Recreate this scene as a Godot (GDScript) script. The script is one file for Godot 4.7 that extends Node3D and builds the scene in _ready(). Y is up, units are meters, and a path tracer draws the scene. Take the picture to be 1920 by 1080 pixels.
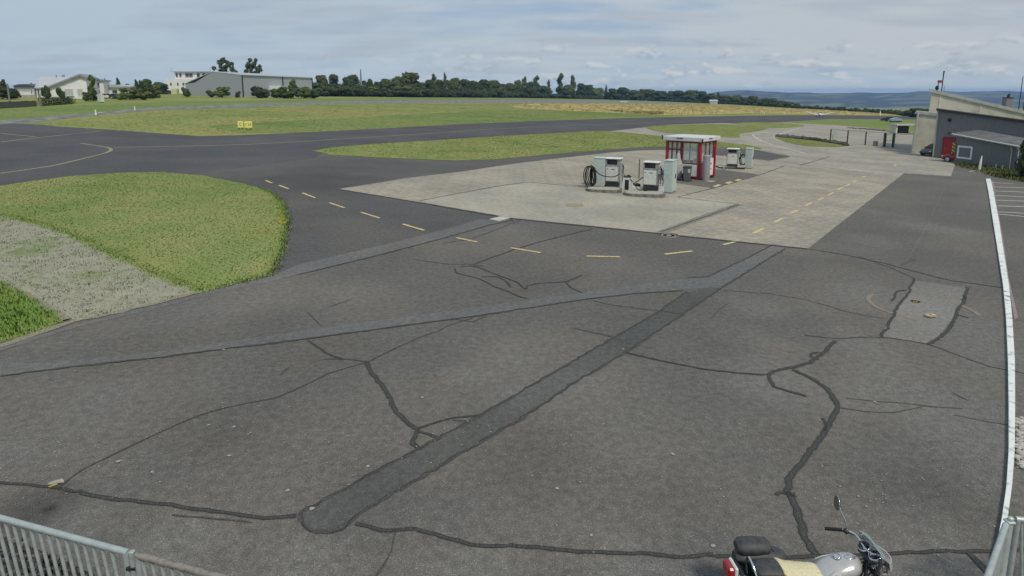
extends Node3D
# A small airfield apron with a fuel station, seen from a mast above a parked motorcycle.
# The apron lies on a plane that falls gently to the east (SLOPE); y is up, metres.

const SLOPE := 0.033
var rng := RandomNumberGenerator.new()
var mats := {}
var names := {}
var tex_cache := {}


func _ready():
	rng.seed = 20250720
	# ---- camera, sky, sun, exposure
	var cam := Camera3D.new()
	cam.name = "camera"
	cam.projection = Camera3D.PROJECTION_FRUSTUM
	cam.near = 0.05
	cam.far = 12000.0
	cam.size = 0.045
	cam.frustum_offset = Vector2(0, -0.006517)
	add_child(cam)
	cam.position = Vector3(0, 5.6, 0)
	cam.rotation_degrees = Vector3(-10, 0, 0)
	cam.current = true
	var env := Environment.new()
	env.background_mode = Environment.BG_SKY
	env.tonemap_mode = Environment.TONE_MAPPER_LINEAR
	env.tonemap_exposure = 1.0
	env.sdfgi_enabled = true
	env.ssao_enabled = true
	env.ssil_enabled = true
	env.fog_enabled = true
	env.fog_density = 0.00012
	env.fog_light_color = Color(0.54, 0.70, 0.92)
	var sky := Sky.new()
	var pano := PanoramaSkyMaterial.new()
	pano.panorama = ImageTexture.create_from_image(sky_image())
	sky.sky_material = pano
	env.sky = sky
	var we := WorldEnvironment.new()
	we.name = "world_environment"
	we.environment = env
	add_child(we)
	var sun := DirectionalLight3D.new()
	sun.name = "sun"
	sun.light_energy = 0.8
	sun.light_angular_distance = 9.0
	sun.light_color = Color(1.0, 0.95, 0.87)
	sun.shadow_enabled = true
	add_child(sun)
	sun.look_at_from_position(Vector3(22, 62, 42), Vector3.ZERO)
	# ---- the place
	make_materials()
	build_land()
	build_paving()
	build_markings()
	build_grass()
	build_trees()
	build_left_buildings()
	build_right_buildings()
	build_fuel_station()
	build_field_things()
	build_near_things()
	build_motorcycle()


# ------------------------------------------------------------------ sky
func sky_color(az: float, el: float, n: FastNoiseLite, n2: FastNoiseLite) -> Color:
	var d := Vector3(sin(az) * cos(el), sin(el), -cos(az) * cos(el))
	var e := maxf(rad_to_deg(el), 0.0)
	var k := clampf(e / 40.0, 0.0, 1.0)
	var blue := Color(0.645, 0.725, 0.80).lerp(Color(0.54, 0.65, 0.785), pow(k, 0.6))
	# high thin sheet, drawn out along the horizon
	var lay := 1.0 / (sin(el) + 0.13)
	var p := Vector2(d.x, d.z) * lay
	var sheet := n.get_noise_3d(p.x * 10.0, p.y * 18.0, 3.0) * 0.65 + n.get_noise_3d(p.x * 27.0, p.y * 60.0, 9.0) * 0.35
	var cover := smoothstep(-0.62, -0.05, sheet)
	cover = lerpf(maxf(cover, 0.45), cover, clampf(e / 6.0, 0.0, 1.0))
	var white := Color(0.725, 0.775, 0.815).lerp(Color(0.75, 0.775, 0.795), smoothstep(-0.3, 0.7, d.x))
	white = white.lerp(Color(0.67, 0.755, 0.82), smoothstep(0.1, -0.75, d.x) * 0.5)
	var c := blue.lerp(white, cover * 0.9)
	var tone := n.get_noise_3d(p.x * 16.0, p.y * 40.0, 40.0)
	c = c.lerp(Color(0.655, 0.70, 0.755), clampf(tone * 1.3, 0.0, 0.6))
	# low cumulus, denser to the right
	if el > 0.004:
		var low := 1.0 - smoothstep(2.6, 4.8, e)
		var right := smoothstep(-0.35, 0.25, sin(az)) * (0.5 + 0.5 * smoothstep(-1.0, 0.2, cos(az)))
		var q := Vector3(d.x * 190.0, e * 10.0, d.z * 190.0)
		var m := n2.get_noise_3d(q.x, q.y, q.z) + 0.35 * n2.get_noise_3d(q.x * 2.3, q.y * 2.3, q.z * 2.3)
		var up := n2.get_noise_3d(q.x + 1.0, q.y + 5.5, q.z) + 0.35 * n2.get_noise_3d(q.x * 2.3 + 2.3, q.y * 2.3 + 8.0, q.z * 2.3)
		var amount := smoothstep(0.02, 0.42, m) * low * (0.15 + 0.85 * right)
		var lit := smoothstep(0.05, 0.55, m - up)
		c = c.lerp(Color(0.585, 0.645, 0.715).lerp(Color(0.86, 0.855, 0.84), lit), amount * 0.55)
	# paler air just above the skyline
	c = c.lerp(Color(0.715, 0.80, 0.85), 0.75 * exp(-e / 0.9))
	if el < 0.0:
		c = Color(0.70, 0.785, 0.835)
	return c


func sky_image() -> Image:
	var n := FastNoiseLite.new()
	n.seed = 11
	n.noise_type = FastNoiseLite.TYPE_SIMPLEX
	n.frequency = 0.035
	n.fractal_octaves = 5
	var n2 := FastNoiseLite.new()
	n2.seed = 42
	n2.noise_type = FastNoiseLite.TYPE_SIMPLEX
	n2.frequency = 0.075
	n2.fractal_octaves = 4
	var im := Image.create(512, 256, false, Image.FORMAT_RGB8)
	for y in 256:
		for x in 512:
			im.set_pixel(x, y, sky_color(wrapf((x + 0.5) / 512.0 * TAU, -PI, PI), PI * 0.5 - (y + 0.5) / 256.0 * PI, n, n2))
	im.resize(4096, 2048, Image.INTERPOLATE_CUBIC)
	for y in range(860, 1030):
		for k in range(-1024, 1024):
			var x := posmod(k, 4096)
			im.set_pixel(x, y, sky_color((k + 0.5) / 4096.0 * TAU, PI * 0.5 - (y + 0.5) / 2048.0 * PI, n, n2))
	return im


# ------------------------------------------------------------------ helpers: nodes
func numbered(called: String) -> String:
	var k: int = names.get(called, -1) + 1
	names[called] = k
	return called if k == 0 else "%s_%03d" % [called, k]


func thing(called: String, label: String, category: String, at := Vector3.ZERO, turn := 0.0, group := "") -> Node3D:
	var o := Node3D.new()
	o.name = numbered(called)
	add_child(o, true)
	o.position = at
	o.rotation.y = turn
	tag(o, label, category, group)
	return o


func tag(o: Node, label: String, category: String, group := "", kind := ""):
	o.set_meta("label", label)
	o.set_meta("category", category)
	if group:
		o.set_meta("group", group)
	if kind:
		o.set_meta("kind", kind)


func obj(called: String, st: SurfaceTool, m: Material, parent: Node = self) -> MeshInstance3D:
	var o := MeshInstance3D.new()
	o.name = numbered(called) if parent == self else called
	o.mesh = st.commit()
	o.material_override = null
	o.mesh.surface_set_material(0, m)
	parent.add_child(o, true)
	return o


func part(called: String, mesh: Mesh, parent: Node, at := Transform3D()) -> MeshInstance3D:
	var o := MeshInstance3D.new()
	o.name = called
	o.mesh = mesh
	o.transform = at
	parent.add_child(o, true)
	return o


func struct(o: Node, label := "", category := "") -> Node:
	o.set_meta("kind", "structure")
	if label:
		o.set_meta("label", label)
		o.set_meta("category", category)
	return o


func dup(o: Node3D, label: String, at: Vector3, turn: float) -> Node3D:
	var c: Node3D = o.duplicate()
	var called := str(o.name)
	if called.length() > 4 and called[-4] == "_" and called.right(3).is_valid_int():
		called = called.left(called.length() - 4)
	c.name = numbered(called)
	add_child(c, true)
	c.position = at
	c.rotation.y = turn
	c.set_meta("label", label)
	return c


# ------------------------------------------------------------------ helpers: land and shapes
func g(x: float, _z := 0.0) -> float:
	return -SLOPE * x


func on(x: float, z: float, lift := 0.0) -> Vector3:
	return Vector3(x, g(x) + lift, z)


func pv(a: Array) -> PackedVector2Array:
	var p := PackedVector2Array()
	for i in range(0, a.size(), 2):
		p.append(Vector2(a[i], a[i + 1]))
	return p


func mb() -> SurfaceTool:
	var st := SurfaceTool.new()
	st.begin(Mesh.PRIMITIVE_TRIANGLES)
	return st


# a flat convex face with the given outward direction
func face(st: SurfaceTool, p: Array, out_dir: Vector3):
	var nn: Vector3 = (p[1] - p[0]).cross(p[2] - p[0])
	if nn.length_squared() < 1e-14 and p.size() > 3:
		nn = (p[2] - p[0]).cross(p[3] - p[0])
	nn = nn.normalized()
	var flip := nn.dot(out_dir) > 0.0
	if not flip:
		nn = -nn
	var u := nn.cross(Vector3.UP if absf(nn.y) < 0.9 else Vector3.RIGHT).normalized()
	var v := nn.cross(u)
	for i in range(1, p.size() - 1):
		var t := [p[0], p[i + 1], p[i]] if flip else [p[0], p[i], p[i + 1]]
		for q in t:
			st.set_normal(nn)
			st.set_uv(Vector2(-u.dot(q), v.dot(q)))
			st.add_vertex(q)


func box(st: SurfaceTool, c: Vector3, size: Vector3, bev := 0.0, turn := Basis()):
	var h := size * 0.5
	bev = minf(bev, minf(h.x, minf(h.y, h.z)) * 0.9)
	var ax := [Vector3.RIGHT, Vector3.UP, Vector3.BACK]
	for a in 3:
		var b := (a + 1) % 3
		var d := (a + 2) % 3
		for s in [-1.0, 1.0]:
			var n: Vector3 = ax[a] * s
			var o: Vector3 = n * h[a]
			var ub: Vector3 = ax[b] * (h[b] - bev)
			var ud: Vector3 = ax[d] * (h[d] - bev)
			face(st, [c + turn * (o - ub - ud), c + turn * (o + ub - ud), c + turn * (o + ub + ud), c + turn * (o - ub + ud)], turn * n)
		if bev > 0.0:
			for s in [-1.0, 1.0]:
				for t in [-1.0, 1.0]:
					var along: Vector3 = ax[a] * (h[a] - bev)
					var p1: Vector3 = ax[b] * s * h[b] + ax[d] * t * (h[d] - bev)
					var p2: Vector3 = ax[b] * s * (h[b] - bev) + ax[d] * t * h[d]
					face(st, [c + turn * (p1 - along), c + turn * (p1 + along), c + turn * (p2 + along), c + turn * (p2 - along)], turn * (ax[b] * s + ax[d] * t))
	if bev > 0.0:
		for sx in [-1.0, 1.0]:
			for sy in [-1.0, 1.0]:
				for sz in [-1.0, 1.0]:
					var s := Vector3(sx, sy, sz)
					face(st, [c + turn * (s * Vector3(h.x, h.y - bev, h.z - bev)), c + turn * (s * Vector3(h.x - bev, h.y, h.z - bev)), c + turn * (s * Vector3(h.x - bev, h.y - bev, h.z))], turn * s)


# a smooth skin over rings of equal length
func loft(st: SurfaceTool, rings: Array, caps := true):
	var m: int = rings[0].size()
	var k := rings.size()
	var mid := []
	for r in rings:
		var c := Vector3.ZERO
		for q in r:
			c += q
		mid.append(c / m)
	var nor := []
	for i in k:
		var row := []
		for j in m:
			var a: Vector3 = rings[mini(i + 1, k - 1)][j] - rings[maxi(i - 1, 0)][j]
			var b: Vector3 = rings[i][(j + 1) % m] - rings[i][(j + m - 1) % m]
			var n := a.cross(b)
			if n.length_squared() < 1e-16:
				n = rings[i][j] - mid[i]
				if n.length_squared() < 1e-16:
					n = mid[i] - mid[1 if i == 0 else i - 1]
			n = n.normalized()
			if n.dot(rings[i][j] - (mid[i] * 0.7 + mid[1 if i == 0 else (k - 2 if i == k - 1 else i)] * 0.3)) < 0.0:
				n = -n
			row.append(n)
		nor.append(row)
	for i in k - 1:
		for j in m:
			var j2 := (j + 1) % m
			var q := [rings[i][j], rings[i + 1][j], rings[i + 1][j2], rings[i][j2]]
			var w := [nor[i][j], nor[i + 1][j], nor[i + 1][j2], nor[i][j2]]
			var uv := [Vector2(float(j) / m, i), Vector2(float(j) / m, i + 1), Vector2((j + 1.0) / m, i + 1), Vector2((j + 1.0) / m, i)]
			var flip: bool = (q[1] - q[0]).cross(q[2] - q[0]).dot(w[0] + w[2]) > 0.0
			for t in [0, 2, 1, 0, 3, 2] if flip else [0, 1, 2, 0, 2, 3]:
				st.set_normal(w[t])
				st.set_uv(uv[t])
				st.add_vertex(q[t])
	if caps:
		for e in [[0, 1], [k - 1, k - 2]]:
			var r: Array = rings[e[0]]
			var dir: Vector3 = mid[e[0]] - mid[e[1]]
			for j in range(1, m - 1):
				if (r[j] - r[0]).cross(r[j + 1] - r[0]).length_squared() > 1e-14:
					face(st, [r[0], r[j], r[j + 1]], dir)


func ring(c: Vector3, u: Vector3, v: Vector3, n := 10) -> Array:
	var a := []
	for i in n:
		a.append(c + u * cos(TAU * i / n) + v * sin(TAU * i / n))
	return a


# a pipe through points; r is one radius or one for each point
func tube(st: SurfaceTool, p: Array, r, n := 8, caps := true):
	var rings := []
	var u := Vector3.ZERO
	for i in p.size():
		var t: Vector3 = (p[mini(i + 1, p.size() - 1)] - p[maxi(i - 1, 0)]).normalized()
		if u == Vector3.ZERO:
			u = t.cross(Vector3.UP if absf(t.y) < 0.9 else Vector3.RIGHT).normalized()
		u = (u - t * u.dot(t)).normalized()
		var rr: float = r[i] if r is Array else r
		rings.append(ring(p[i], u * rr, t.cross(u) * rr, n))
	loft(st, rings, caps)


func curve(p: Array, steps := 6) -> Array:
	var out := []
	for i in p.size() - 1:
		var a: Vector3 = p[maxi(i - 1, 0)]
		var d: Vector3 = p[mini(i + 2, p.size() - 1)]
		for k in steps:
			out.append((p[i] as Vector3).cubic_interpolate(p[i + 1], a, d, float(k) / steps))
	out.append(p[-1])
	return out


# turned shape: prof holds radius, height pairs along the axis of xf's y
func lathe(st: SurfaceTool, xf: Transform3D, prof: Array, n := 16, caps := true):
	var rings := []
	for q in prof:
		rings.append(ring(xf * Vector3(0, q[1], 0), xf.basis.x * maxf(q[0], 0.0005), xf.basis.z * maxf(q[0], 0.0005), n))
	loft(st, rings, caps)


func egg(st: SurfaceTool, c: Vector3, rad: Vector3, n := 12, k := 8, turn := Basis()):
	var rings := []
	for i in k + 1:
		var a := PI * i / k
		var s := maxf(sin(a), 0.004)
		rings.append(ring(c + turn * Vector3(-cos(a) * rad.x, 0, 0), turn * Vector3(0, rad.y * s, 0), turn * Vector3(0, 0, rad.z * s), n))
	loft(st, rings, false)


# an outline in x, y pushed from z0 to z1
func prism(st: SurfaceTool, poly: Array, z0: float, z1: float, xf := Transform3D()):
	var p := PackedVector2Array()
	for q in poly:
		p.append(Vector2(q[0], q[1]))
	var cw := Geometry2D.is_polygon_clockwise(p)
	var tri := Geometry2D.triangulate_polygon(p)
	for z in [z0, z1]:
		var dir: Vector3 = xf.basis * Vector3(0, 0, signf(z - (z0 + z1 - z)))
		for i in range(0, tri.size(), 3):
			face(st, [xf * Vector3(p[tri[i]].x, p[tri[i]].y, z), xf * Vector3(p[tri[i + 1]].x, p[tri[i + 1]].y, z), xf * Vector3(p[tri[i + 2]].x, p[tri[i + 2]].y, z)], dir)
	for i in p.size():
		var a := p[i]
		var b := p[(i + 1) % p.size()]
		var n2 := Vector2(b.y - a.y, a.x - b.x) * (-1.0 if cw else 1.0)
		if a.distance_squared_to(b) > 1e-10:
			face(st, [xf * Vector3(a.x, a.y, z0), xf * Vector3(b.x, b.y, z0), xf * Vector3(b.x, b.y, z1), xf * Vector3(a.x, a.y, z1)], xf.basis * Vector3(n2.x, n2.y, 0))


# a sheet lying on the land, with a thickness shown at its rim when skirt > 0
func sheet(called: String, p: PackedVector2Array, lift: float, m: Material, parent: Node = self, skirt := 0.0) -> MeshInstance3D:
	var st := mb()
	sheet_into(st, p, lift, skirt)
	return obj(called, st, m, parent)


func sheet_into(st: SurfaceTool, p: PackedVector2Array, lift: float, skirt := 0.0):
	var tri := Geometry2D.triangulate_polygon(p)
	var n := Vector3(SLOPE, 1, 0).normalized()
	for i in range(0, tri.size(), 3):
		var a := p[tri[i]]
		var b := p[tri[i + 1]]
		var c := p[tri[i + 2]]
		var order := [a, b, c] if (b - a).cross(c - a) > 0.0 else [a, c, b]
		for q in order:
			st.set_normal(n)
			st.set_uv(q)
			st.set_uv2(q)
			st.add_vertex(on(q.x, q.y, lift))
	if skirt > 0.0:
		var cw := Geometry2D.is_polygon_clockwise(p)
		for i in p.size():
			var a := p[i]
			var b := p[(i + 1) % p.size()]
			var o := Vector2(b.y - a.y, a.x - b.x) * (-1.0 if cw else 1.0)
			var wall := [on(a.x, a.y, lift), on(b.x, b.y, lift), on(b.x, b.y, lift - skirt), on(a.x, a.y, lift - skirt)]
			var k := Vector3(o.x, 0, o.y).normalized()
			var turned: bool = (wall[1] - wall[0]).cross(wall[2] - wall[0]).dot(k) > 0.0
			for t in [0, 2, 1, 0, 3, 2] if turned else [0, 1, 2, 0, 2, 3]:
				st.set_normal(k)
				st.set_uv(Vector2(wall[t].x + wall[t].y, wall[t].z))
				st.set_uv2(Vector2(wall[t].x, wall[t].z))
				st.add_vertex(wall[t])


# smooth a line and space its points evenly, with a little wander
func dense(p: PackedVector2Array, step: float, wander := 0.0, closed := false) -> PackedVector2Array:
	var c := Curve2D.new()
	var n := p.size()
	for i in (n + 1 if closed else n):
		var q := p[i % n]
		var a := p[(i + n - 1) % n] if closed else p[maxi(i - 1, 0)]
		var b := p[(i + 1) % n] if closed else p[mini(i + 1, n - 1)]
		var t := (b - a) / 6.0
		var before := q.distance_to(a) * 0.33
		var after := q.distance_to(b) * 0.33
		c.add_point(q, -t.limit_length(before), t.limit_length(after))
	var total := c.get_baked_length()
	var k := maxi(2, int(total / step))
	var out := PackedVector2Array()
	for i in (k if closed else k + 1):
		var q := c.sample_baked(total * i / k)
		out.append(q + Vector2(rng.randf_range(-wander, wander), rng.randf_range(-wander, wander)))
	return out


# a band of varying width along a line on the land
func band_into(st: SurfaceTool, p: PackedVector2Array, w: float, lift: float, rough := 0.0):
	var n := Vector3(SLOPE, 1, 0).normalized()
	var left := []
	var right := []
	for i in p.size():
		var t := (p[mini(i + 1, p.size() - 1)] - p[maxi(i - 1, 0)]).normalized()
		var o := Vector2(-t.y, t.x)
		left.append(p[i] + o * w * 0.5 * (1.0 + rng.randf_range(-rough, rough)))
		right.append(p[i] - o * w * 0.5 * (1.0 + rng.randf_range(-rough, rough)))
	for i in p.size() - 1:
		for tri in [[left[i], left[i + 1], right[i]], [left[i + 1], right[i + 1], right[i]]]:
			var order: Array = tri if (tri[1] - tri[0]).cross(tri[2] - tri[0]) > 0.0 else [tri[0], tri[2], tri[1]]
			for q in order:
				st.set_normal(n)
				st.set_uv(q)
				st.set_uv2(q)
				st.add_vertex(on(q.x, q.y, lift))


func dashes(called: String, a: Array, w: float, lift: float, m: Material, parent: Node):
	for i in range(0, a.size(), 4):
		var st := mb()
		band_into(st, dense(PackedVector2Array([Vector2(a[i], a[i + 1]), Vector2(a[i + 2], a[i + 3])]), 0.25), w, lift, 0.12)
		obj(called, st, m, parent)


func lettering(called: String, words: String, size: float, m: Material, parent: Node, at: Transform3D, thick := 0.006):
	var t := TextMesh.new()
	t.text = words
	t.font = SystemFont.new()
	(t.font as SystemFont).font_names = PackedStringArray(["Droid Sans"])
	t.font_size = 32
	t.pixel_size = size / 32.0
	t.depth = thick
	t.material = m
	return part(called, t, parent, at)


# ------------------------------------------------------------------ helpers: materials
func noise_tex(key: String, size: int, freq: float, oct: int, ramp: Array, kind := FastNoiseLite.TYPE_SIMPLEX_SMOOTH, bump := 0.0) -> Texture2D:
	if tex_cache.has(key):
		return tex_cache[key]
	var n := FastNoiseLite.new()
	n.seed = key.hash() % 10000
	n.noise_type = kind
	n.frequency = freq
	n.fractal_octaves = oct
	var im: Image = n.get_seamless_image(size, size, false, false, 0.2, true)
	if bump > 0.0:
		im.convert(Image.FORMAT_RGBA8)
		im.bump_map_to_normal_map(bump)
	else:
		var grad := Gradient.new()
		var offs := PackedFloat32Array()
		var cols := PackedColorArray()
		for q in ramp:
			offs.append(q[0])
			cols.append(q[1])
		grad.offsets = offs
		grad.colors = cols
		var lut := []
		for i in 256:
			lut.append(grad.sample(i / 255.0))
		var data := im.get_data()
		var bytes := PackedByteArray()
		bytes.resize(size * size * 3)
		for i in size * size:
			var c: Color = lut[data[i]]
			bytes[i * 3] = c.r8
			bytes[i * 3 + 1] = c.g8
			bytes[i * 3 + 2] = c.b8
		im = Image.create_from_data(size, size, false, Image.FORMAT_RGB8, bytes)
	var t := ImageTexture.create_from_image(im)
	tex_cache[key] = t
	return t


func lin(r: float, gg: float, b: float) -> Color:
	return Color(r, gg, b).linear_to_srgb()


# grain around a base colour: rows of offset and factor
func grain(c: Color, rows: Array) -> Array:
	var out := []
	for q in rows:
		out.append([q[0], Color(minf(c.r * q[1], 1), minf(c.g * q[1], 1), minf(c.b * q[1], 1))])
	return out


func mat(key: String, c: Color, rough := 0.8, metal := 0.0) -> StandardMaterial3D:
	if mats.has(key):
		return mats[key]
	var m := StandardMaterial3D.new()
	m.resource_name = key
	m.albedo_color = c
	m.roughness = rough
	m.metallic = metal
	mats[key] = m
	return m


func ground_mat(key: String, tex: Texture2D, metres: float, rough: float, over: Texture2D = null, over_metres := 60.0, bump: Texture2D = null, bump_scale := 1.0) -> StandardMaterial3D:
	var m := mat(key, Color.WHITE, rough)
	m.albedo_texture = tex
	m.metallic_specular = 0.2
	m.uv1_scale = Vector3(1.0 / metres, 1.0 / metres, 1)
	if over:
		m.detail_enabled = true
		m.detail_albedo = over
		m.detail_blend_mode = BaseMaterial3D.BLEND_MODE_MUL
		m.detail_uv_layer = BaseMaterial3D.DETAIL_UV_2
		m.uv2_scale = Vector3(1.0 / over_metres, 1.0 / over_metres, 1)
	if bump:
		m.normal_enabled = true
		m.normal_texture = bump
		m.normal_scale = bump_scale
	return m


# painted or cast surface with faint mottling and streaks, in its own axes
func skin(key: String, c: Color, rough := 0.5, metal := 0.0, vary := 0.12, metres := 1.5) -> StandardMaterial3D:
	if mats.has(key):
		return mats[key]
	var m := mat(key, c, rough, metal)
	m.albedo_texture = noise_tex("skin%.2f" % vary, 256, 0.012, 5, [[0.0, Color(1, 1, 1) * (1.0 - vary)], [0.45, Color(1, 1, 1) * (1.0 - vary * 0.3)], [1.0, Color.WHITE]])
	m.uv1_triplanar = true
	m.uv1_scale = Vector3.ONE / metres
	return m


func plain(key: String) -> StandardMaterial3D:
	return mats[key]


func glass_mat() -> StandardMaterial3D:
	var m := mat("glass", Color(0.75, 0.83, 0.83, 0.16), 0.03)
	m.transparency = BaseMaterial3D.TRANSPARENCY_ALPHA
	m.metallic_specular = 0.5
	return m


func wear_image() -> Texture2D:
	# large soft blotches of old asphalt: 128 m a side, 12 cm to a pixel, centred on the camera's foot
	var n := FastNoiseLite.new()
	n.seed = 77
	n.noise_type = FastNoiseLite.TYPE_SIMPLEX_SMOOTH
	n.frequency = 0.012
	n.fractal_octaves = 6
	n.fractal_gain = 0.55
	var im: Image = n.get_seamless_image(1024, 1024, false, false, 0.1, true)
	var data := im.get_data()
	var bytes := PackedByteArray()
	bytes.resize(1024 * 1024 * 3)
	for i in 1024 * 1024:
		var v := 0.93 + 0.17 * (data[i] / 255.0 - 0.5)
		var warm := 0.008 * sin(data[i] * 0.05)
		bytes[i * 3] = int(255.0 * clampf(v + warm, 0, 1))
		bytes[i * 3 + 1] = int(255.0 * clampf(v, 0, 1))
		bytes[i * 3 + 2] = int(255.0 * clampf(v - warm, 0, 1))
	im = Image.create_from_data(1024, 1024, false, Image.FORMAT_RGB8, bytes)
	# old spills and scrubbed spots: x, z, radius, factor
	var spills := [[-6.2, -7.7, 0.2, 0.72], [-4.3, -7.0, 0.8, 1.09], [-2.6, -6.8, 0.8, 1.08], [-0.6, -6.8, 0.8, 1.09], [1.4, -6.8, 0.9, 1.09], [4.8, -7.0, 0.7, 1.08], [-5.7, -7.3, 0.6, 1.08], [5.1, -12.5, 1.6, 1.06], [4.9, -14.2, 1.6, 0.95], [6.5, -12.1, 2.6, 1.05], [5.6, -8.8, 1.3, 0.91], [-7.7, -13.2, 2.0, 0.95], [-6.4, -7.5, 0.9, 0.86], [-6.2, -7.7, 0.5, 0.91], [1.3, -10.1, 2.6, 1.03], [-2.0, -8.4, 1.3, 0.95], [0.4, -12.2, 3.0, 1.02], [6.4, -9.6, 1.6, 0.93], [-4.1, -9.8, 2.0, 0.97], [-9.7, -15.9, 2.5, 0.95], [-10.9, -25.2, 5.0, 0.94], [-11.4, -37.6, 7.0, 0.93], [3.8, -14.8, 2.0, 1.02], [20.3, -30.2, 4.0, 1.02], [8.2, -14.2, 1.4, 1.07], [2.2, -8.3, 1.0, 0.95], [6.4, -8.2, 1.0, 0.93]]
	var r0 := RandomNumberGenerator.new()
	r0.seed = 4711
	for i in 70:
		var d := r0.randf_range(9.0, 42.0)
		var oily := r0.randf() < 0.6
		spills.append([r0.randf_range(-0.6, 0.75) * d, -d, r0.randf_range(0.6, 2.2), r0.randf_range(0.95, 0.98) if oily else r0.randf_range(1.03, 1.08)])
	for s in spills:
		var r: int = int(s[2] * 8.0)
		var cx := int(s[0] * 8.0)
		var cz := int(s[1] * 8.0)
		for y in range(-r, r + 1):
			for x in range(-r, r + 1):
				var d := sqrt(x * x + y * y * 0.6) / r + 0.35 * n.get_noise_2d(x * 6.0 + s[0] * 90.0, y * 6.0)
				if d < 1.0:
					var px := posmod(cx + x, 1024)
					var py := posmod(cz + y, 1024)
					var f: float = lerpf(s[3], 1.0, smoothstep(0.1, 1.0, d))
					var c := im.get_pixel(px, py)
					im.set_pixel(px, py, Color(minf(c.r * f, 1), minf(c.g * f, 1), minf(c.b * f, 1)))
	return ImageTexture.create_from_image(im)


# mixed aggregate: every grain its own tone, with a few pale and dark chips, over a soft mottle
func aggregate(key: String, base: Color, spread: float, chips: float) -> Texture2D:
	if tex_cache.has(key):
		return tex_cache[key]
	var n := FastNoiseLite.new()
	n.seed = key.hash() % 1000
	n.frequency = 0.03
	n.fractal_octaves = 4
	var soft: Image = n.get_seamless_image(512, 512, false, false, 0.2, true)
	var data := soft.get_data()
	var bytes := PackedByteArray()
	bytes.resize(512 * 512 * 3)
	var r := RandomNumberGenerator.new()
	r.seed = 7000 + key.hash() % 1000
	var last := 1.0
	for i in 512 * 512:
		var f := 0.9 + 0.2 * data[i] / 255.0
		last = lerpf(last, 1.0 + r.randfn() * spread, 0.7)
		f *= last
		var k := r.randf()
		if k < chips:
			f *= 1.5 + r.randf() * 0.5
		elif k > 1.0 - chips * 2.0:
			f *= 0.6
		var w := r.randf_range(-0.012, 0.012)
		bytes[i * 3] = int(clampf((base.r + w) * f, 0, 1) * 255.0)
		bytes[i * 3 + 1] = int(clampf(base.g * f, 0, 1) * 255.0)
		bytes[i * 3 + 2] = int(clampf((base.b - w) * f, 0, 1) * 255.0)
	var t := ImageTexture.create_from_image(Image.create_from_data(512, 512, false, Image.FORMAT_RGB8, bytes))
	tex_cache[key] = t
	return t


func paver_image(base: Color) -> Texture2D:
	# herringbone would be finer than the picture shows: running courses of 20 x 10 cm blocks, 1.6 m a side
	var im := Image.create(256, 256, false, Image.FORMAT_RGB8)
	var tone := {}
	for y in 256:
		for x in 256:
			var row := y / 16
			var xx := posmod(x + (16 if row % 2 else 0), 256)
			var col := xx / 32
			var k := row * 8 + col
			if not tone.has(k):
				tone[k] = rng.randf_range(0.9, 1.08)
			var f: float = tone[k] * rng.randf_range(0.95, 1.05)
			if y % 16 < 1 or xx % 32 < 1:
				f *= 0.62
			im.set_pixel(x, y, Color(minf(base.r * f, 1), minf(base.g * f, 1), minf(base.b * f, 1)))
	return ImageTexture.create_from_image(im)


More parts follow.
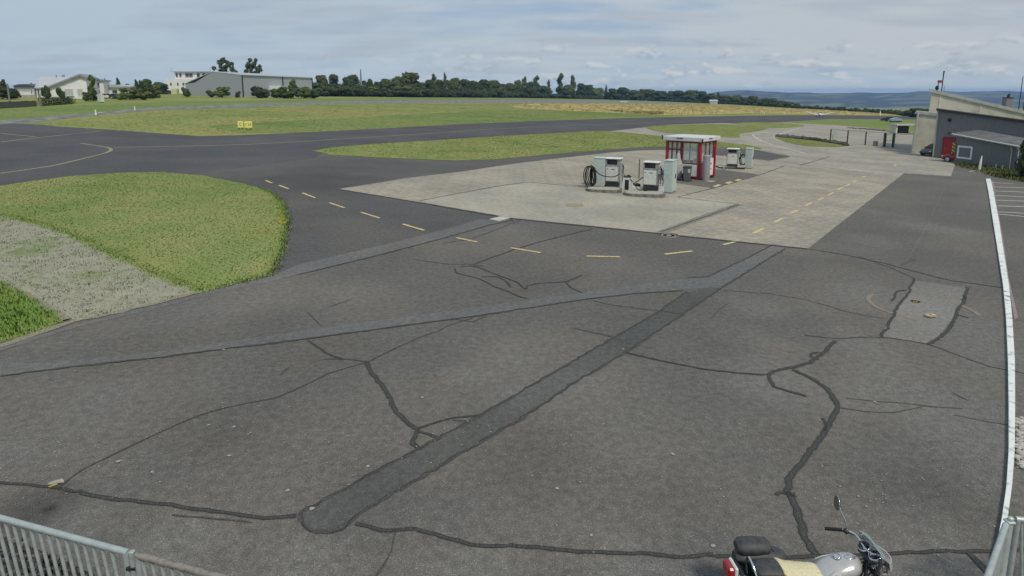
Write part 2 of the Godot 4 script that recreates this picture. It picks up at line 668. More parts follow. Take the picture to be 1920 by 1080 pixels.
func make_materials():
	var wear := wear_image()
	var bump := noise_tex("grit_bump", 512, 0.42, 2, [], FastNoiseLite.TYPE_SIMPLEX, 5.0)
	var speck := [[0.0, 0.7], [0.3, 0.88], [0.5, 1.0], [0.7, 1.12], [0.86, 1.32], [1.0, 1.9]]
	ground_mat("asphalt_old", aggregate("asphalt_old", Color(0.432, 0.429, 0.42), 0.115, 0.012), 3.2, 0.92, wear, 128.0, bump, 0.3)
	ground_mat("asphalt_new", aggregate("asphalt_new", Color(0.36, 0.364, 0.378), 0.10, 0.006), 3.2, 0.9, wear, 128.0, bump, 0.25)
	ground_mat("asphalt_mid", aggregate("asphalt_mid", Color(0.395, 0.394, 0.394), 0.11, 0.008), 3.2, 0.92, wear, 128.0, bump, 0.3)
	ground_mat("asphalt_pale", aggregate("asphalt_pale", Color(0.452, 0.456, 0.456), 0.11, 0.008), 3.2, 0.92, wear, 128.0, bump, 0.3)
	ground_mat("asphalt_strip", aggregate("asphalt_strip", Color(0.378, 0.385, 0.385), 0.11, 0.01), 2.6, 0.9, wear, 128.0, bump, 0.3)
	ground_mat("runway_asphalt", noise_tex("runway", 256, 0.06, 4, grain(Color(0.46, 0.475, 0.46), speck)), 40.0, 0.92)
	ground_mat("patch_concrete", aggregate("patch", Color(0.50, 0.50, 0.49), 0.10, 0.008), 2.4, 0.92, wear, 128.0, bump, 0.3)
	ground_mat("tar", noise_tex("tar", 256, 0.08, 3, grain(Color(0.285, 0.292, 0.292), [[0.0, 0.75], [0.5, 1.0], [1.0, 1.35]])), 0.8, 0.75, null, 60.0, bump, 0.5)
	mat("crack_dark", lin(0.036, 0.037, 0.038), 0.9)
	ground_mat("tar_thin", noise_tex("tar_thin", 256, 0.08, 3, grain(Color(0.30, 0.30, 0.30), [[0.0, 0.75], [0.5, 1.0], [1.0, 1.4]])), 0.8, 0.85)
	ground_mat("slab_concrete", noise_tex("slab", 512, 0.05, 6, grain(Color(0.67, 0.66, 0.615), [[0.0, 0.92], [0.5, 1.0], [1.0, 1.06]])), 9.0, 0.9, wear, 61.0, bump, 0.35)
	ground_mat("road_concrete", noise_tex("road", 512, 0.04, 6, grain(Color(0.625, 0.612, 0.575), [[0.0, 0.9], [0.5, 1.0], [1.0, 1.1]])), 14.0, 0.9, wear, 73.0)
	var pave := ground_mat("pavers", paver_image(Color(0.655, 0.638, 0.59)), 1.6, 0.9, wear, 61.0)
	pave.normal_enabled = false
	ground_mat("kerb_stone", noise_tex("kerb", 256, 0.05, 5, grain(Color(0.50, 0.495, 0.47), [[0.0, 0.7], [0.5, 1.0], [1.0, 1.15]])), 1.6, 0.9)
	ground_mat("sandy", noise_tex("sandy", 256, 0.12, 4, grain(Color(0.52, 0.51, 0.45), [[0.0, 0.6], [0.5, 1.0], [1.0, 1.25]])), 1.5, 0.95)
	ground_mat("gravel", noise_tex("gravel", 512, 0.16, 4, grain(Color(0.665, 0.66, 0.61), [[0.0, 0.65], [0.3, 0.88], [0.5, 1.0], [0.8, 1.1], [1.0, 1.25]])), 3.0, 0.95, noise_tex("gravel_over", 256, 0.02, 4, [[0.0, Color(0.76, 0.88, 0.60)], [0.4, Color(0.97, 0.99, 0.94)], [1.0, Color(1, 0.99, 0.97)]]), 22.0, bump, 1.0)
	ground_mat("soil", noise_tex("soil", 256, 0.14, 4, grain(Color(0.25, 0.235, 0.23), [[0.0, 0.4], [0.5, 1.0], [1.0, 1.6]])), 1.2, 0.95)
	var field_over := noise_tex("field_over", 512, 0.011, 5, [[0.0, Color(0.80, 0.90, 0.78)], [0.38, Color(0.91, 0.95, 0.89)], [0.58, Color(0.98, 0.97, 0.95)], [1.0, Color(1.0, 0.95, 0.90)]])
	ground_mat("field_grass", noise_tex("field", 512, 0.05, 5, grain(Color(0.535, 0.55, 0.35), [[0.0, 0.82], [0.5, 1.0], [1.0, 1.25]])), 22.0, 0.95, field_over, 190.0)
	ground_mat("island_grass", noise_tex("island", 512, 0.09, 5, [[0.0, Color(0.41, 0.475, 0.275)], [0.4, Color(0.50, 0.545, 0.335)], [0.62, Color(0.56, 0.585, 0.385)], [1.0, Color(0.64, 0.64, 0.46)]]), 5.0, 0.95, field_over, 26.0)
	ground_mat("mown_grass", noise_tex("mown", 512, 0.05, 5, grain(Color(0.46, 0.515, 0.315), [[0.0, 0.84], [0.5, 1.0], [1.0, 1.2]])), 26.0, 0.95, field_over, 150.0)
	ground_mat("dry_grass", noise_tex("dry", 512, 0.05, 5, grain(Color(0.72, 0.665, 0.46), [[0.0, 0.82], [0.5, 1.0], [1.0, 1.18]])), 30.0, 0.95, noise_tex("dry_over", 256, 0.02, 4, [[0.0, Color(0.72, 0.78, 0.62)], [0.4, Color(0.96, 0.97, 0.92)], [1.0, Color.WHITE]]), 120.0)
	mat("paint_white", Color(0.82, 0.84, 0.83), 0.75)
	ground_mat("worn_white", noise_tex("worn_white", 256, 0.09, 4, [[0.0, Color(0.45, 0.45, 0.44)], [0.3, Color(0.66, 0.66, 0.65)], [1.0, Color(0.80, 0.80, 0.78)]]), 1.4, 0.85)
	ground_mat("kerb_white", noise_tex("kerb_white", 256, 0.05, 5, [[0.0, Color(0.42, 0.43, 0.43)], [0.2, Color(0.66, 0.68, 0.68)], [0.32, Color(0.82, 0.85, 0.85)], [1.0, Color(0.88, 0.90, 0.90)]]), 4.5, 0.7)
	ground_mat("worn_yellow", noise_tex("worn_yellow", 256, 0.05, 4, [[0.0, Color(0.42, 0.41, 0.36)], [0.28, Color(0.62, 0.58, 0.43)], [0.42, Color(0.77, 0.71, 0.53)], [1.0, Color(0.82, 0.77, 0.60)]]), 1.4, 0.85)
	ground_mat("faded_yellow", noise_tex("faded_yellow", 256, 0.06, 4, [[0.0, Color(0.45, 0.45, 0.42)], [0.4, Color(0.55, 0.53, 0.44)], [1.0, Color(0.66, 0.63, 0.47)]]), 3.0, 0.85)
	ground_mat("faded_rose", noise_tex("faded_rose", 256, 0.06, 4, [[0.0, Color(0.44, 0.41, 0.42)], [0.5, Color(0.53, 0.49, 0.51)], [1.0, Color(0.64, 0.60, 0.62)]]), 2.0, 0.85)
	mat("rust_ring", Color(0.49, 0.46, 0.42), 0.95)
	glass_mat()
	skin("galvanised", Color(0.72, 0.76, 0.76), 0.45, 0.4, 0.18, 0.5)
	skin("rusty_zinc", Color(0.62, 0.60, 0.57), 0.6, 0.35, 0.35, 0.4)
	skin("dark_steel", Color(0.17, 0.18, 0.18), 0.6, 0.3)
	skin("black_rubber", Color(0.085, 0.088, 0.09), 0.7, 0.0, 0.3, 0.3)
	skin("chrome", Color(0.86, 0.88, 0.89), 0.14, 1.0, 0.05)
	skin("print_grey", lin(0.2, 0.16, 0.17), 0.6)
	skin("print_red", lin(0.35, 0.03, 0.04), 0.6)
	skin("recess_dark", lin(0.022, 0.015, 0.018), 0.3)
	skin("edge_dark", lin(0.03, 0.03, 0.035), 0.6)
	skin("frame_white", lin(0.72, 0.74, 0.73), 0.5)
	skin("frame_pale", lin(0.30, 0.31, 0.30), 0.5)
	skin("white_metal", Color(0.80, 0.82, 0.80), 0.45, 0.0, 0.1, 0.8)


# height of the land: the apron's plane, which drops into a valley past the trees that close the airfield
func land(x: float, z: float) -> float:
	var far := Vector2(x, z).length()
	var edge := 470.0
	if z < 0.0:
		var t := x / maxf(-z, 1.0)
		if t < -0.3:
			edge = lerpf(400.0, 240.0, smoothstep(-0.55, -0.62, t))
		elif t < 0.0:
			edge = lerpf(400.0, 800.0, smoothstep(-0.3, 0.0, t))
		elif t < 0.3:
			edge = lerpf(800.0, 900.0, t / 0.3)
		else:
			edge = lerpf(900.0, 640.0, clampf((t - 0.3) / 0.4, 0, 1))
	return lerpf(g(x), -75.0, smoothstep(edge, edge * 2.6, far))


func build_land():
	var st := mb()
	var radii := [2.0, 40.0, 120.0, 200.0, 240.0, 280.0, 330.0, 390.0, 450.0, 520.0, 600.0, 700.0, 820.0, 960.0, 1150.0, 1400.0, 1800.0, 2400.0, 3200.0, 4400.0, 5600.0]
	var k := 144
	for i in radii.size() - 1:
		for j in k:
			var q := []
			for c in [[0, 0], [1, 0], [1, 1], [0, 1]]:
				var a: float = TAU * (j + c[1]) / k
				var r: float = radii[i + c[0]]
				var p := Vector2(cos(a) * r, sin(a) * r)
				q.append(Vector3(p.x, land(p.x, p.y), p.y))
			for t in [0, 1, 2, 0, 2, 3]:
				var v: Vector3 = q[t]
				st.set_smooth_group(0)
				st.set_uv(Vector2(v.x, v.z))
				st.set_uv2(Vector2(v.x, v.z))
				st.add_vertex(v)
	st.generate_normals()
	struct(obj("ground", st, plain("field_grass")), "wide mown grass airfield with greener and drier patches", "grass field")
	# wooded hills across the valley
	st = mb()
	var n := FastNoiseLite.new()
	n.seed = 5
	n.frequency = 0.0011
	n.fractal_octaves = 5
	var rows := 26
	var cols := 110
	for i in rows:
		for j in cols:
			for t in [[0, 0], [0, 1], [1, 1], [0, 0], [1, 1], [1, 0]]:
				var a: float = lerpf(-0.75, 0.95, float(j + t[1]) / cols)
				var d: float = lerpf(2600.0, 6100.0, float(i + t[0]) / rows)
				var x := d * a
				var rise := smoothstep(3000.0, 5600.0, d)
				var ridge := hill_line(a)
				var y := lerpf(-78.0, ridge, rise) + n.get_noise_2d(x, d) * 40.0 * rise * (1.0 - smoothstep(4000.0, 5500.0, d) * 0.93) - 20.0 * smoothstep(5600.0, 6100.0, d)
				var patch := n.get_noise_2d(x * 1.6 + 900.0, d * 4.0)
				st.set_color(Color(0.14, 0.16, 0.07) if patch > 0.16 and d < 5200.0 else Color(0.03, 0.042, 0.03))
				st.set_smooth_group(0)
				st.add_vertex(Vector3(x, y, -d))
	st.generate_normals()
	var hm := mat("hill_wood", Color.WHITE, 1.0)
	hm.vertex_color_use_as_albedo = true
	struct(obj("hills", st, hm), "long wooded blue hills on the skyline", "hills")


# height of the skyline ridge towards x / -z = a
func hill_line(a: float) -> float:
	var y := -8.0 + 24.0 * smoothstep(0.283, 0.362, a) - 20.0 * smoothstep(0.372, 0.43, a) + 12.0 * smoothstep(0.56, 0.646, a)
	y += 3.5 * sin(a * 61.0) + 2.0 * sin(a * 143.0)
	return y


func build_paving():
	# the whole paved plain, with grass islands laid on it
	var apron := sheet("apron", pv([-21.28, -14.76, -19.31, -19.06, -27.69, -34.32, -21.81, -39.4, -19.33, -37.74, -17.18, -51.44, -18.6, -62.07, -3.97, -79.59, 13.85, -98.2, 21.9, -90.92, 23.68, -74.79, 27.65, -72.11, 28.4, -65.15, 25.4, -56.17, 30.88, -54.17, 45.56, -64.83, 44.22, -55.47, 45.23, -52.26, 37.52, -32.91, 20.48, -9.56]) + pv([40.0, 25.0, -30.0, 25.0, -40.0, 0.0]), 0.016, plain("asphalt_old"))
	struct(apron, "old grey brown asphalt apron with sealed cracks and patches", "apron")
	var taxi := dense(pv([-54.19, -51.73, -56.76, -63.39, -57.92, -76.06, -52.13, -73.17, -44.8, -71.1, -37.49, -68.44, -32.04, -66.51, -28.26, -70.92, -23.51, -78.73, -15.54, -93.76, -1.96, -118.14, 16.83, -145.38, 43.3, -180.71, 82.15, -226.04, 118.53, -265.8, 167.67, -307.59, 200.7, -319.63]), 4.0, 0.1)
	taxi.append_array(pv([162.88, -259.21, 138.26, -242.37, 110.43, -222.65, 72.66, -172.2, 56.53, -155.25, 31.62, -127.27, 13.85, -98.2, 2.84, -85.44, -9.07, -68.11, -15.46, -57.96, -15.86, -52.79, -15.31, -49.53, -17.49, -43.51, -19.66, -38.4, -20.84, -37.6, -25.73, -31.82, -27.33, -26.46]))
	struct(sheet("taxiway", taxi, 0.02, plain("asphalt_new")), "dark asphalt taxiway running to the horizon", "taxiway")
	var branch := dense(pv([-59.6, -56.99, -63.35, -79.79, -67.1, -100.35, -73.71, -135.53, -70.92, -168.88, -63.8, -242.31, -43.4, -329.82, 16.18, -491.74, 105.58, -675.5, 200.87, -739.54]), 8.0, 0.1)
	branch.append_array(pv([162.58, -598.39, 71.87, -459.5, 11.45, -347.84, -34.25, -260.08, -54.28, -206.02, -62.11, -147.78, -66.88, -122.88, -61.71, -92.2, -57.71, -76.2, -56.18, -70.65, -53.38, -50.95]))
	struct(sheet("runway", branch, 0.018, plain("runway_asphalt")), "pale grey runway strip across the grass field", "runway")
	var road := sheet("access_road", pv([13.85, -98.2, 23.5, -115.74, 32.84, -132.21, 44.67, -145.86, 56.53, -155.25, 71.77, -170.06, 74.16, -165.93, 81.44, -163.93, 84.56, -154.63, 82.73, -139.72, 80.99, -129.77, 52, -82.53, 53.84, -80.19, 46.7, -69.43, 47.44, -69.66, 44.58, -64.05, 35.61, -51.53, 32.43, -52.59, 29.25, -51.25, 25.4, -56.17, 24.07, -59.97, 28.4, -65.15, 27.65, -72.11, 23.68, -74.79, 21.62, -89.72]), 0.024, plain("road_concrete"))
	struct(road, "pale concrete access road curving beyond the red kiosk", "road")
	var pave := sheet("paved_forecourt", pv([-9.5, -34.81, -8.14, -37.19, -6.7, -39.88, -3.34, -44.31, 0, -49.96, 4.2, -55.79, 10.04, -63.33, 13.32, -66.56, 16.53, -68.36, 19.22, -67.77, 20.44, -63.59, 24.07, -59.97, 25.4, -56.17, 29.25, -51.25, 32.43, -52.59, 11.42, -24.01, 7.39, -25.46, 4.95, -26.41, 0, -28.13, -3.93, -30.96]), 0.028, plain("pavers"))
	struct(pave, "forecourt of small pale concrete pavers round the fuel pumps", "forecourt")
	var slab := sheet("fuelling_slab", pv([-4.67, -31.75, -2.39, -35.36, 1.01, -39.89, 3.91, -38.7, 7.04, -37.98, 9.76, -36.73, 12.22, -33.9, 9.49, -30.22, 6.11, -25.86, 4.74, -26.48, 0, -28.19, -3.94, -31.04]), 0.032, plain("slab_concrete"))
	struct(slab, "smooth pale concrete slab in front of the fuel pumps", "slab")
	struct(sheet("kiosk_pad", pv([9.66, -43.89, 11.03, -41.6, 12.69, -39.86, 18.74, -48.22, 16.54, -51, 11.76, -48.34]), 0.034, plain("asphalt_old")), "dark asphalt pad under the red kiosk", "pad")
	struct(sheet("parking_lot", pv([37.85, -50.15, 42.81, -48.92, 31.68, -23.9, 21.03, -15.53, 13.6, -16.42, 19.68, -24.85]), 0.022, plain("asphalt_old")), "asphalt parking bays on the right edge", "parking")
	sheet("resurfaced_area", pv([-7.1, -18.08, -6.72, -19.53, -4.5, -22.58, -1.48, -27.64, 0, -28, -3.93, -30.96, -9.49, -34.76, -6.7, -39.88, 0, -49.96, 10.04, -63.33, 16.06, -68.83, 19.41, -68.46, 20.63, -64.2, 24.17, -60.24, 28.28, -65.11, 27.95, -72.89, 17.01, -72.93, 1.92, -57.39, -4.75, -51.66, -15.65, -50.66, -17.49, -43.51, -19.55, -38.18, -16.68, -36.75, -13.65, -34.49, -10.66, -29.14, -9.45, -26.1, -8.1, -21.81, -7.46, -19.44]), 0.0185, plain("asphalt_mid"), apron)
	# repair strips
	var strips := [
		["asphalt_pale", [-10.11, -11.9, -9.46, -11.87, -8.67, -12.11, -7.36, -12.64, -4.69, -14.08, -0.84, -16.04, 2.14, -17.61, 3.86, -18.57, 5.52, -19.36, 6.2, -19.56, 10.12, -24.27, 10.48, -23.89, 6.33, -18.56, 5.02, -18.11, 3.69, -17.72, 2.07, -17.03, -0.81, -15.44, -4.54, -13.6, -7.2, -12.35, -8.5, -11.84, -9.64, -11.31, -11.05, -10.69, -11.64, -11.3]],
		["asphalt_strip", [5.14, -17.97, 3.88, -16.11, 2.33, -14.1, 0.17, -11.29, -0.53, -10.36, -1.8, -8.83, -2.82, -7.61, -2.72, -7.44, -2.57, -7.32, -2.36, -7.26, -2.18, -7.34, -2.04, -7.64, -1.61, -8.17, -0.78, -9.19, 0.24, -10.41, 1.13, -11.67, 2.48, -13.32, 3.66, -14.93, 6.26, -18.45, 5.7, -18.28]],
		["asphalt_pale", [-6.72, -19.53, -4.5, -22.58, -2.41, -25.71, -1.48, -27.64, -0.12, -27.63, -0.91, -26.64, -2.7, -23.73, -4.75, -20.7, -6.38, -18.49, -6.99, -17.56, -8.01, -16.48, -8.77, -15.25, -9.82, -13.84, -10.49, -12.39, -10.68, -12.63, -9.97, -14.06, -8.91, -15.52, -8.13, -16.75, -7.1, -18.08]],
	]
	for s in strips:
		sheet("repair_strip", pv(s[1]), 0.022, plain(s[0]), apron)
	sheet("repair_patch", pv([12.97, -19.95, 14.27, -19.34, 12.24, -16.8, 9.93, -14.36, 8.98, -14.82]), 0.022, plain("patch_concrete"), apron)
	sheet("drain_cover", pv([-0.99, -27.66, -0.53, -28.35, -0.07, -28.11, -0.58, -27.32]), 0.05, plain("worn_white"), apron, 0.03)
	# joints in the concrete
	var st := mb()
	for j in [[-4.67, -31.75, -2.39, -35.36, 1.01, -39.89, 3.91, -38.7, 4.87, -38.58], [6.25, -26.19, 9.54, -30.37, 12.22, -33.9], [9.37, -35.79, 12.22, -33.9], [9.37, -35.79, 12.84, -40.12, 18.35, -47.5, 23.59, -55.25], [23.68, -74.79, 27.65, -72.11, 28.4, -65.15, 24.07, -59.97], [25.4, -56.17, 33.15, -66.71], [20.74, -63.69, 24.07, -59.97, 29.25, -51.25]]:
		band_into(st, dense(pv(j), 0.5, 0.02), 0.09, 0.038, 0.4)
	obj("joint", st, plain("tar_thin"), slab)
	st = mb()
	band_into(st, dense(pv([6.16, -25.97, 9.58, -30.51, 12.25, -33.98]), 0.5, 0.02), 0.42, 0.036, 0.15)
	obj("drain_channel", st, plain("kerb_stone"), slab)
	st = mb()
	band_into(st, dense(pv([-9.47, -34.7, -3.92, -30.87, 0, -28.05, 4.94, -26.32, 7.36, -25.35, 11.38, -23.92]), 0.4, 0.02), 0.13, 0.034, 0.5)
	obj("joint", st, plain("tar_thin"), pave)
	build_cracks(apron)


func build_cracks(apron: Node):
	# sealed cracks: width in metres, then the line
	var lines := [
		[0.065, [-7.56, -8.09, -7.11, -8.07, -6.62, -8.01, -6.21, -7.97]], [0.085, [-5.88, -7.89, -5.46, -7.8, -4.69, -7.7, -3.96, -7.66, -3.56, -7.54, -3.2, -7.51, -2.81, -7.6]], [0.07, [-6.21, -7.97, -6.05, -7.91, -5.87, -7.9]], [0.04, [-4.4, -7.52, -4.02, -7.47, -3.38, -7.44]],
		[0.08, [-2.02, -7.46, -1.84, -7.33, -1.44, -7.35, -1.24, -7.4, -0.94, -7.24, -0.6, -7.14, 0, -7.11, 0.93, -7.06, 1.58, -7.03, 2.51, -7.05]], [0.075, [2.51, -7.05, 3.23, -7.03, 3.78, -7.08, 4.43, -7.17, 5.27, -7.21, 6.2, -7.28, 7.16, -7.45]],
		[0.12, [5.8, -7.22, 5.8, -7.03, 5.76, -6.78]], [0.035, [-1.49, -7.35, -1.46, -7.17, -1.5, -6.89, -1.56, -6.57]],
		[0.045, [-6.23, -8, -6.2, -8.37, -6.12, -8.73, -5.8, -9.29, -5.43, -9.9, -4.93, -10.39, -4.24, -10.79, -3.98, -11.16, -3.58, -11.88, -2.97, -12.43, -2.72, -12.86, -1.96, -13.98, -1.3, -14.9, -0.94, -15.31]],
		[0.06, [-4.49, -13.45, -4.14, -13.03, -3.73, -12.59, -3.53, -12.47]], [0.05, [-3.91, -12.47, -3.54, -12.52, -2.96, -12.4]],
		[0.11, [-2.96, -12.4, -2.77, -11.82, -2.41, -11.27, -2.2, -10.96, -2.02, -10.32, -1.81, -10.06, -1.56, -9.82]], [0.1, [-1.57, -9.8, -1.61, -9.55, -1.55, -9.3, -1.41, -9.22]], [0.075, [-1.56, -9.8, -1.19, -9.54]],
		[0.06, [-1.53, -9.89, -1.18, -10.06, -0.94, -10.3, -0.51, -10.4]], [0.05, [-1, -10.13, -0.73, -10.18, -0.51, -10.36]],
		[0.07, [2.47, -13.32, 3.31, -12.9, 4.12, -12.56, 5.25, -12.38]], [0.11, [5.25, -12.38, 5.42, -12.57, 6.14, -12.84, 6.94, -13.54, 7.7, -14.44]], [0.08, [6.62, -13.37, 6.7, -13.61, 6.95, -13.69]], [0.09, [5.25, -12.38, 5.1, -11.91, 5.29, -11.63, 5.63, -11.45]],
		[0.12, [5.92, -12.71, 6.19, -12.2, 6.23, -11.62, 6.13, -11.19, 5.69, -10.53, 5.29, -10.09, 4.67, -9.33, 4.11, -8.63, 3.95, -8.39]], [0.06, [5.58, -10.6, 5.4, -10.15]], [0.08, [3.79, -8.32, 4.02, -8.41, 4.08, -8.29]], [0.13, [4.05, -8.41, 4, -8.11, 3.84, -7.71, 3.83, -7.4, 3.79, -7.09]],
		[0.05, [7.09, -14.73, 7.67, -14.54, 8.98, -14.82, 9.93, -14.36, 10.17, -13.7, 10.49, -13.15, 11.2, -12.73]],
		[0.09, [13.12, -20.14, 11.95, -18.56, 10.7, -17, 9.74, -15.76, 8.99, -14.79]], [0.105, [14.27, -19.34, 13.08, -17.78, 12.11, -16.62, 10.93, -15.27, 9.91, -14.36]], [0.07, [12.12, -18.84, 11.64, -18.64, 10.94, -17.67]], [0.07, [13.18, -17.98, 13.42, -18.11, 13.53, -18.42]], [0.07, [12.11, -16.62, 12.27, -16.42]],
		[0.06, [11.38, -23.92, 12.36, -23.23, 13.29, -22.07, 13.73, -21.09, 14.24, -20.09, 15.47, -19.41]], [0.05, [12.82, -22.98, 13.14, -21.49, 13.14, -20.14]], [0.05, [13.77, -21.91, 14.93, -22.86, 14.55, -22.89]],
		[0.05, [-3.28, -20.6, -1.9, -20.04, -1.35, -20.17, -0.95, -19.96]], [0.06, [-1.81, -19.61, -1.71, -19.08, -0.96, -18.59, -0.62, -17.98, 0.44, -16.82]], [0.06, [-1.68, -19.94, -1.15, -20, -0.67, -19.32, 0.16, -18.38, 0.37, -17.58, 0.5, -18.21, 0.95, -18.36, 1.6, -18.54, 2.2, -19.28]], [0.06, [-0.89, -18.82, -0.52, -18.98, -0.24, -18.56, -0.03, -17.84]], [0.06, [1.6, -18.54, 1.7, -17.87, 2.01, -17.55]],
		[0.07, [-1.22, -20.19, 0, -22.26, 1.44, -24.14, 3.42, -26.39]], [0.05, [-2.55, -22.89, -1.44, -24, 0.35, -27.7]],
		[0.04, [2.2, -16.86, 2.72, -16.47, 3.94, -16.16, 4.47, -15.92]], [0.045, [1.48, -14.71, 2.37, -14.21, 2.68, -14]], [0.04, [6.24, -18.24, 7.64, -17.97, 8.51, -17.48, 9.18, -16.43, 9.81, -16.16]],
		[0.03, [6.43, -11.42, 7.41, -11.33, 7.84, -11.21, 8.43, -11.19]], [0.03, [6.09, -11.04, 6.73, -10.86, 7.84, -11.21]], [0.03, [8.71, -11.83, 8.82, -11.49]], [0.03, [8.08, -10.9, 8.86, -10.57]],
		[0.05, [-4.47, -11.7, -4.44, -12.06]], [0.035, [-4.71, -15.67, -4.26, -16.36]], [0.035, [-5.08, -15.2, -4.78, -14.77, -4.53, -14.37]], [0.04, [-1.52, -15.14, -1.04, -14.89, -0.6, -15.38]],
		[0.045, [2.33, -14.1, 2.59, -13.93, 2.85, -13.74]], [0.045, [3.86, -16.15, 4.23, -16.06, 4.51, -15.96]], [0.035, [5.06, -15.66, 5.99, -17]], [0.05, [-3.89, -30.67, -1.47, -28.89, 0, -27.88, 0.11, -26.97]],
	]
	for q in lines:
		var st := mb()
		var w: float = q[0] * 0.68
		var path := dense(dense(pv(q[1]), 0.42, 0.035), 0.1, w * 0.2)
		band_into(st, path, w, 0.027, 0.34)
		var seam := obj("tar_seam", st, plain("tar" if q[0] > 0.055 else "tar_thin"), apron)
		if q[0] > 0.055:
			st = mb()
			for s in [-0.46, 0.46]:
				var lip := PackedVector2Array()
				for i in path.size():
					var t := (path[mini(i + 1, path.size() - 1)] - path[maxi(i - 1, 0)]).normalized()
					lip.append(path[i] + Vector2(-t.y, t.x) * w * (s + rng.randf_range(-0.1, 0.1)))
				band_into(st, lip, w * 0.24, 0.029, 0.9)
			obj("crack", st, plain("crack_dark"), seam)
	# dark edges along the two repair strips
	for q in [[5.11, -17.97, 3.88, -16.13, 2.34, -14.14, 0.17, -11.31, -0.53, -10.38, -1.81, -8.84, -2.82, -7.61, -2.72, -7.43, -2.57, -7.31, -2.36, -7.25, -2.18, -7.33, -2.04, -7.64, -1.61, -8.16, -0.78, -9.17, 0.24, -10.39, 1.13, -11.64, 2.47, -13.29, 3.66, -14.9, 6.25, -18.39], [-9.62, -11.29, -8.48, -11.82, -7.19, -12.33, -4.53, -13.57, -0.81, -15.4, 2.07, -16.98, 3.68, -17.67, 5.01, -18.06], [5.54, -19.42, 6.22, -19.62, 10.14, -24.32], [6.31, -18.51, 10.46, -23.85], [-6.36, -18.44, -4.73, -20.63, -2.69, -23.65, -0.9, -26.53, 0, -27.64]]:
		var st := mb()
		band_into(st, dense(pv(q), 0.18, 0.02), 0.06, 0.028, 0.7)
		var lip := obj("tar_seam", st, plain("tar_thin"), apron)
		st = mb()
		band_into(st, dense(pv(q), 0.14, 0.035), 0.025, 0.03, 0.9)
		obj("crack", st, plain("crack_dark"), lip)


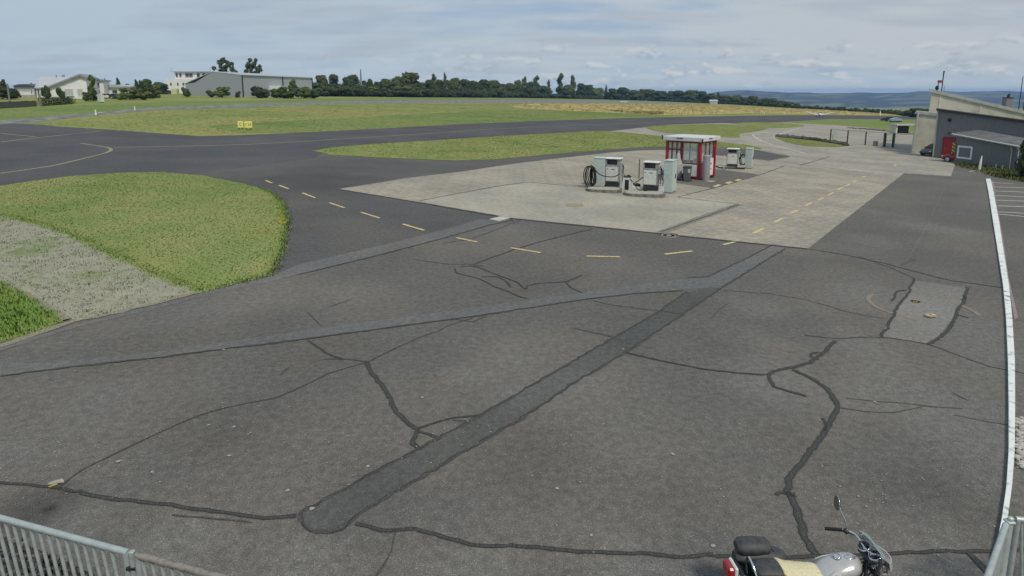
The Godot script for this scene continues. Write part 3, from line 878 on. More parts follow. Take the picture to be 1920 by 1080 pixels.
func build_markings():
	var lines := Node3D.new()
	lines.name = "pavement_markings"
	add_child(lines)
	struct(lines, "painted yellow and white lines on the apron", "markings")
	dashes("dash", [-14.4, -37.07, -13.68, -36.13, -13.03, -35.43, -12.09, -34.25, -10.97, -33.1, -9.88, -31.7, -8.82, -30.49, -7.8, -29.31, -6.8, -28.35, -5.73, -27.18, -4.56, -26.12, -3.52, -25.03, -2.12, -23.91, -1.3, -23.32, -0.04, -22.58, 1.02, -22.01, 2.61, -21.73, 3.78, -21.77, 5.49, -22.36, 6.66, -22.98, 8.2, -24.19, 9.04, -24.93], 0.135, 0.03, plain("worn_yellow"), lines)
	dashes("dash", [10.21, -26.46, 11.13, -27.68, 12.19, -29.13, 13.07, -30.29, 14.06, -31.7, 14.86, -32.72, 15.88, -34.16, 16.8, -35.35, 17.67, -36.41, 18.46, -37.41, 19.22, -38.46, 20.19, -39.7, 21.08, -41, 22.14, -42.4, 22.63, -43, 23.6, -44.23, 24.29, -45.19, 25.27, -46.54, 26.88, -48.71, 27.51, -49.5, 35.25, -58.79, 36.33, -60.21], 0.15, 0.036, plain("worn_yellow"), lines)
	dashes("dash", [12.92, -40.48, 13.65, -41.59, 14.28, -42.23, 14.96, -43.28, 15.47, -43.79, 16.1, -44.76], 0.3, 0.05, plain("worn_yellow"), lines)
	var st := mb()
	for q in [[-29.32, -36.4, -29.05, -40.35, -29.97, -44.83, -30.89, -48.91, -31.8, -50.86, -32.66, -51.99, -33.25, -52.52, -37.03, -55.07], [-43.03, -53.88, -43.52, -59.52, -43.75, -68.76], [-49.55, -62.19, -44.19, -59.56], [-32.67, -52.49, -24.27, -59.13, -18.25, -68.6, -10.85, -81.7, -1.62, -97.77, 13.77, -118.79, 31.49, -140.95, 67.16, -184.6, 116.78, -239.51, 162.18, -280.38]]:
		band_into(st, dense(pv(q), 1.2, 0.01), 0.22, 0.026, 0.3)
	obj("taxi_line", st, plain("faded_yellow"), lines)
	st = mb()
	for q in [[45.68, -114.46, 41.29, -108.37, 39.22, -104.75, 36.76, -96.82, 34.33, -87.82, 32.97, -79.16, 32.41, -72.51, 31.87, -69.17], [61.53, -137.5, 41.33, -101.35, 38.63, -93.3, 37.67, -87.92]]:
		band_into(st, dense(pv(q), 0.8, 0.01), 0.28, 0.03, 0.25)
	obj("road_line", st, plain("worn_white"), lines)
	dashes("bay_line", [36.34, -48, 37.77, -47.76, 34.48, -45.39, 37.07, -45.36, 32.89, -43.06, 35.18, -43, 31.33, -40.92, 33.27, -40.61, 29.75, -38.76, 31.74, -38.7, 28.05, -36.4, 30.01, -36.54, 26.53, -34.31, 28.03, -34.06, 25.94, -33.52, 27.13, -32.94], 0.2, 0.03, plain("worn_white"), lines)
	dashes("bay_line", [40.18, -55.91, 41.75, -57.1], 0.2, 0.03, plain("worn_white"), lines)
	sheet("yellow_spot", dense(pv([2.7, -31.89, 2.97, -32.49, 3.31, -32.63, 3.62, -32.37, 3.64, -31.83, 3.24, -31.39, 2.82, -31.46]), 0.3, 0.05, true), 0.04, plain("faded_yellow"), lines)
	sheet("rose_band", pv([37.3, -49.41, 37.01, -48.74, 29.08, -37.86, 25.65, -33.1, 19.68, -24.85, 16.71, -20.79, 13.69, -16.51, 13.5, -16.41, 16.67, -20.78, 19.58, -24.83, 25.49, -33.07]), 0.028, plain("faded_rose"), lines)
	st = mb()
	for a0 in [[2.2, 4.1], [-0.5, 0.45]]:
		var pts := PackedVector2Array()
		var c := pv([11.5, -17.17])[0]
		for i in 17:
			var a: float = lerpf(a0[0], a0[1], i / 16.0)
			pts.append(c + Vector2(cos(a), sin(a)) * 1.33)
		band_into(st, pts, 0.13, 0.026, 0.4)
	obj("rust_ring", st, plain("rust_ring"), lines)
	st = mb()
	band_into(st, dense(pv([31.81, -46.39, 19.99, -30.13, 14.25, -22.4]), 0.8, 0.03), 0.06, 0.026, 0.7)
	obj("pale_seam", st, plain("asphalt_pale"), lines)


func blade_tuft(h: float, spread: float, blades: int, w: float) -> ArrayMesh:
	var st := mb()
	for i in blades:
		var a := rng.randf() * TAU
		var o := Vector3(cos(a), 0, sin(a)) * spread * sqrt(rng.randf())
		var side := Vector3(cos(a * 3.1), 0, sin(a * 3.1)) * w * 0.5
		var tip := o + Vector3(rng.randf_range(-0.6, 0.6), 0, rng.randf_range(-0.6, 0.6)) * h * 0.6 + Vector3.UP * h * rng.randf_range(0.6, 1.1)
		for q in [o - side, o + side, tip]:
			st.set_normal((Vector3.UP + (q - o) * 0.5).normalized())
			st.add_vertex(q)
	return st.commit()


func scatter(called: String, poly: PackedVector2Array, count: int, mesh: Mesh, m: Material, lift: float, tones: Array, smin: float, smax: float, parent: Node, near := Vector2.ZERO) -> MultiMeshInstance3D:
	var lo := poly[0]
	var hi := poly[0]
	for q in poly:
		lo = lo.min(q)
		hi = hi.max(q)
	var at := []
	var tries := 0
	while at.size() < count and tries < count * 12:
		tries += 1
		var q := Vector2(rng.randf_range(lo.x, hi.x), rng.randf_range(lo.y, hi.y))
		if Geometry2D.is_point_in_polygon(q, poly):
			at.append(q)
	var mm := MultiMesh.new()
	mm.transform_format = MultiMesh.TRANSFORM_3D
	mm.use_colors = true
	mm.mesh = mesh
	mm.instance_count = at.size()
	var n := FastNoiseLite.new()
	n.seed = 91
	n.frequency = 0.12
	for i in at.size():
		var q: Vector2 = at[i]
		var s := rng.randf_range(smin, smax)
		mm.set_instance_transform(i, Transform3D(Basis(Vector3.UP, rng.randf() * TAU).scaled(Vector3(s, s * rng.randf_range(0.7, 1.3), s)), on(q.x, q.y, lift)))
		var k := clampf(0.5 + n.get_noise_2d(q.x, q.y) * 1.1 + rng.randf_range(-0.3, 0.3), 0, 0.999) * (tones.size() - 1)
		mm.set_instance_color(i, (tones[int(k)] as Color).lerp(tones[int(k) + 1], k - int(k)))
	var o := MultiMeshInstance3D.new()
	o.name = numbered(called) if parent == self else called
	o.multimesh = mm
	mesh.surface_set_material(0, m)
	o.set_meta("kind", "stuff")
	parent.add_child(o, true)
	return o


func build_grass():
	var blade := mat("blade", Color.WHITE, 0.8)
	blade.vertex_color_use_as_albedo = true
	blade.backlight_enabled = true
	blade.backlight = Color(0.35, 0.35, 0.2)
	var green := [Color(0.21, 0.30, 0.10), Color(0.265, 0.345, 0.135), Color(0.335, 0.385, 0.175), Color(0.41, 0.43, 0.24)]
	# near island on the left
	var near_poly := dense(pv([-26.2, -30.16, -25.97, -32.13, -25.7, -33.95, -25.13, -36.05, -23.39, -38.19, -21.55, -38.93, -18.48, -37.95, -15.34, -35.75, -13.45, -33.95, -11.88, -31.63, -10.57, -28.88, -9.53, -26.32, -8.85, -24.32, -8.1, -21.81, -7.46, -19.44, -7.23, -18.34, -7.65, -17.7, -8.21, -16.93, -8.47, -16.62, -9.45, -17.34, -10.72, -18.28, -13.28, -20.38, -16.41, -22.91, -20.74, -25.46, -24.56, -28.21]), 0.45, 0.04, true)
	var isl := sheet("grass_island", near_poly, 0.05, plain("island_grass"), self, 0.04)
	struct(isl, "near grass island with a rounded right end", "grass island")
	tag(scatter("grass", near_poly, 26000, blade_tuft(0.028, 0.12, 9, 0.015), blade, 0.045, green, 0.6, 1.25, self), "short mown grass of the near rounded island", "grass", "", "stuff")
	# greener longer fringe along the rims
	var rim := PackedVector2Array()
	for q in dense(pv([-20.74, -25.46, -16.41, -22.91, -13.28, -20.38, -10.72, -18.28, -9.45, -17.34, -8.47, -16.62, -8.21, -16.93, -7.65, -17.7, -7.23, -18.34, -7.46, -19.44, -8.1, -21.81, -8.85, -24.32, -9.53, -26.32, -10.57, -28.88, -11.88, -31.63, -13.45, -33.95]), 0.05):
		rim.append(q)
	tag(fringe("grass", rim, 3600, blade_tuft(0.06, 0.12, 9, 0.018), blade, [Color(0.20, 0.33, 0.075), Color(0.25, 0.38, 0.10), Color(0.31, 0.42, 0.13)], 0.11), "long green grass fringe round the near island", "grass", "", "stuff")
	var low_poly := dense(pv([-23.1, -21.48, -13.99, -16.85, -12.18, -15.57, -10.99, -14.65, -10.38, -14.2, -10.55, -13.39, -10.81, -12.79, -12.14, -10.82]), 0.3, 0.04, true)
	isl = sheet("grass_island", low_poly, 0.05, plain("island_grass"), self, 0.04)
	struct(isl, "grass patch at the left edge below the gravel strip", "grass island")
	tag(scatter("grass", low_poly, 9000, blade_tuft(0.075, 0.12, 9, 0.018), blade, 0.045, [Color(0.15, 0.29, 0.05), Color(0.21, 0.35, 0.07), Color(0.28, 0.39, 0.11), Color(0.38, 0.36, 0.16)], 0.6, 1.3, self), "lush green grass below the gravel strip", "grass", "", "stuff")
	var gravel_poly := dense(pv([-38.07, -36.05, -20.82, -25.56, -16.46, -22.99, -13.32, -20.44, -10.75, -18.33, -9.47, -17.39, -8.44, -16.62, -9, -15.68, -9.75, -14.69, -10.22, -14.11, -10.4, -14.2, -12.21, -15.61, -14.03, -16.9, -23.25, -21.63]), 0.4, 0.04, true)
	struct(sheet("gravel_strip", gravel_poly, 0.035, plain("gravel"), self, 0.02), "pale gravel strip with sparse weeds between the two lawns", "gravel strip")
	tag(scatter("weeds", gravel_poly, 3800, blade_tuft(0.05, 0.09, 6, 0.02), blade, 0.03, [Color(0.07, 0.12, 0.03), Color(0.14, 0.18, 0.06), Color(0.22, 0.24, 0.1)], 0.4, 1.2, self), "small green weeds growing through the pale gravel", "weeds", "", "stuff")
	tag(scatter("gravel_stones", gravel_poly, 9000, stone_mesh(), stone_mat(), 0.035, [Color(0.14, 0.14, 0.12), Color(0.26, 0.26, 0.23), Color(0.38, 0.38, 0.34)], 0.012, 0.03, self), "loose pale stones on the gravel strip", "gravel", "", "stuff")
	var edge := mb()
	band_into(edge, dense(pv([-11.37, -11.56, -10.7, -12.66, -10.46, -13.27, -10.22, -14.08, -9.72, -14.66, -8.98, -15.64, -8.19, -16.88, -7.21, -18.28]), 0.25, 0.03), 0.22, 0.03, 0.5)
	struct(obj("sandy_verge", edge, plain("sandy")), "narrow sandy verge between lawn and asphalt", "verge")
	edge = mb()
	band_into(edge, dense(pv([-10.36, -14.17, -12.18, -15.57, -13.99, -16.85]), 0.25, 0.03), 0.18, 0.055, 0.5)
	struct(obj("sandy_verge", edge, plain("sandy")), "sandy line between gravel strip and lower lawn", "verge")
	# the other islands
	var isles := [
		[[-17, -54.78, -16.47, -58.13, -13.73, -63.42, -9.25, -69.51, -1.34, -80.85, 11.32, -97.5, 14.38, -100.77, 18.97, -95.19, 21.9, -90.92, 26.67, -83.25, 29.35, -80.11, 28.67, -73.5, 26.83, -73.16, 24.03, -74.93, 16.92, -72.53, 12.68, -69.19, 7.42, -63.54, 1.9, -56.91, -1.76, -52.59, -4.7, -51.06, -8.54, -51.08, -11.18, -51.49, -14.83, -52.24], "long grass island behind the paved forecourt", 13000],
		[[24.36, -117.13, 30.66, -127.67, 43.29, -141.33, 50.8, -139.39, 51.1, -128.43, 36.65, -104.11, 34.94, -98.28, 32.98, -94.49, 30.3, -95.47, 24.41, -101.8], "grass island behind the red kiosk", 6000],
		[[51.27, -150.35, 65.12, -163.94, 70.74, -158.24, 65.44, -145.21, 53.5, -131.74, 51.85, -142.3], "thin grass wedge between taxiway and access road", 1500],
		[[41.45, -100.8, 44.46, -93.8, 44.48, -85.34, 40.85, -81.04, 37.58, -80.57, 37.43, -87.35], "small grass triangle beside the wire fence", 1500],
	]
	for q in isles:
		var p := dense(pv(q[0]), 0.8, 0.08, true)
		struct(sheet("grass_island", p, 0.06, plain("island_grass"), self, 0.035), q[1], "grass island")
		tag(scatter("grass", p, q[2], blade_tuft(0.05, 0.4, 14, 0.03), blade, 0.05, [Color(0.22, 0.265, 0.08), Color(0.27, 0.31, 0.1), Color(0.33, 0.34, 0.14), Color(0.4, 0.39, 0.19)], 0.6, 1.2, self), "grass tufts of the " + (q[1] as String).replace("grass ", ""), "grass", "", "stuff")
	# strips of the field beyond
	struct(sheet("mown_strip", dense(pv([-77.76, -88.85, -86.42, -109.2, -88.33, -132.41, -90.18, -166.03, -85.07, -202.76, -78.36, -297.83, -53.64, -407.84, 19.85, -603.54, 125.15, -800.87, 222.28, -818.49, 203.04, -747.55, 106.62, -682.17, 16.29, -495.27, -43.61, -331.41, -64.02, -243.16, -71.1, -169.3, -73.86, -135.8, -67.2, -100.49, -63.72, -80.26, -60.57, -68.99]), 6.0, 0.8, true), 0.012, plain("mown_grass")), "darker mown verge on the far side of the runway", "grass")
	struct(sheet("mown_strip", dense(pv([-38.34, -85.74, -29.97, -113.29, -19.62, -148.58, 6.96, -211.13, 37.2, -204.84, 47.41, -197.94, 44.23, -184.61, 17.04, -147.26, -1.99, -120.01, -15.75, -95.07, -23.79, -79.66, -28.71, -72.05]), 5.0, 1.0, true), 0.012, plain("mown_grass")), "darker mown verge beside the taxiway", "grass")
	var right_green := pv([74.34, -172.78, 108.33, -218.39, 133.27, -237.05, 160.46, -255.34, 184.76, -265.96, 92.12, -132.1, 82.73, -139.72, 84.94, -155.34, 81.83, -164.72, 74.52, -166.74])
	struct(sheet("mown_strip", right_green, 0.026, plain("mown_grass")), "bright green lawn in front of the small aeroplane", "grass")
	var dry := dense(pv([0, -255.64, 11.01, -334.33, 69.11, -441.83, 158.38, -565.71, 196.14, -541.06, 220.83, -496.03, 241.75, -457.87, 251, -416.51, 212.46, -352.41, 152.35, -307.53, 107.26, -282.53, 71.08, -232.67, 48.81, -203.83, 37.76, -207.95, 24.64, -213.33, 7.42, -224.96]), 5.0, 1.6, true)
	struct(sheet("dry_meadow", dry, 0.014, plain("dry_grass")), "straw coloured meadow between runway and taxiway", "meadow")
	tag(scatter("dry_grass", dry, 5200, blade_tuft(0.5, 1.1, 12, 0.09), blade, 0.0, [Color(0.30, 0.28, 0.11), Color(0.46, 0.39, 0.18), Color(0.56, 0.47, 0.25), Color(0.48, 0.38, 0.2)], 0.7, 1.5, self), "tall straw coloured grass standing in the meadow", "grass", "", "stuff")
	tag(scatter("brown_weeds", pv([34.15, -230.02, 56.63, -245.11, 49.99, -207.33, 36.66, -201.83]), 110, blade_tuft(0.5, 0.7, 12, 0.12), blade, 0.0, [Color(0.12, 0.11, 0.045), Color(0.2, 0.15, 0.07), Color(0.26, 0.2, 0.1)], 0.7, 1.4, self), "rusty brown weeds along the edge of the straw meadow", "weeds", "", "stuff")
	tag(scatter("field_tufts", pv([-56.76, -76.2, -64.58, -118.61, -52.4, -198.87, 0, -313.96, 46.74, -195.13, 4.32, -130.57, -22, -82.9, -32.51, -67.51, -45.27, -71.86]), 7000, blade_tuft(0.10, 0.9, 14, 0.05), blade, 0.0, [Color(0.22, 0.25, 0.08), Color(0.27, 0.29, 0.11), Color(0.34, 0.33, 0.15)], 0.6, 1.2, self), "uneven grass tufts of the field behind the taxiway", "grass", "", "stuff")
	# yellow flowering weeds on the rim of the near island
	var yellow := blade_tuft(0.10, 0.18, 9, 0.03)
	tag(scatter("yellow_flowers", pv([-10.44, -27.85, -10.04, -27.66, -9.24, -25.48, -9.42, -25.14]), 26, yellow, blade, 0.05, [Color(0.42, 0.40, 0.04), Color(0.55, 0.50, 0.06)], 0.5, 1.0, self), "yellow flowering weeds at the island's right rim", "flowers", "", "stuff")
	tag(scatter("yellow_flowers", pv([-10.15, -23.56, -9.67, -23.82, -9.3, -22.97, -9.68, -22.57]), 14, yellow, blade, 0.05, [Color(0.36, 0.36, 0.04), Color(0.5, 0.46, 0.06)], 0.4, 0.8, self), "yellow flowers inside the near grass island", "flowers", "", "stuff")
	# grit and lichen on the near asphalt
	var st := mb()
	# centre x, z, spread along x and z
	var areas := [[[-6.44, -8.74], 1.1, 0.6], [[-2.25, -9.58], 1.6, 0.7], [[0.34, -9.25], 2.0, 0.8], [[2.35, -10.95], 3.4, 2.0], [[5.33, -8.54], 1.2, 0.7], [[-3.78, -9.49], 1.2, 0.8], [[-7.65, -11.83], 1.6, 0.9], [[4.98, -17.37], 4.0, 2.4]]
	for k in 480:
		var area: Array = areas[k % 8]
		var c := pv(area[0])[0] + Vector2(rng.randfn() * area[1], rng.randfn() * area[2])
		var r := rng.randf_range(0.005, 0.017) * (2.2 if rng.randf() < 0.05 else 1.0)
		var ring2 := PackedVector2Array()
		for i in 7:
			ring2.append(c + Vector2.from_angle(TAU * i / 7.0) * r * rng.randf_range(0.6, 1.2))
		sheet_into(st, ring2, 0.032)
	tag(obj("grit", st, mat("grit", Color(0.58, 0.58, 0.55), 0.9)), "pale specks of grit scattered over the near asphalt", "grit", "", "stuff")


func fringe(called: String, line: PackedVector2Array, count: int, mesh: Mesh, m: Material, tones: Array, wide: float) -> MultiMeshInstance3D:
	var mm := MultiMesh.new()
	mm.transform_format = MultiMesh.TRANSFORM_3D
	mm.use_colors = true
	mm.mesh = mesh
	mm.instance_count = count
	mesh.surface_set_material(0, m)
	for i in count:
		var q := line[rng.randi() % line.size()] + Vector2(rng.randfn(), rng.randfn()) * wide
		var s := rng.randf_range(0.4, 1.2)
		mm.set_instance_transform(i, Transform3D(Basis(Vector3.UP, rng.randf() * TAU).scaled(Vector3.ONE * s), on(q.x, q.y, 0.03)))
		mm.set_instance_color(i, tones[rng.randi() % tones.size()])
	var o := MultiMeshInstance3D.new()
	o.name = numbered(called)
	o.multimesh = mm
	add_child(o, true)
	return o


func stone_mesh() -> ArrayMesh:
	var st := mb()
	var rings := []
	for i in 5:
		var a := PI * i / 4.0
		var row := []
		for j in 6:
			var s := maxf(sin(a), 0.01) * rng.randf_range(0.8, 1.15)
			row.append(Vector3(cos(TAU * j / 6) * s, -cos(a) * 0.6, sin(TAU * j / 6) * s))
		rings.append(row)
	loft(st, rings, false)
	return st.commit()


func stone_mat() -> StandardMaterial3D:
	var m := mat("stone", Color.WHITE, 0.9)
	m.vertex_color_use_as_albedo = true
	return m


# ------------------------------------------------------------------ trees
func crown_mesh(kind: String, sd: int) -> ArrayMesh:
	# a crown one metre high and one wide, its foot at the origin: leaf sprays round uneven lobes
	rng.seed = sd
	var st := mb()
	var lobes := []
	match kind:
		"broad":
			for i in 15:
				var a := rng.randf() * TAU
				var y := rng.randf_range(0.08, 0.84)
				var off := rng.randf_range(0.14, 0.4) * (1.0 - 0.85 * maxf(0.0, y - 0.4))
				lobes.append([Vector3(cos(a) * off, y, sin(a) * off), rng.randf_range(0.12, 0.2)])
			lobes.append([Vector3(0, 0.4, 0), 0.33])
			lobes.append([Vector3(0.05, 0.14, 0.02), 0.3])
			lobes.append([Vector3(-0.03, 0.62, 0.03), 0.27])
			lobes.append([Vector3(0.02, 0.8, -0.02), 0.18])
		"bush":
			for i in 9:
				var a := rng.randf() * TAU
				var off := rng.randf_range(0.1, 0.36)
				lobes.append([Vector3(cos(a) * off, rng.randf_range(0.15, 0.72), sin(a) * off), rng.randf_range(0.15, 0.26)])
			lobes.append([Vector3(0, 0.35, 0), 0.36])
		"tall":
			for i in 12:
				var a := rng.randf() * TAU
				var y := 0.12 + 0.8 * i / 11.0
				var off := rng.randf_range(0.05, 0.24) * (1.1 - 0.6 * y)
				lobes.append([Vector3(cos(a) * off, y, sin(a) * off), rng.randf_range(0.1, 0.17)])
			lobes.append([Vector3(0, 0.42, 0), 0.24])
		"cone":
			for i in 10:
				var y := 0.06 + 0.86 * i / 9.0
				lobes.append([Vector3(rng.randf_range(-0.05, 0.05), y, rng.randf_range(-0.05, 0.05)), 0.40 * (1.0 - y) + 0.035])
		"airy":
			for i in 26:
				var a := rng.randf() * TAU
				var y := rng.randf_range(0.52, 0.96)
				var off := rng.randf_range(0.05, 0.44) * sqrt(maxf(0.1, 1.0 - pow((y - 0.66) / 0.34, 2.0)))
				lobes.append([Vector3(cos(a) * off, y, sin(a) * off), rng.randf_range(0.05, 0.09)])
	var per: int = {"broad": 120, "bush": 120, "tall": 95, "cone": 120, "airy": 46}[kind]
	var leaf: float = {"broad": 0.055, "bush": 0.07, "tall": 0.05, "cone": 0.05, "airy": 0.045}[kind]
	for l in lobes:
		var c: Vector3 = l[0]
		var r: float = l[1]
		for i in per:
			var n := Vector3(rng.randfn(), rng.randfn(), rng.randfn()).normalized()
			var p := c + n * r * rng.randf_range(0.7, 1.12) * Vector3(1, 0.85, 1)
			if p.y < 0.0:
				continue
			var u := n.cross(Vector3(rng.randfn(), rng.randfn(), rng.randfn())).normalized()
			var v := (n.cross(u) + n * rng.randf_range(-0.8, 0.8)).normalized()
			var s := leaf * rng.randf_range(0.5, 1.25)
			var sh := (n * 0.75 + (p - Vector3(0, 0.3, 0)).normalized() * 0.45).normalized()
			var tone := rng.randf_range(0.65, 1.35)
			var col := Color(0.95 * tone + 0.12 * rng.randf(), tone, 0.8 * tone)
			var q := [p - u * s, p + v * s * 0.6, p + u * s, p - v * s * 0.6]
			for t in [0, 1, 2, 0, 2, 3]:
				st.set_normal(sh)
				st.set_uv(Vector2.ZERO)
				st.set_color(col)
				st.add_vertex(q[t])
		if kind != "airy":
			# twigs and inner leaves close the heart of each lobe
			var rings := []
			for i in 5:
				var a := PI * i / 4.0
				rings.append(ring(c + Vector3(0, -cos(a) * r * 0.62, 0), Vector3(1, 0, 0) * r * 0.7 * maxf(sin(a), 0.02), Vector3(0, 0, 1) * r * 0.7 * maxf(sin(a), 0.02), 7))
			st.set_color(Color(0.8, 0.85, 0.7))
			loft(st, rings, false)
	return st.commit()


func trunk_mesh(kind: String) -> ArrayMesh:
	var st := mb()
	var top := 0.75 if kind in ["airy", "tall", "cone"] else 0.5
	tube(st, [Vector3(0, -0.06, 0), Vector3(0.004, 0.1, 0), Vector3(-0.006, top * 0.5, 0.004), Vector3(0, top, 0)], [0.028, 0.022, 0.016, 0.006], 7)
	for i in (9 if kind == "airy" else 4):
		var a := TAU * i * 0.382
		var y := lerpf(0.18, top * 0.85, i / 8.0 if kind == "airy" else i / 3.0)
		var d := Vector3(cos(a), 0, sin(a))
		tube(st, [Vector3(0, y, 0), d * 0.14 + Vector3(0, y + 0.1, 0), d * 0.3 + Vector3(0, y + 0.26, 0)], [0.012, 0.008, 0.003], 5)
	return st.commit()


func leaf_mat(key: String, c: Color) -> StandardMaterial3D:
	var m := mat(key, c, 0.85)
	m.vertex_color_use_as_albedo = true
	m.backlight_enabled = true
	m.backlight = Color(0.25, 0.3, 0.12)
	return m


func tree(called: String, kind: String, variant: int, tone: String, row: Array, label: String, category: String, group := "", lift := 0.0):
	# row: x, z, height, width
	var x: float = row[0]
	var z: float = row[1]
	var key := kind + str(variant % 3)
	if not tex_cache.has(key):
		tex_cache[key] = crown_mesh(kind, 300 + key.hash() % 1000)
		tex_cache[key + "t"] = trunk_mesh(kind)
	var t := thing(called, label, category, Vector3(x, land(x, z) + lift, z), variant * 1.7, group)
	var low := 0.0 if kind != "airy" else 0.06
	var size := Basis().scaled(Vector3(row[3] * 1.25, row[2] * 1.02, row[3] * 1.25))
	var crown := part("crown", tex_cache[key], t, Transform3D(size, Vector3(0, row[2] * low, 0)))
	crown.set_surface_override_material(0, plain(tone))
	var trunk := part("trunk", tex_cache[key + "t"], t, Transform3D(Basis().scaled(Vector3(row[2], row[2], row[2])), Vector3.ZERO))
	trunk.set_surface_override_material(0, plain("bark"))


func ordinal(n: int) -> String:
	var tail := "th"
	if n % 100 < 11 or n % 100 > 13:
		tail = {1: "st", 2: "nd", 3: "rd"}.get(n % 10, "th")
	return str(n) + tail


func build_trees():
	mat("bark", lin(0.07, 0.055, 0.04), 0.95)
	leaf_mat("leaf_dark", lin(0.043, 0.070, 0.021))
	leaf_mat("leaf_mid", lin(0.062, 0.095, 0.027))
	leaf_mat("leaf_light", lin(0.105, 0.145, 0.042))
	leaf_mat("leaf_conifer", lin(0.030, 0.048, 0.022))
	leaf_mat("leaf_olive", lin(0.074, 0.086, 0.027))
	leaf_mat("leaf_deep", lin(0.036, 0.068, 0.024))
	leaf_mat("leaf_brown", lin(0.060, 0.045, 0.025))
	# the wood that closes the airfield, counted from the hangar: kind, tone, then x, z, height, width
	var row := [
		["broad", 0, -106.7, -367, 11.8, 9.2], ["bush", 2, -101.6, -347.3, 6.7, 9.8], ["broad", 0, -104.4, -380.5, 12.6, 8.9], ["bush", 2, -98, -365.7, 7.1, 12.2], ["broad", 0, -100.3, -404.3, 13, 10.8], ["bush", 2, -94.2, -384.8, 7.8, 14.1],
		["broad", 1, -96.6, -426, 10, 6.4], ["broad", 0, -95.1, -435, 11.2, 5.1], ["bush", 2, -85.1, -383.4, 6.8, 10.9], ["broad", 1, -87.1, -420.9, 9.5, 9.1], ["broad", 1, -78.6, -412.5, 11.3, 11.7], ["broad", 1, -74.9, -429.7, 13.5, 12.2],
		["broad", 0, -71.2, -446.4, 16.9, 17.9], ["bush", 1, -68.9, -411, 8, 17.1], ["broad", 1, -65.8, -470.9, 10.6, 11], ["broad", 1, -57.8, -456.4, 12.5, 10.6], ["tall", 1, -55.7, -464.6, 15.7, 7], ["broad", 0, -53.1, -475.3, 13, 10.3],
		["tall", 0, -50.1, -487.6, 16.9, 4.1], ["broad", 1, -45.7, -505.6, 15.1, 12.6], ["broad", 0, -39.3, -531.6, 15, 13.3], ["broad", 1, -33, -557.4, 14.4, 13], ["broad", 0, -27.2, -580.9, 15.9, 14.5], ["broad", 1, -16.8, -566.8, 15.5, 16.1],
		["broad", 0, -8.8, -596.2, 13, 12.9], ["broad", 1, -1, -625.1, 14.1, 14.6], ["broad", 1, 6.4, -652.8, 17.9, 10.9], ["tall", 0, 12.8, -676.3, 20.2, 9], ["tall", 1, 27.7, -731.4, 23, 13.4], ["broad", 0, 19, -640.8, 16.6, 12.8],
		["tall", 0, 39.8, -711.5, 18.4, 7.1], ["broad", 1, 34.2, -692.4, 13.4, 17.3], ["tall", 0, 57, -769.9, 26.7, 14.1], ["tall", 0, 78.2, -842.2, 27.8, 12.6], ["broad", 1, 60.5, -721.8, 15.7, 20.5], ["broad", 0, 83.6, -794, 19.2, 15.9],
		["broad", 1, 100.2, -846, 18.5, 21.2], ["broad", 2, 105.3, -800.5, 14.2, 16], ["cone", 0, 123.5, -853.5, 18.6, 7.1], ["broad", 1, 122.9, -794.7, 14.1, 19.9], ["broad", 0, 144.7, -853.9, 16.6, 21.3], ["broad", 1, 152.5, -820.4, 13.3, 20.5],
		["broad", 0, 177.3, -883.6, 15.7, 20.6], ["broad", 1, 181.2, -840.8, 15, 22.4], ["broad", 0, 187.5, -808.3, 13.1, 20.2], ["broad", 1, 211.4, -862.4, 14, 20.1], ["broad", 0, 213.6, -821.6, 14.6, 20.5], ["broad", 1, 218.6, -790.4, 15.4, 21.1],
		["broad", 1, 223.2, -761.6, 14.2, 19], ["broad", 0, 223.2, -727, 11.2, 14.5], ["cone", 3, 242.1, -761.9, 13.6, 7.6], ["broad", 0, 237, -719.7, 9.9, 14.4], ["broad", 1, 237.9, -691, 10.1, 15], ["broad", 1, 236, -660.2, 8, 12.1],
		["broad", 0, 236.8, -636, 9.8, 13.8], ["broad", 1, 237.5, -613.5, 7.5, 12.3], ["broad", 1, 235.9, -589.1, 7.7, 11.8], ["broad", 0, 235.5, -568.2, 6, 10.4], ["broad", 1, 233, -545.7, 5.3, 9.1], ["broad", 1, 231.7, -526.3, 4.3, 7.9],
		["bush", 0, 228.5, -505.8, 3.3, 6.7], ["bush", 1, 227.4, -489.1, 2.8, 7.3], ["broad", 0, 235.1, -498.6, 3.3, 3.7], ["broad", 0, 235.8, -484.6, 2.8, 5.7], ["bush", 1, 234.5, -469.2, 2.3, 6.3], ["broad", 0, 229.8, -450.8, 2.9, 5.3],
		["bush", 1, 230.5, -439.3, 2.2, 5.1], ["bush", 0, 229.5, -426.7, 1.7, 5], ["bush", 1, 228.6, -414.7, 1.7, 4.8], ["broad", 0, 226.9, -402.6, 1.6, 3.4], ["broad", 0, 223.9, -389.7, 2.5, 2.6], ["bush", 1, 221.7, -378.3, 2.2, 5.7],
		["bush", 0, 211.2, -351.2, 2.6, 6.4], ["broad", 1, 200.8, -326.7, 3.2, 6.5], ["broad", 0, 190.7, -304.5, 4.5, 6.6], ["broad", 1, 197.2, -310, 4.3, 6.2],
	]
	var tones := ["leaf_dark", "leaf_mid", "leaf_light", "leaf_conifer"]
	var kinds := {"broad": "broadleaf tree", "bush": "low bushy tree", "tall": "tall narrow tree", "cone": "pointed conifer"}
	var shade := ["dark green", "green", "light green", "blackish green"]
	for i in row.size():
		var q: Array = row[i]
		tree("tree", q[0], i, tones[q[1]] if i % 3 or q[1] == 3 else ["leaf_olive", "leaf_deep", "leaf_light"][q[1] % 3], q.slice(2), "%s, %s from the grey hangar in the far tree line" % [kinds[q[0]], ordinal(i + 1)], "tree", "trees of the far tree line")
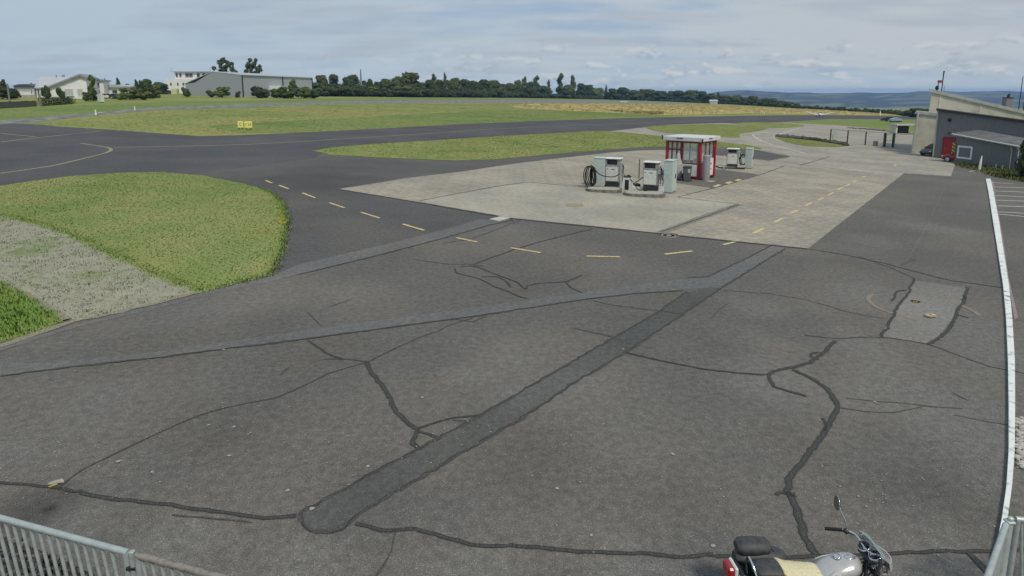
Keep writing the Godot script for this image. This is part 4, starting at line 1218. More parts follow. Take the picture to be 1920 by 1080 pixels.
	# thicket that fills the foot of the wood
	var line := pv([-99.78, -335.46, -92.26, -350.86, -81.18, -379.94, -57.36, -436.19, 0, -601.53, 58.93, -716.76, 125.15, -800.87, 187.77, -786.88, 221.25, -707.18, 235.95, -622.67, 229.07, -514.57, 231.57, -452.79, 225.77, -396.4, 200.04, -312.36])
	var low := dense(line, 6.0, 1.5)
	var mm := MultiMesh.new()
	mm.transform_format = MultiMesh.TRANSFORM_3D
	mm.use_colors = true
	mm.mesh = crown_mesh("bush", 555)
	mm.mesh.surface_set_material(0, leaf_mat("thicket", Color.WHITE))
	mm.instance_count = low.size() * 2
	for i in low.size() * 2:
		var q := low[i / 2] * rng.randf_range(1.0, 1.02)
		var share := clampf(float(i) / low.size() / 2.0, 0, 1)
		var s := lerpf(7.0, 2.8, smoothstep(0.1, 0.8, share)) * rng.randf_range(0.8, 1.25)
		mm.set_instance_transform(i, Transform3D(Basis(Vector3.UP, rng.randf() * TAU).scaled(Vector3(s * 1.5, s, s * 1.5)), Vector3(q.x, land(q.x, q.y) - 0.2, q.y)))
		var c := rng.randf_range(0.7, 1.2)
		mm.set_instance_color(i, Color(0.043, 0.066, 0.024) * c)
	var th := MultiMeshInstance3D.new()
	th.name = "thicket"
	th.multimesh = mm
	add_child(th, true)
	tag(th, "dark green thicket closing the foot of the far wood", "undergrowth", "", "stuff")
	# by the hangar and the houses
	var extra := [
		["airy", 0, -154.6, -350, 17, 11.7, "airy tall tree with gaps behind the hangar's left gable"], ["airy", 0, -138.8, -350, 17, 11.1, "airy round tree behind the hangar roof, right of the other"],
		["bush", 1, -109.1, -235, 3.3, 2.5, "small round bush left of the yellowish bush by the hangar gable"], ["bush", 2, -103.6, -232, 4.4, 4.8, "yellowish green bush in front of the hangar's gable wall"], ["bush", 4, -101.4, -240, 3, 1.8, "small brown bush at the hangar's near corner"],
		["bush", 3, -97.6, -250, 5.6, 5.8, "round black green bush in front of the hangar's long wall"], ["bush", 1, -94.7, -250, 3.5, 2.9, "low bush right of the round black green one"], ["bush", 1, -92.1, -258, 5.5, 6, "green bush below the seam of the hangar's long wall"],
		["tall", 1, -88.1, -262, 7.1, 5.2, "tallest upright bush before the hangar's long wall"], ["bush", 2, -85, -265, 5.4, 6.2, "light green bush near the hangar's right end"], ["bush", 0, -83.2, -272, 4.6, 4.5, "dark bush at the hangar's right corner"], ["bush", 1, -89.1, -258, 3.9, 5.2, "low green bush between the bushes before the hangar"],
		["cone", 3, -129.1, -165, 4.4, 3.6, "dark tree at the far left edge"], ["bush", 3, -116.7, -150, 3.7, 4.2, "dense dark bush at the far left edge beside a pale post"], ["cone", 3, -150.2, -215, 6.7, 1.3, "small pointed tree top behind the big white roof"], ["bush", 3, -146.9, -215, 6.3, 4.7, "dark bush tops behind the big white roof"],
		["bush", 0, -116.9, -163, 4, 1.6, "dark shrub on the white house's left gable"], ["bush", 0, -109.7, -158, 3.8, 1.6, "brownish green shrub before the white house's large window"], ["tall", 1, -102, -158, 5.9, 2.9, "tall leafy tree before the white house's right end"], ["bush", 1, -101.3, -155, 3.1, 2.3, "low bush left of the tall leafy tree by the house"],
		["cone", 3, -121.8, -195, 5.5, 1.9, "dark pointed tree right of the white house"], ["cone", 3, -130, -215, 5.8, 2.9, "dark conifer behind the low white shed"], ["bush", 3, -127.9, -215, 4.7, 2.9, "dark bush behind the low white shed"], ["cone", 3, -112.5, -195, 5.5, 2.6, "dark slim conifer right of the low white shed"],
		["bush", 2, -103.9, -178, 3.7, 4.7, "light green wide bush right of the parked cars"], ["broad", 0, -109.3, -195, 5.9, 5.2, "dark full tree left of the white control building"], ["bush", 2, -101.7, -180, 3.1, 3, "light bush in front of the dark full tree"], ["broad", 1, -141.4, -262, 4.9, 5.7, "green tree touching the white control building's left wall"],
		["bush", 1, -112.8, -225, 4.1, 2.6, "small green tree in front of the control building"], ["bush", 0, -147.8, -200, 4.3, 1.3, "small dark tree between the grey bungalow and the white house"], ["broad", 1, -144.3, -235, 4.2, 3.9, "green tree top behind the gap between house and low shed"], ["broad", 2, -112.7, -205, 4.2, 3.8, "light green low tree between the dark full tree and the control building"],
		["tall", 1, -122.6, -215, 5, 2.1, "slim green tree right of the dark slim conifer"], ["broad", 1, -143, -215, 6.4, 3.2, "tree crown showing above the big white house"], ["bush", 2, -103.8, -172, 2.5, 2.3, "light green bush in front of the pale blue car"],
		["bush", 3, -123.6, -160, 3.1, 2.9, "dark shrub left of the grey bungalow"],
	]
	for i in extra.size():
		var q: Array = extra[i]
		tree("bush" if q[0] == "bush" else "tree", q[0], i + 1, (tones + ["leaf_brown"])[q[1]], q.slice(2, 6), q[6], "bush" if q[0] == "bush" else "tree")
	# clipped hedge on the far left
	var st := mb()
	var hedge := pv([-88.78, -121.9, -90.03, -127.1, -93.5, -137.83])
	var pts := dense(hedge, 0.5)
	for i in pts.size():
		for k in 60:
			var q := pts[i] + Vector2(rng.randf_range(-0.6, 0.6), rng.randf_range(-0.7, 0.7))
			var p := Vector3(q.x, land(q.x, q.y) + rng.randf_range(0.0, 1.55), q.y)
			var u := Vector3(rng.randfn(), rng.randfn(), rng.randfn()).normalized() * 0.16
			var v := u.cross(Vector3(rng.randfn(), rng.randfn(), rng.randfn())).normalized() * 0.12
			st.set_color(Color.WHITE * rng.randf_range(0.6, 1.3))
			for t in [p - u, p + v, p + u]:
				st.set_normal((Vector3(0, 0.6, 0.5) + u).normalized())
				st.add_vertex(t)
	tag(obj("hedge", st, plain("leaf_dark")), "long dark clipped hedge on the far left field edge", "hedge", "", "stuff")


# ------------------------------------------------------------------ buildings on the left
func frame_at(a: Vector3, b: Vector3) -> Array:
	# a turn that lays x along a to b, and the length
	var d := b - a
	return [atan2(-d.z, d.x), Vector2(d.x, d.z).length()]


# a window or panel on the wall z = 0 of the thing: frame, and pane as its part
func window(t: Node3D, c: Vector3, w: float, h: float, frame_m: Material, pane_m: Material, called := "window", rim := 0.08, bars := 0, turn := Basis()):
	var st := mb()
	for s in [-1.0, 1.0]:
		box(st, c + turn * Vector3(s * (w - rim) * 0.5, 0, 0.02), Vector3(rim, h, 0.1), 0.0, turn)
		box(st, c + turn * Vector3(0, s * (h - rim) * 0.5, 0.022), Vector3(w - rim * 2.0, rim, 0.096), 0.0, turn)
	for i in bars:
		box(st, c + turn * Vector3(-w * 0.5 + w * (i + 1.0) / (bars + 1), 0, 0.02), Vector3(rim * 0.7, h - rim * 2.0, 0.07), 0.0, turn)
	var f := obj(called, st, frame_m, t)
	st = mb()
	box(st, c + turn * Vector3(0, 0, 0.008), Vector3(w - rim * 1.9, h - rim * 1.9, 0.03), 0.0, turn)
	obj("pane", st, pane_m, f)


func build_left_buildings():
	skin("render_white", lin(0.74, 0.75, 0.77), 0.8, 0.0, 0.1, 6.0)
	skin("render_grey", lin(0.42, 0.45, 0.48), 0.8, 0.0, 0.12, 6.0)
	skin("roof_pale", lin(0.42, 0.46, 0.50), 0.6, 0.0, 0.12, 6.0)
	skin("roof_slate", lin(0.26, 0.27, 0.32), 0.6, 0.0, 0.15, 6.0)
	skin("roof_dark", lin(0.07, 0.085, 0.11), 0.6, 0.0, 0.15, 6.0)
	ribbed("cladding_grey", lin(0.33, 0.365, 0.41), 0.5)
	ribbed("cladding_pale", lin(0.42, 0.46, 0.50), 0.5)
	var pane := mat("dark_pane", lin(0.05, 0.06, 0.075), 0.12)
	pane.metallic_specular = 0.6
	var pane_pale := mat("pale_pane", lin(0.40, 0.43, 0.45), 0.3)
	# hangar
	var a := Vector3(-131.27, 4.332, -262)
	var b := Vector3(-106.86, 3.527, -258)
	var f := frame_at(a, b)
	var w: float = f[1]
	var h := thing("hangar", "large grey metal hangar with low gable and pale roof", "hangar", a, f[0])
	var eave_l := 4.33
	var eave_r := 7.79
	var peak := 9.03
	var c := Vector3(-95.64, 3.156, -312)
	var local := Basis(Vector3.UP, -f[0]) * (c - a)
	var depth := -local.z
	var st := mb()
	prism(st, [[0, -1.5], [w, -1.5], [w, eave_r], [w * 0.49, peak], [w * 0.17, eave_l * 1.12], [0, eave_l]], 0.0, 0.3)
	obj("gable_wall", st, plain("cladding_grey"), h)
	st = mb()
	var back := Vector3(local.x, 0, local.z)
	var wall := [Vector3(w, -1.5, 0), back + Vector3(0, -1.5, 0), back + Vector3(0, eave_r + 0.2, 0), Vector3(w, eave_r, 0)]
	face(st, wall, Vector3(1, 0, 0))
	var tin := Vector3(-0.3, 0, 0)
	face(st, [wall[0] + tin, wall[1] + tin, wall[2] + tin, wall[3] + tin], Vector3(-1, 0, 0))
	obj("side_wall", st, plain("cladding_pale"), h)
	st = mb()
	var pk := Vector3(w * 0.49, peak, 0.4)
	var shift := back - Vector3(w, 0, 0)
	for s in [[pk, Vector3(w + 0.5, eave_r - 0.1, 0.4), Vector3(0.3, 1, 0)], [pk, Vector3(-0.5, eave_l - 0.1, 0.4), Vector3(-0.3, 1, 0)]]:
		var up := Vector3(0, 0.25, 0)
		face(st, [s[0], s[1], s[1] + shift, s[0] + shift], -s[2])
		face(st, [s[0] + up, s[1] + up, s[1] + shift + up, s[0] + shift + up], s[2])
		face(st, [s[0], s[1], s[1] + up, s[0] + up], Vector3(0, 0, 1))
		face(st, [s[1], s[1] + shift, s[1] + shift + up, s[1] + up], s[2] * Vector3(1, 0, 0))
	obj("roof", st, plain("roof_pale"), h)
	var along := shift.normalized()
	for k in [0.0, 0.53, 0.995]:
		var q: Vector3 = Vector3(w, 0, 0) + shift * k
		st = mb()
		tube(st, [q + Vector3(0.1, -1, 0), q + Vector3(0.1, eave_r, 0)], 0.28, 6)
		obj("downpipe", st, plain("dark_steel"), h)
	st = mb()
	box(st, Vector3(w * 0.24, 1.7, 0.06), Vector3(w * 0.085, 5.0, 0.12), 0.0)
	obj("door", st, plain("render_white"), h)
	st = mb()
	box(st, Vector3(w * 0.13, 1.5, 0.05), Vector3(w * 0.035, 3.4, 0.1), 0.0)
	obj("door", st, plain("roof_pale"), h)
	st = mb()
	box(st, Vector3(w * 0.315, 1.2, 0.05), Vector3(w * 0.02, 2.9, 0.1), 0.0)
	obj("door", st, plain("render_white"), h)
	var canopy_at := Vector3(w, 0, 0) + shift * 0.42
	st = mb()
	box(st, canopy_at + Vector3(1.2, 2.9, 0), Vector3(2.6, 1.6, 9.0), 0.05, Basis.looking_at(along, Vector3.UP))
	obj("porch", st, plain("render_white"), h)

	# control building
	a = Vector3(-153.79, 5.075, -290)
	b = Vector3(-140.02, 4.621, -290)
	f = frame_at(a, b)
	w = f[1]
	var ctl := thing("control_building", "white two storey control building with glazed upper floor", "building", a, f[0])
	var h1 := 6.18
	var h2 := 9.32
	st = mb()
	box(st, Vector3(w * 0.52, h1 * 0.5 - 0.5, -5.5), Vector3(w * 1.04, h1 + 1.0, 11.0), 0.03)
	obj("wall", st, plain("render_white"), ctl)
	st = mb()
	box(st, Vector3(w * 0.72, (h1 + h2) * 0.5, -6.5), Vector3(w * 1.06, h2 - h1, 8.0), 0.03)
	obj("upper_floor", st, plain("render_white"), ctl)
	st = mb()
	box(st, Vector3(w * 0.74, h2 + 0.08, -6.3), Vector3(w * 1.2, 0.3, 9.6), 0.05)
	obj("roof", st, plain("roof_pale"), ctl)
	st = mb()
	for i in 9:
		tube(st, [Vector3(w * (0.01 + 0.118 * i), h1, -0.15), Vector3(w * (0.01 + 0.118 * i), h1 + 1.0, -0.15)], 0.035, 5)
	tube(st, [Vector3(0, h1 + 1.0, -0.15), Vector3(w, h1 + 1.0, -0.15)], 0.04, 5)
	obj("railing", st, plain("white_metal"), ctl)
	for q in [[0.26, 0.06], [0.38, 0.06], [0.60, 0.1], [0.72, 0.1], [0.96, 0.08], [1.14, 0.08]]:
		window(ctl, Vector3(w * q[0], lerpf(h1, h2, 0.5), -2.5), w * q[1] * 1.3, (h2 - h1) * 0.62, plain("white_metal"), pane)
	for q in [0.14, 0.36, 0.54, 0.68]:
		window(ctl, Vector3(w * q, h1 * 0.62, 0), 0.85, 1.35, plain("white_metal"), pane)
	for q in [0.03, 1.3]:
		st = mb()
		tube(st, [Vector3(w * q, h2 - 0.1, -4), Vector3(w * q, h2 + 2.2, -4)], 0.05, 5)
		obj("antenna", st, plain("dark_steel"), ctl)

	# white house: a long block whose pale roof faces the field, and a wide gable in front of it
	a = Vector3(-126.24, 4.166, -172)
	b = Vector3(-114.03, 3.763, -176)
	f = frame_at(a, b)
	w = f[1]
	var hs := thing("white_house", "large white house with a pale long roof and a wide gable", "house", a, f[0])
	var y1 := 2.61
	var p1 := 5.15
	var p2 := 5.93
	var y2 := 2.94
	st = mb()
	prism(st, [[0.3, -1], [w * 0.98, -1], [w * 0.98, y1], [0.3, y1]], -9.0, 0.0)
	obj("wall", st, plain("render_white"), hs)
	st = mb()
	var side := Transform3D(Basis(Vector3(0, 0, -1), Vector3.UP, Vector3.RIGHT), Vector3.ZERO)
	prism(st, [[0.0, y1], [9.0, y1], [4.6, p1 - 0.1]], 0.35, 0.6, side)
	obj("gable_wall", st, plain("render_white"), hs)
	st = mb()
	prism(st, [[-0.5, y1 - 0.3], [4.6, p1], [9.4, y1 - 0.3], [9.4, y1 - 0.06], [4.6, p1 + 0.26], [-0.5, y1 - 0.06]], 0.1, w * 0.98, side)
	obj("roof", st, plain("roof_pale"), hs)
	st = mb()
	prism(st, [[w * 0.28, -1], [w * 0.99, -1], [w * 0.99, p2 * 0.86], [w * 0.90, p2 - 0.1], [w * 0.28, y2 * 0.8]], -7.0, 2.6)
	obj("wall", st, plain("render_white"), hs)
	st = mb()
	prism(st, [[w * 0.24, y2 * 0.78 - 0.3], [w * 0.90, p2 - 0.35], [w * 1.03, p2 * 0.84 - 0.2], [w * 1.03, p2 * 0.84 + 0.12], [w * 0.90, p2 + 0.18], [w * 0.24, y2 * 0.78 + 0.14]], -7.3, 3.3)
	obj("roof", st, plain("roof_slate"), hs)
	window(hs, Vector3(w * 0.66, y2 * 0.42, 2.6), w * 0.16, y2 * 0.66, plain("white_metal"), pane_pale, "window", 0.16, 2)
	window(hs, Vector3(w * 0.86, y2 * 0.42, 2.6), w * 0.11, y2 * 0.66, plain("white_metal"), pane_pale, "window", 0.16, 1)
	window(hs, Vector3(w * 0.46, y2 * 0.42, 2.6), w * 0.05, 1.4, plain("white_metal"), pane)
	window(hs, Vector3(w * 0.15, y1 * 0.5, 0), w * 0.07, 1.2, plain("white_metal"), pane)
	window(hs, Vector3(w * 0.06, y1 * 0.5, 0), w * 0.04, 1.5, plain("white_metal"), pane)
	st = mb()
	box(st, Vector3(w * 0.42, p1 + 0.2, -4.9), Vector3(0.6, 1.2, 0.6), 0.02)
	obj("chimney", st, plain("roof_slate"), hs)
	# a second, smaller house behind its right end
	a = Vector3(-120.17, 3.965, -186)
	b = Vector3(-117.29, 3.87, -187)
	f = frame_at(a, b)
	w = f[1]
	hs = thing("small_white_house", "narrow white house behind the right end of the big white house", "house", a, f[0])
	var y3 := 5.04
	st = mb()
	prism(st, [[0, -1], [w, -1], [w, y3 * 0.93], [w * 0.3, y3], [0, y3 * 0.96]], -7.0, 0.0)
	obj("wall", st, plain("render_white"), hs)
	st = mb()
	prism(st, [[-0.4, y3 * 0.95], [w * 0.3, y3], [w + 0.4, y3 * 0.92], [w + 0.4, y3 * 0.92 + 0.3], [w * 0.3, y3 + 0.35], [-0.4, y3 * 0.95 + 0.3]], -7.4, 0.6)
	obj("roof", st, plain("roof_slate"), hs)
	window(hs, Vector3(w * 0.5, y3 * 0.72, 0), 1.1, 1.3, plain("white_metal"), pane)
	window(hs, Vector3(w * 0.5, y3 * 0.34, 0), 1.1, 1.3, plain("white_metal"), pane)

	# grey bungalow
	a = Vector3(-131.73, 4.347, -172)
	b = Vector3(-126.38, 4.17, -172)
	f = frame_at(a, b)
	w = f[1]
	var bg := thing("grey_bungalow", "small grey bungalow with dark flat roof left of the white house", "house", a, f[0])
	var hb := 2.7
	st = mb()
	box(st, Vector3(w * 0.5, hb * 0.5 - 0.5, -4), Vector3(w, hb + 1, 8), 0.02)
	obj("wall", st, plain("render_grey"), bg)
	st = mb()
	prism(st, [[-0.3, hb], [w + 0.3, hb], [w * 0.7, hb + 0.55], [w * 0.3, hb + 0.5]], -8.3, 0.5)
	obj("roof", st, plain("roof_dark"), bg)
	st = mb()
	box(st, Vector3(w * 0.62, hb * 0.3, 0.03), Vector3(w * 0.7, hb * 0.34, 0.1))
	obj("wall_panel", st, plain("render_white"), bg)
	st = mb()
	box(st, Vector3(w * 0.05, hb * 0.34, 0.9), Vector3(w * 0.36, 0.14, 1.8), 0.0, Basis(Vector3.RIGHT, 0.25))
	obj("awning", st, skin("awning_orange", lin(0.35, 0.13, 0.06), 0.8), bg)
	window(bg, Vector3(w * 0.87, hb * 0.5, 0.06), w * 0.07, hb * 0.55, plain("white_metal"), pane)

	# low white shed
	a = Vector3(-120.4, 3.973, -192)
	b = Vector3(-112.7, 3.719, -192)
	f = frame_at(a, b)
	w = f[1]
	var sh := thing("white_shed", "low white shed with shallow roof behind the parked cars", "shed", a, f[0])
	var hh := 2.99
	st = mb()
	box(st, Vector3(w * 0.5, hh * 0.5 - 0.5, -3.5), Vector3(w, hh + 1, 7), 0.02)
	obj("wall", st, plain("render_white"), sh)
	st = mb()
	prism(st, [[-0.4, hh - 0.1], [w + 0.4, hh - 0.1], [w + 0.4, hh + 0.2], [w * 0.4, hh + 0.7], [-0.4, hh + 0.2]], -7.4, 0.6)
	obj("roof", st, plain("roof_pale"), sh)
	window(sh, Vector3(w * 0.4, hh * 0.55, 0), 1.6, 1.0, plain("white_metal"), pane)
	# things before them
	var box_sign := thing("white_cabinet", "white box cabinet on the field edge below the parked cars", "cabinet", Vector3(-95.06, 3.137, -150))
	st = mb()
	box(st, Vector3(0, 0.95, 0), Vector3(1.5, 1.7, 0.7), 0.04)
	obj("body", st, plain("white_metal"), box_sign)
	st = mb()
	box(st, Vector3(0, -0.02, 0), Vector3(1.2, 0.3, 0.5))
	obj("base", st, plain("dark_steel"), box_sign)
	box_sign.rotation.y = -0.5
	var bin := thing("yellow_container", "yellowish container beside the white control building", "container", Vector3(-135.78, 4.481, -262))
	st = mb()
	box(st, Vector3(0, 1.15, 0), Vector3(2.2, 2.3, 2.0), 0.06)
	obj("body", st, skin("faded_lime", lin(0.52, 0.55, 0.25), 0.7), bin)
	st = mb()
	for i in 4:
		box(st, Vector3(-0.8 + i * 0.53, 1.15, 1.02), Vector3(0.08, 2.1, 0.06), 0.01)
	obj("rib", st, plain("render_white"), bin)
	for q in [[Vector3(-99.98, 3.299, -128.99), 3.76, "taller pale post on the far left before the dark bushes"], [Vector3(-87.98, 2.903, -120.86), 2.21, "shorter pale post at the hedge's left end"]]:
		var p := thing("pale_post", q[2], "post", q[0])
		st = mb()
		tube(st, [Vector3(0, -0.2, 0), Vector3(0, q[1], 0)], 0.17, 8)
		obj("shaft", st, plain("kerb_stone"), p)
		st = mb()
		lathe(st, Transform3D(Basis(), Vector3(0, q[1], 0)), [[0.17, 0], [0.2, 0.05], [0.0, 0.14]], 8)
		obj("cap", st, plain("kerb_stone"), p)
	# dark wire fence on the far left
	var fa := Vector3(-84.64, 2.793, -104.75)
	var fb := Vector3(-88.29, 2.913, -120.4)
	f = frame_at(fa, fb)
	var fen := thing("dark_fence", "dark timber fence on the far left field edge", "fence", fa, f[0])
	var count := int(f[1] / 0.42)
	st = mb()
	for y in [0.3, 0.9]:
		box(st, Vector3(f[1] * 0.5, y, -0.05), Vector3(f[1], 0.1, 0.05))
	obj("rail", st, plain("dark_steel"), fen)
	var board := BoxMesh.new()
	board.size = Vector3(0.34, 1.15, 0.03)
	board.material = skin("dark_timber", lin(0.10, 0.105, 0.095), 0.9, 0.0, 0.4, 0.7)
	for i in count:
		part("board", board, fen, Transform3D(Basis(Vector3.BACK, rng.randf_range(-0.02, 0.02)), Vector3(0.2 + i * 0.42, 0.6 + rng.randf_range(-0.05, 0.05), 0)))
	# lattice mast far behind the wood
	var m := thing("lattice_mast", "thin lattice mast rising behind the far trees", "mast", Vector3(-94.61, 3.122, -408.36))
	m.position.y = land(m.position.x, m.position.z)
	var top := 16.26
	st = mb()
	for k in 3:
		var q := Vector3(cos(TAU * k / 3), 0, sin(TAU * k / 3))
		tube(st, [q * 1.0, q * 0.15 + Vector3(0, top, 0)], 0.1, 4)
	for i in 12:
		var y := top * i / 12.0
		for k in 3:
			var u := Vector3(cos(TAU * k / 3), 0, sin(TAU * k / 3)) * lerpf(1.0, 0.15, i / 12.0)
			var v := Vector3(cos(TAU * (k + 1) / 3), 0, sin(TAU * (k + 1) / 3)) * lerpf(1.0, 0.15, (i + 1) / 12.0)
			tube(st, [u + Vector3(0, y, 0), v + Vector3(0, y + top / 12.0, 0)], 0.06, 4)
	obj("lattice", st, plain("dark_steel"), m)
	# white house roof in the wood on the right
	var wr := thing("white_barn", "small white roofed barn half hidden in the far wood", "barn", Vector3(197.27, -6.51, -635.47))
	wr.position.y = land(wr.position.x, wr.position.z)
	var bh := 5.94
	st = mb()
	box(st, Vector3(0, bh * 0.25, 0), Vector3(7, bh * 0.5, 5))
	obj("wall", st, plain("render_grey"), wr)
	st = mb()
	prism(st, [[-3, bh * 0.5], [3, bh * 0.5], [0, bh * 0.75]], -4.0, 4.0, Transform3D(Basis(Vector3.UP, PI / 2), Vector3.ZERO))
	obj("roof", st, plain("roof_pale"), wr)


func ribbed(key: String, c: Color, rough: float) -> StandardMaterial3D:
	# sheet metal with narrow upright ribs, as fine relief
	var m := mat(key, c, rough, 0.0)
	if not tex_cache.has("ribs"):
		var im := Image.create(64, 64, false, Image.FORMAT_RGB8)
		var hi := Image.create(64, 64, false, Image.FORMAT_RGBA8)
		var streak := []
		for x in 64:
			streak.append(rng.randf_range(0.93, 1.0))
		for y in 64:
			for x in 64:
				var ph := (x % 16) / 16.0
				var v := 0.5 + 0.5 * clampf(sin(ph * TAU) * 1.6, -1, 1)
				hi.set_pixel(x, y, Color(v, v, v))
				var k: float = streak[x] * rng.randf_range(0.97, 1.0)
				im.set_pixel(x, y, Color(k, k, k))
		hi.bump_map_to_normal_map(2.5)
		tex_cache["ribs"] = ImageTexture.create_from_image(im)
		tex_cache["ribs_n"] = ImageTexture.create_from_image(hi)
	m.albedo_texture = tex_cache["ribs"]
	m.normal_enabled = true
	m.normal_texture = tex_cache["ribs_n"]
	m.uv1_triplanar = true
	m.uv1_scale = Vector3(0.9, 0.35, 0.9)
	return m


# ------------------------------------------------------------------ buildings on the right
# axes of a building whose flank runs straight back from its front corner, away from the apron's corner by the mast
func away(base: Vector3, turn: float) -> Transform3D:
	var back := Basis(Vector3.UP, -turn) * Vector3(base.x, 0, base.z).normalized()
	return Transform3D(Basis(Vector3.RIGHT, Vector3.UP, -back), Vector3.ZERO)


func build_right_buildings():
	ribbed("hall_grey", lin(0.195, 0.203, 0.218), 0.55)
	ribbed("lean_grey", lin(0.165, 0.18, 0.18), 0.55)
	skin("beige_wall", lin(0.52, 0.505, 0.425), 0.85, 0.0, 0.16, 5.0)
	skin("coping", lin(0.42, 0.45, 0.42), 0.6, 0.0, 0.2, 3.0)
	skin("edge_dark", lin(0.03, 0.03, 0.035), 0.6)
	skin("roof_felt", lin(0.14, 0.145, 0.15), 0.9, 0.0, 0.25, 4.0)
	skin("door_red", lin(0.30, 0.012, 0.02), 0.5, 0.0, 0.12, 1.2)
	skin("old_glass_band", lin(0.16, 0.15, 0.15), 0.35, 0.0, 0.35, 1.5)
	# beige hall with a sloping roof
	var a := Vector3(49.37, -2.51, -77)
	var tl := Vector3(48.95, 5.85, -77)
	var tr := Vector3(58.13, 3.32, -73)
	var base := Vector3(a.x, g(a.x), -77)
	var far_r := Vector3(tr.x, g(tr.x), -73)
	var f := frame_at(base, far_r)
	var w: float = f[1]
	var hall := thing("beige_hall", "tall beige hall with a steeply sloping parapet", "building", base, f[0])
	var h1 := tl.y - base.y
	var h2 := tr.y - base.y
	var far_w := w * 1.5
	var far_h := lerpf(h1, h2, 1.5)
	var st := mb()
	prism(st, [[0, -2], [far_w, -2], [far_w, far_h], [0.35, h1]], -14.0, 0.0, away(base, f[0]))
	obj("wall", st, plain("beige_wall"), hall)
	st = mb()
	prism(st, [[0.0, h1 - 0.25], [far_w, far_h - 0.25], [far_w, far_h + 0.12], [0.0, h1 + 0.12]], -14.2, 0.16, away(base, f[0]))
	obj("coping", st, plain("coping"), hall)
	for k in [0.13, 0.55]:
		st = mb()
		box(st, Vector3(w * k, lerpf(h1, h2, k) * 0.5 + 2.0, 0.02), Vector3(0.2, lerpf(h1, h2, k) - 4.6, 0.05))
		obj("pilaster", st, skin("beige_light", lin(0.56, 0.55, 0.47), 0.85), hall)
	# roof masts, chimney and antennas stand on it

	var m := thing("roof_mast", "dark mast with red lamp and loudspeaker on the beige roof", "mast", Vector3(52.88, 5.34, -80))
	st = mb()
	tube(st, [Vector3(0, -0.6, 0), Vector3(0, 2.0, 0)], 0.06, 6)
	tube(st, [Vector3(0, 2.0, 0), Vector3(0.02, 2.75, 0)], [0.05, 0.09], 6)
	tube(st, [Vector3(-0.5, -0.6, 0), Vector3(-0.5, 1.5, 0)], 0.045, 6)
	tube(st, [Vector3(0.3, -0.6, 0), Vector3(0.3, 1.0, 0)], 0.02, 5)
	obj("pole", st, plain("dark_steel"), m)
	st = mb()
	box(st, Vector3(-0.3, 1.5, 0), Vector3(0.55, 0.32, 0.3), 0.05)
	obj("lamp", st, skin("lamp_red", lin(0.22, 0.05, 0.06), 0.5), m)
	st = mb()
	egg(st, Vector3(-0.68, 0.72, 0.1), Vector3(0.2, 0.3, 0.2))
	obj("loudspeaker", st, plain("black_rubber"), m)
	st = mb()
	box(st, Vector3(-0.95, -0.05, 0), Vector3(0.16, 0.5, 0.2), 0.03)
	obj("junction_box", st, plain("black_rubber"), m)
	var ch := thing("chimney", "small grey chimney with a cowl on the sloping roof", "chimney", Vector3(58.85, 3.6, -77))
	st = mb()
	box(st, Vector3(0, 0.5, 0), Vector3(0.75, 1.5, 0.7), 0.03)
	obj("shaft", st, skin("chimney_grey", lin(0.17, 0.17, 0.175), 0.8), ch)
	st = mb()
	box(st, Vector3(0, 1.3, 0), Vector3(0.88, 0.09, 0.82), 0.02)
	tube(st, [Vector3(0.05, 1.3, 0), Vector3(0.05, 1.55, 0), Vector3(0.12, 1.75, 0)], [0.16, 0.16, 0.1], 8)
	obj("cowl", st, plain("dark_steel"), ch)
	for q in [[Vector3(60.3, 3.22, -77), 4.2, "thin pale rod antenna left of the other at the right edge"], [Vector3(60.09, 3.13, -76), 4.9, "taller thin rod antenna at the very right edge"]]:
		var an := thing("rod_antenna", q[2], "antenna", q[0])
		st = mb()
		tube(st, [Vector3(0, -0.5, 0), Vector3(0, 1.2, 0), Vector3(0, q[1], 0)], [0.06, 0.05, 0.035], 6)
		obj("rod", st, plain("dark_steel"), an)
		st = mb()
		tube(st, [Vector3(0, -0.5, 0), Vector3(0, 0.3, 0)], 0.1, 6)
		obj("base", st, plain("white_metal"), an)
	# beige annexe
	a = Vector3(47.12, -1.555, -75.5)
	var b := Vector3(49.73, -1.641, -74)
	f = frame_at(a, b)
	var top_l := 4.82
	var annex := thing("beige_annexe", "lower beige annexe with pale coping beside the grey hall", "building", a, f[0])
	st = mb()
	prism(st, [[0, -2], [6.0, -2], [6.0, top_l - 0.75], [0.3, top_l - 0.1]], -2.0, 0.0, away(a, f[0]))
	obj("wall", st, plain("beige_wall"), annex)
	st = mb()
	prism(st, [[-0.05, top_l - 0.18], [6.0, top_l - 0.9], [6.0, top_l - 0.45], [0.1, top_l + 0.12]], -2.1, 0.14, away(a, f[0]))
	obj("coping", st, plain("coping"), annex)
	st = mb()
	tube(st, [Vector3(0.02, -1, 0.12), Vector3(0.28, top_l, 0.12)], 0.13, 6)
	obj("downpipe", st, plain("coping"), annex)
	var meter := thing("meter_box", "small pale box on a post before the beige annexe", "cabinet", Vector3(50.77, -1.676, -80.55))
	st = mb()
	box(st, Vector3(0, 2.6, 0.2), Vector3(0.55, 0.8, 0.25), 0.03)
	obj("body", st, plain("coping"), meter)
	st = mb()
	tube(st, [Vector3(0, 0, 0.2), Vector3(0, 2.2, 0.2)], 0.06, 6)
	obj("post", st, plain("kerb_stone"), meter)
	# grey hall
	a = Vector3(46.22, -1.525, -70.13)
	var p_tl := Vector3(45.9, 3.58, -70)
	var d2 := 63.5
	var p_tr := Vector3(50.55, 2.62, -63.5)
	b = Vector3(p_tr.x, g(p_tr.x), -d2)
	f = frame_at(a, b)
	w = f[1]
	h1 = p_tl.y - a.y
	h2 = p_tr.y - a.y
	var grey := thing("grey_hall", "dark grey metal clad hall with a red door", "building", a, f[0])
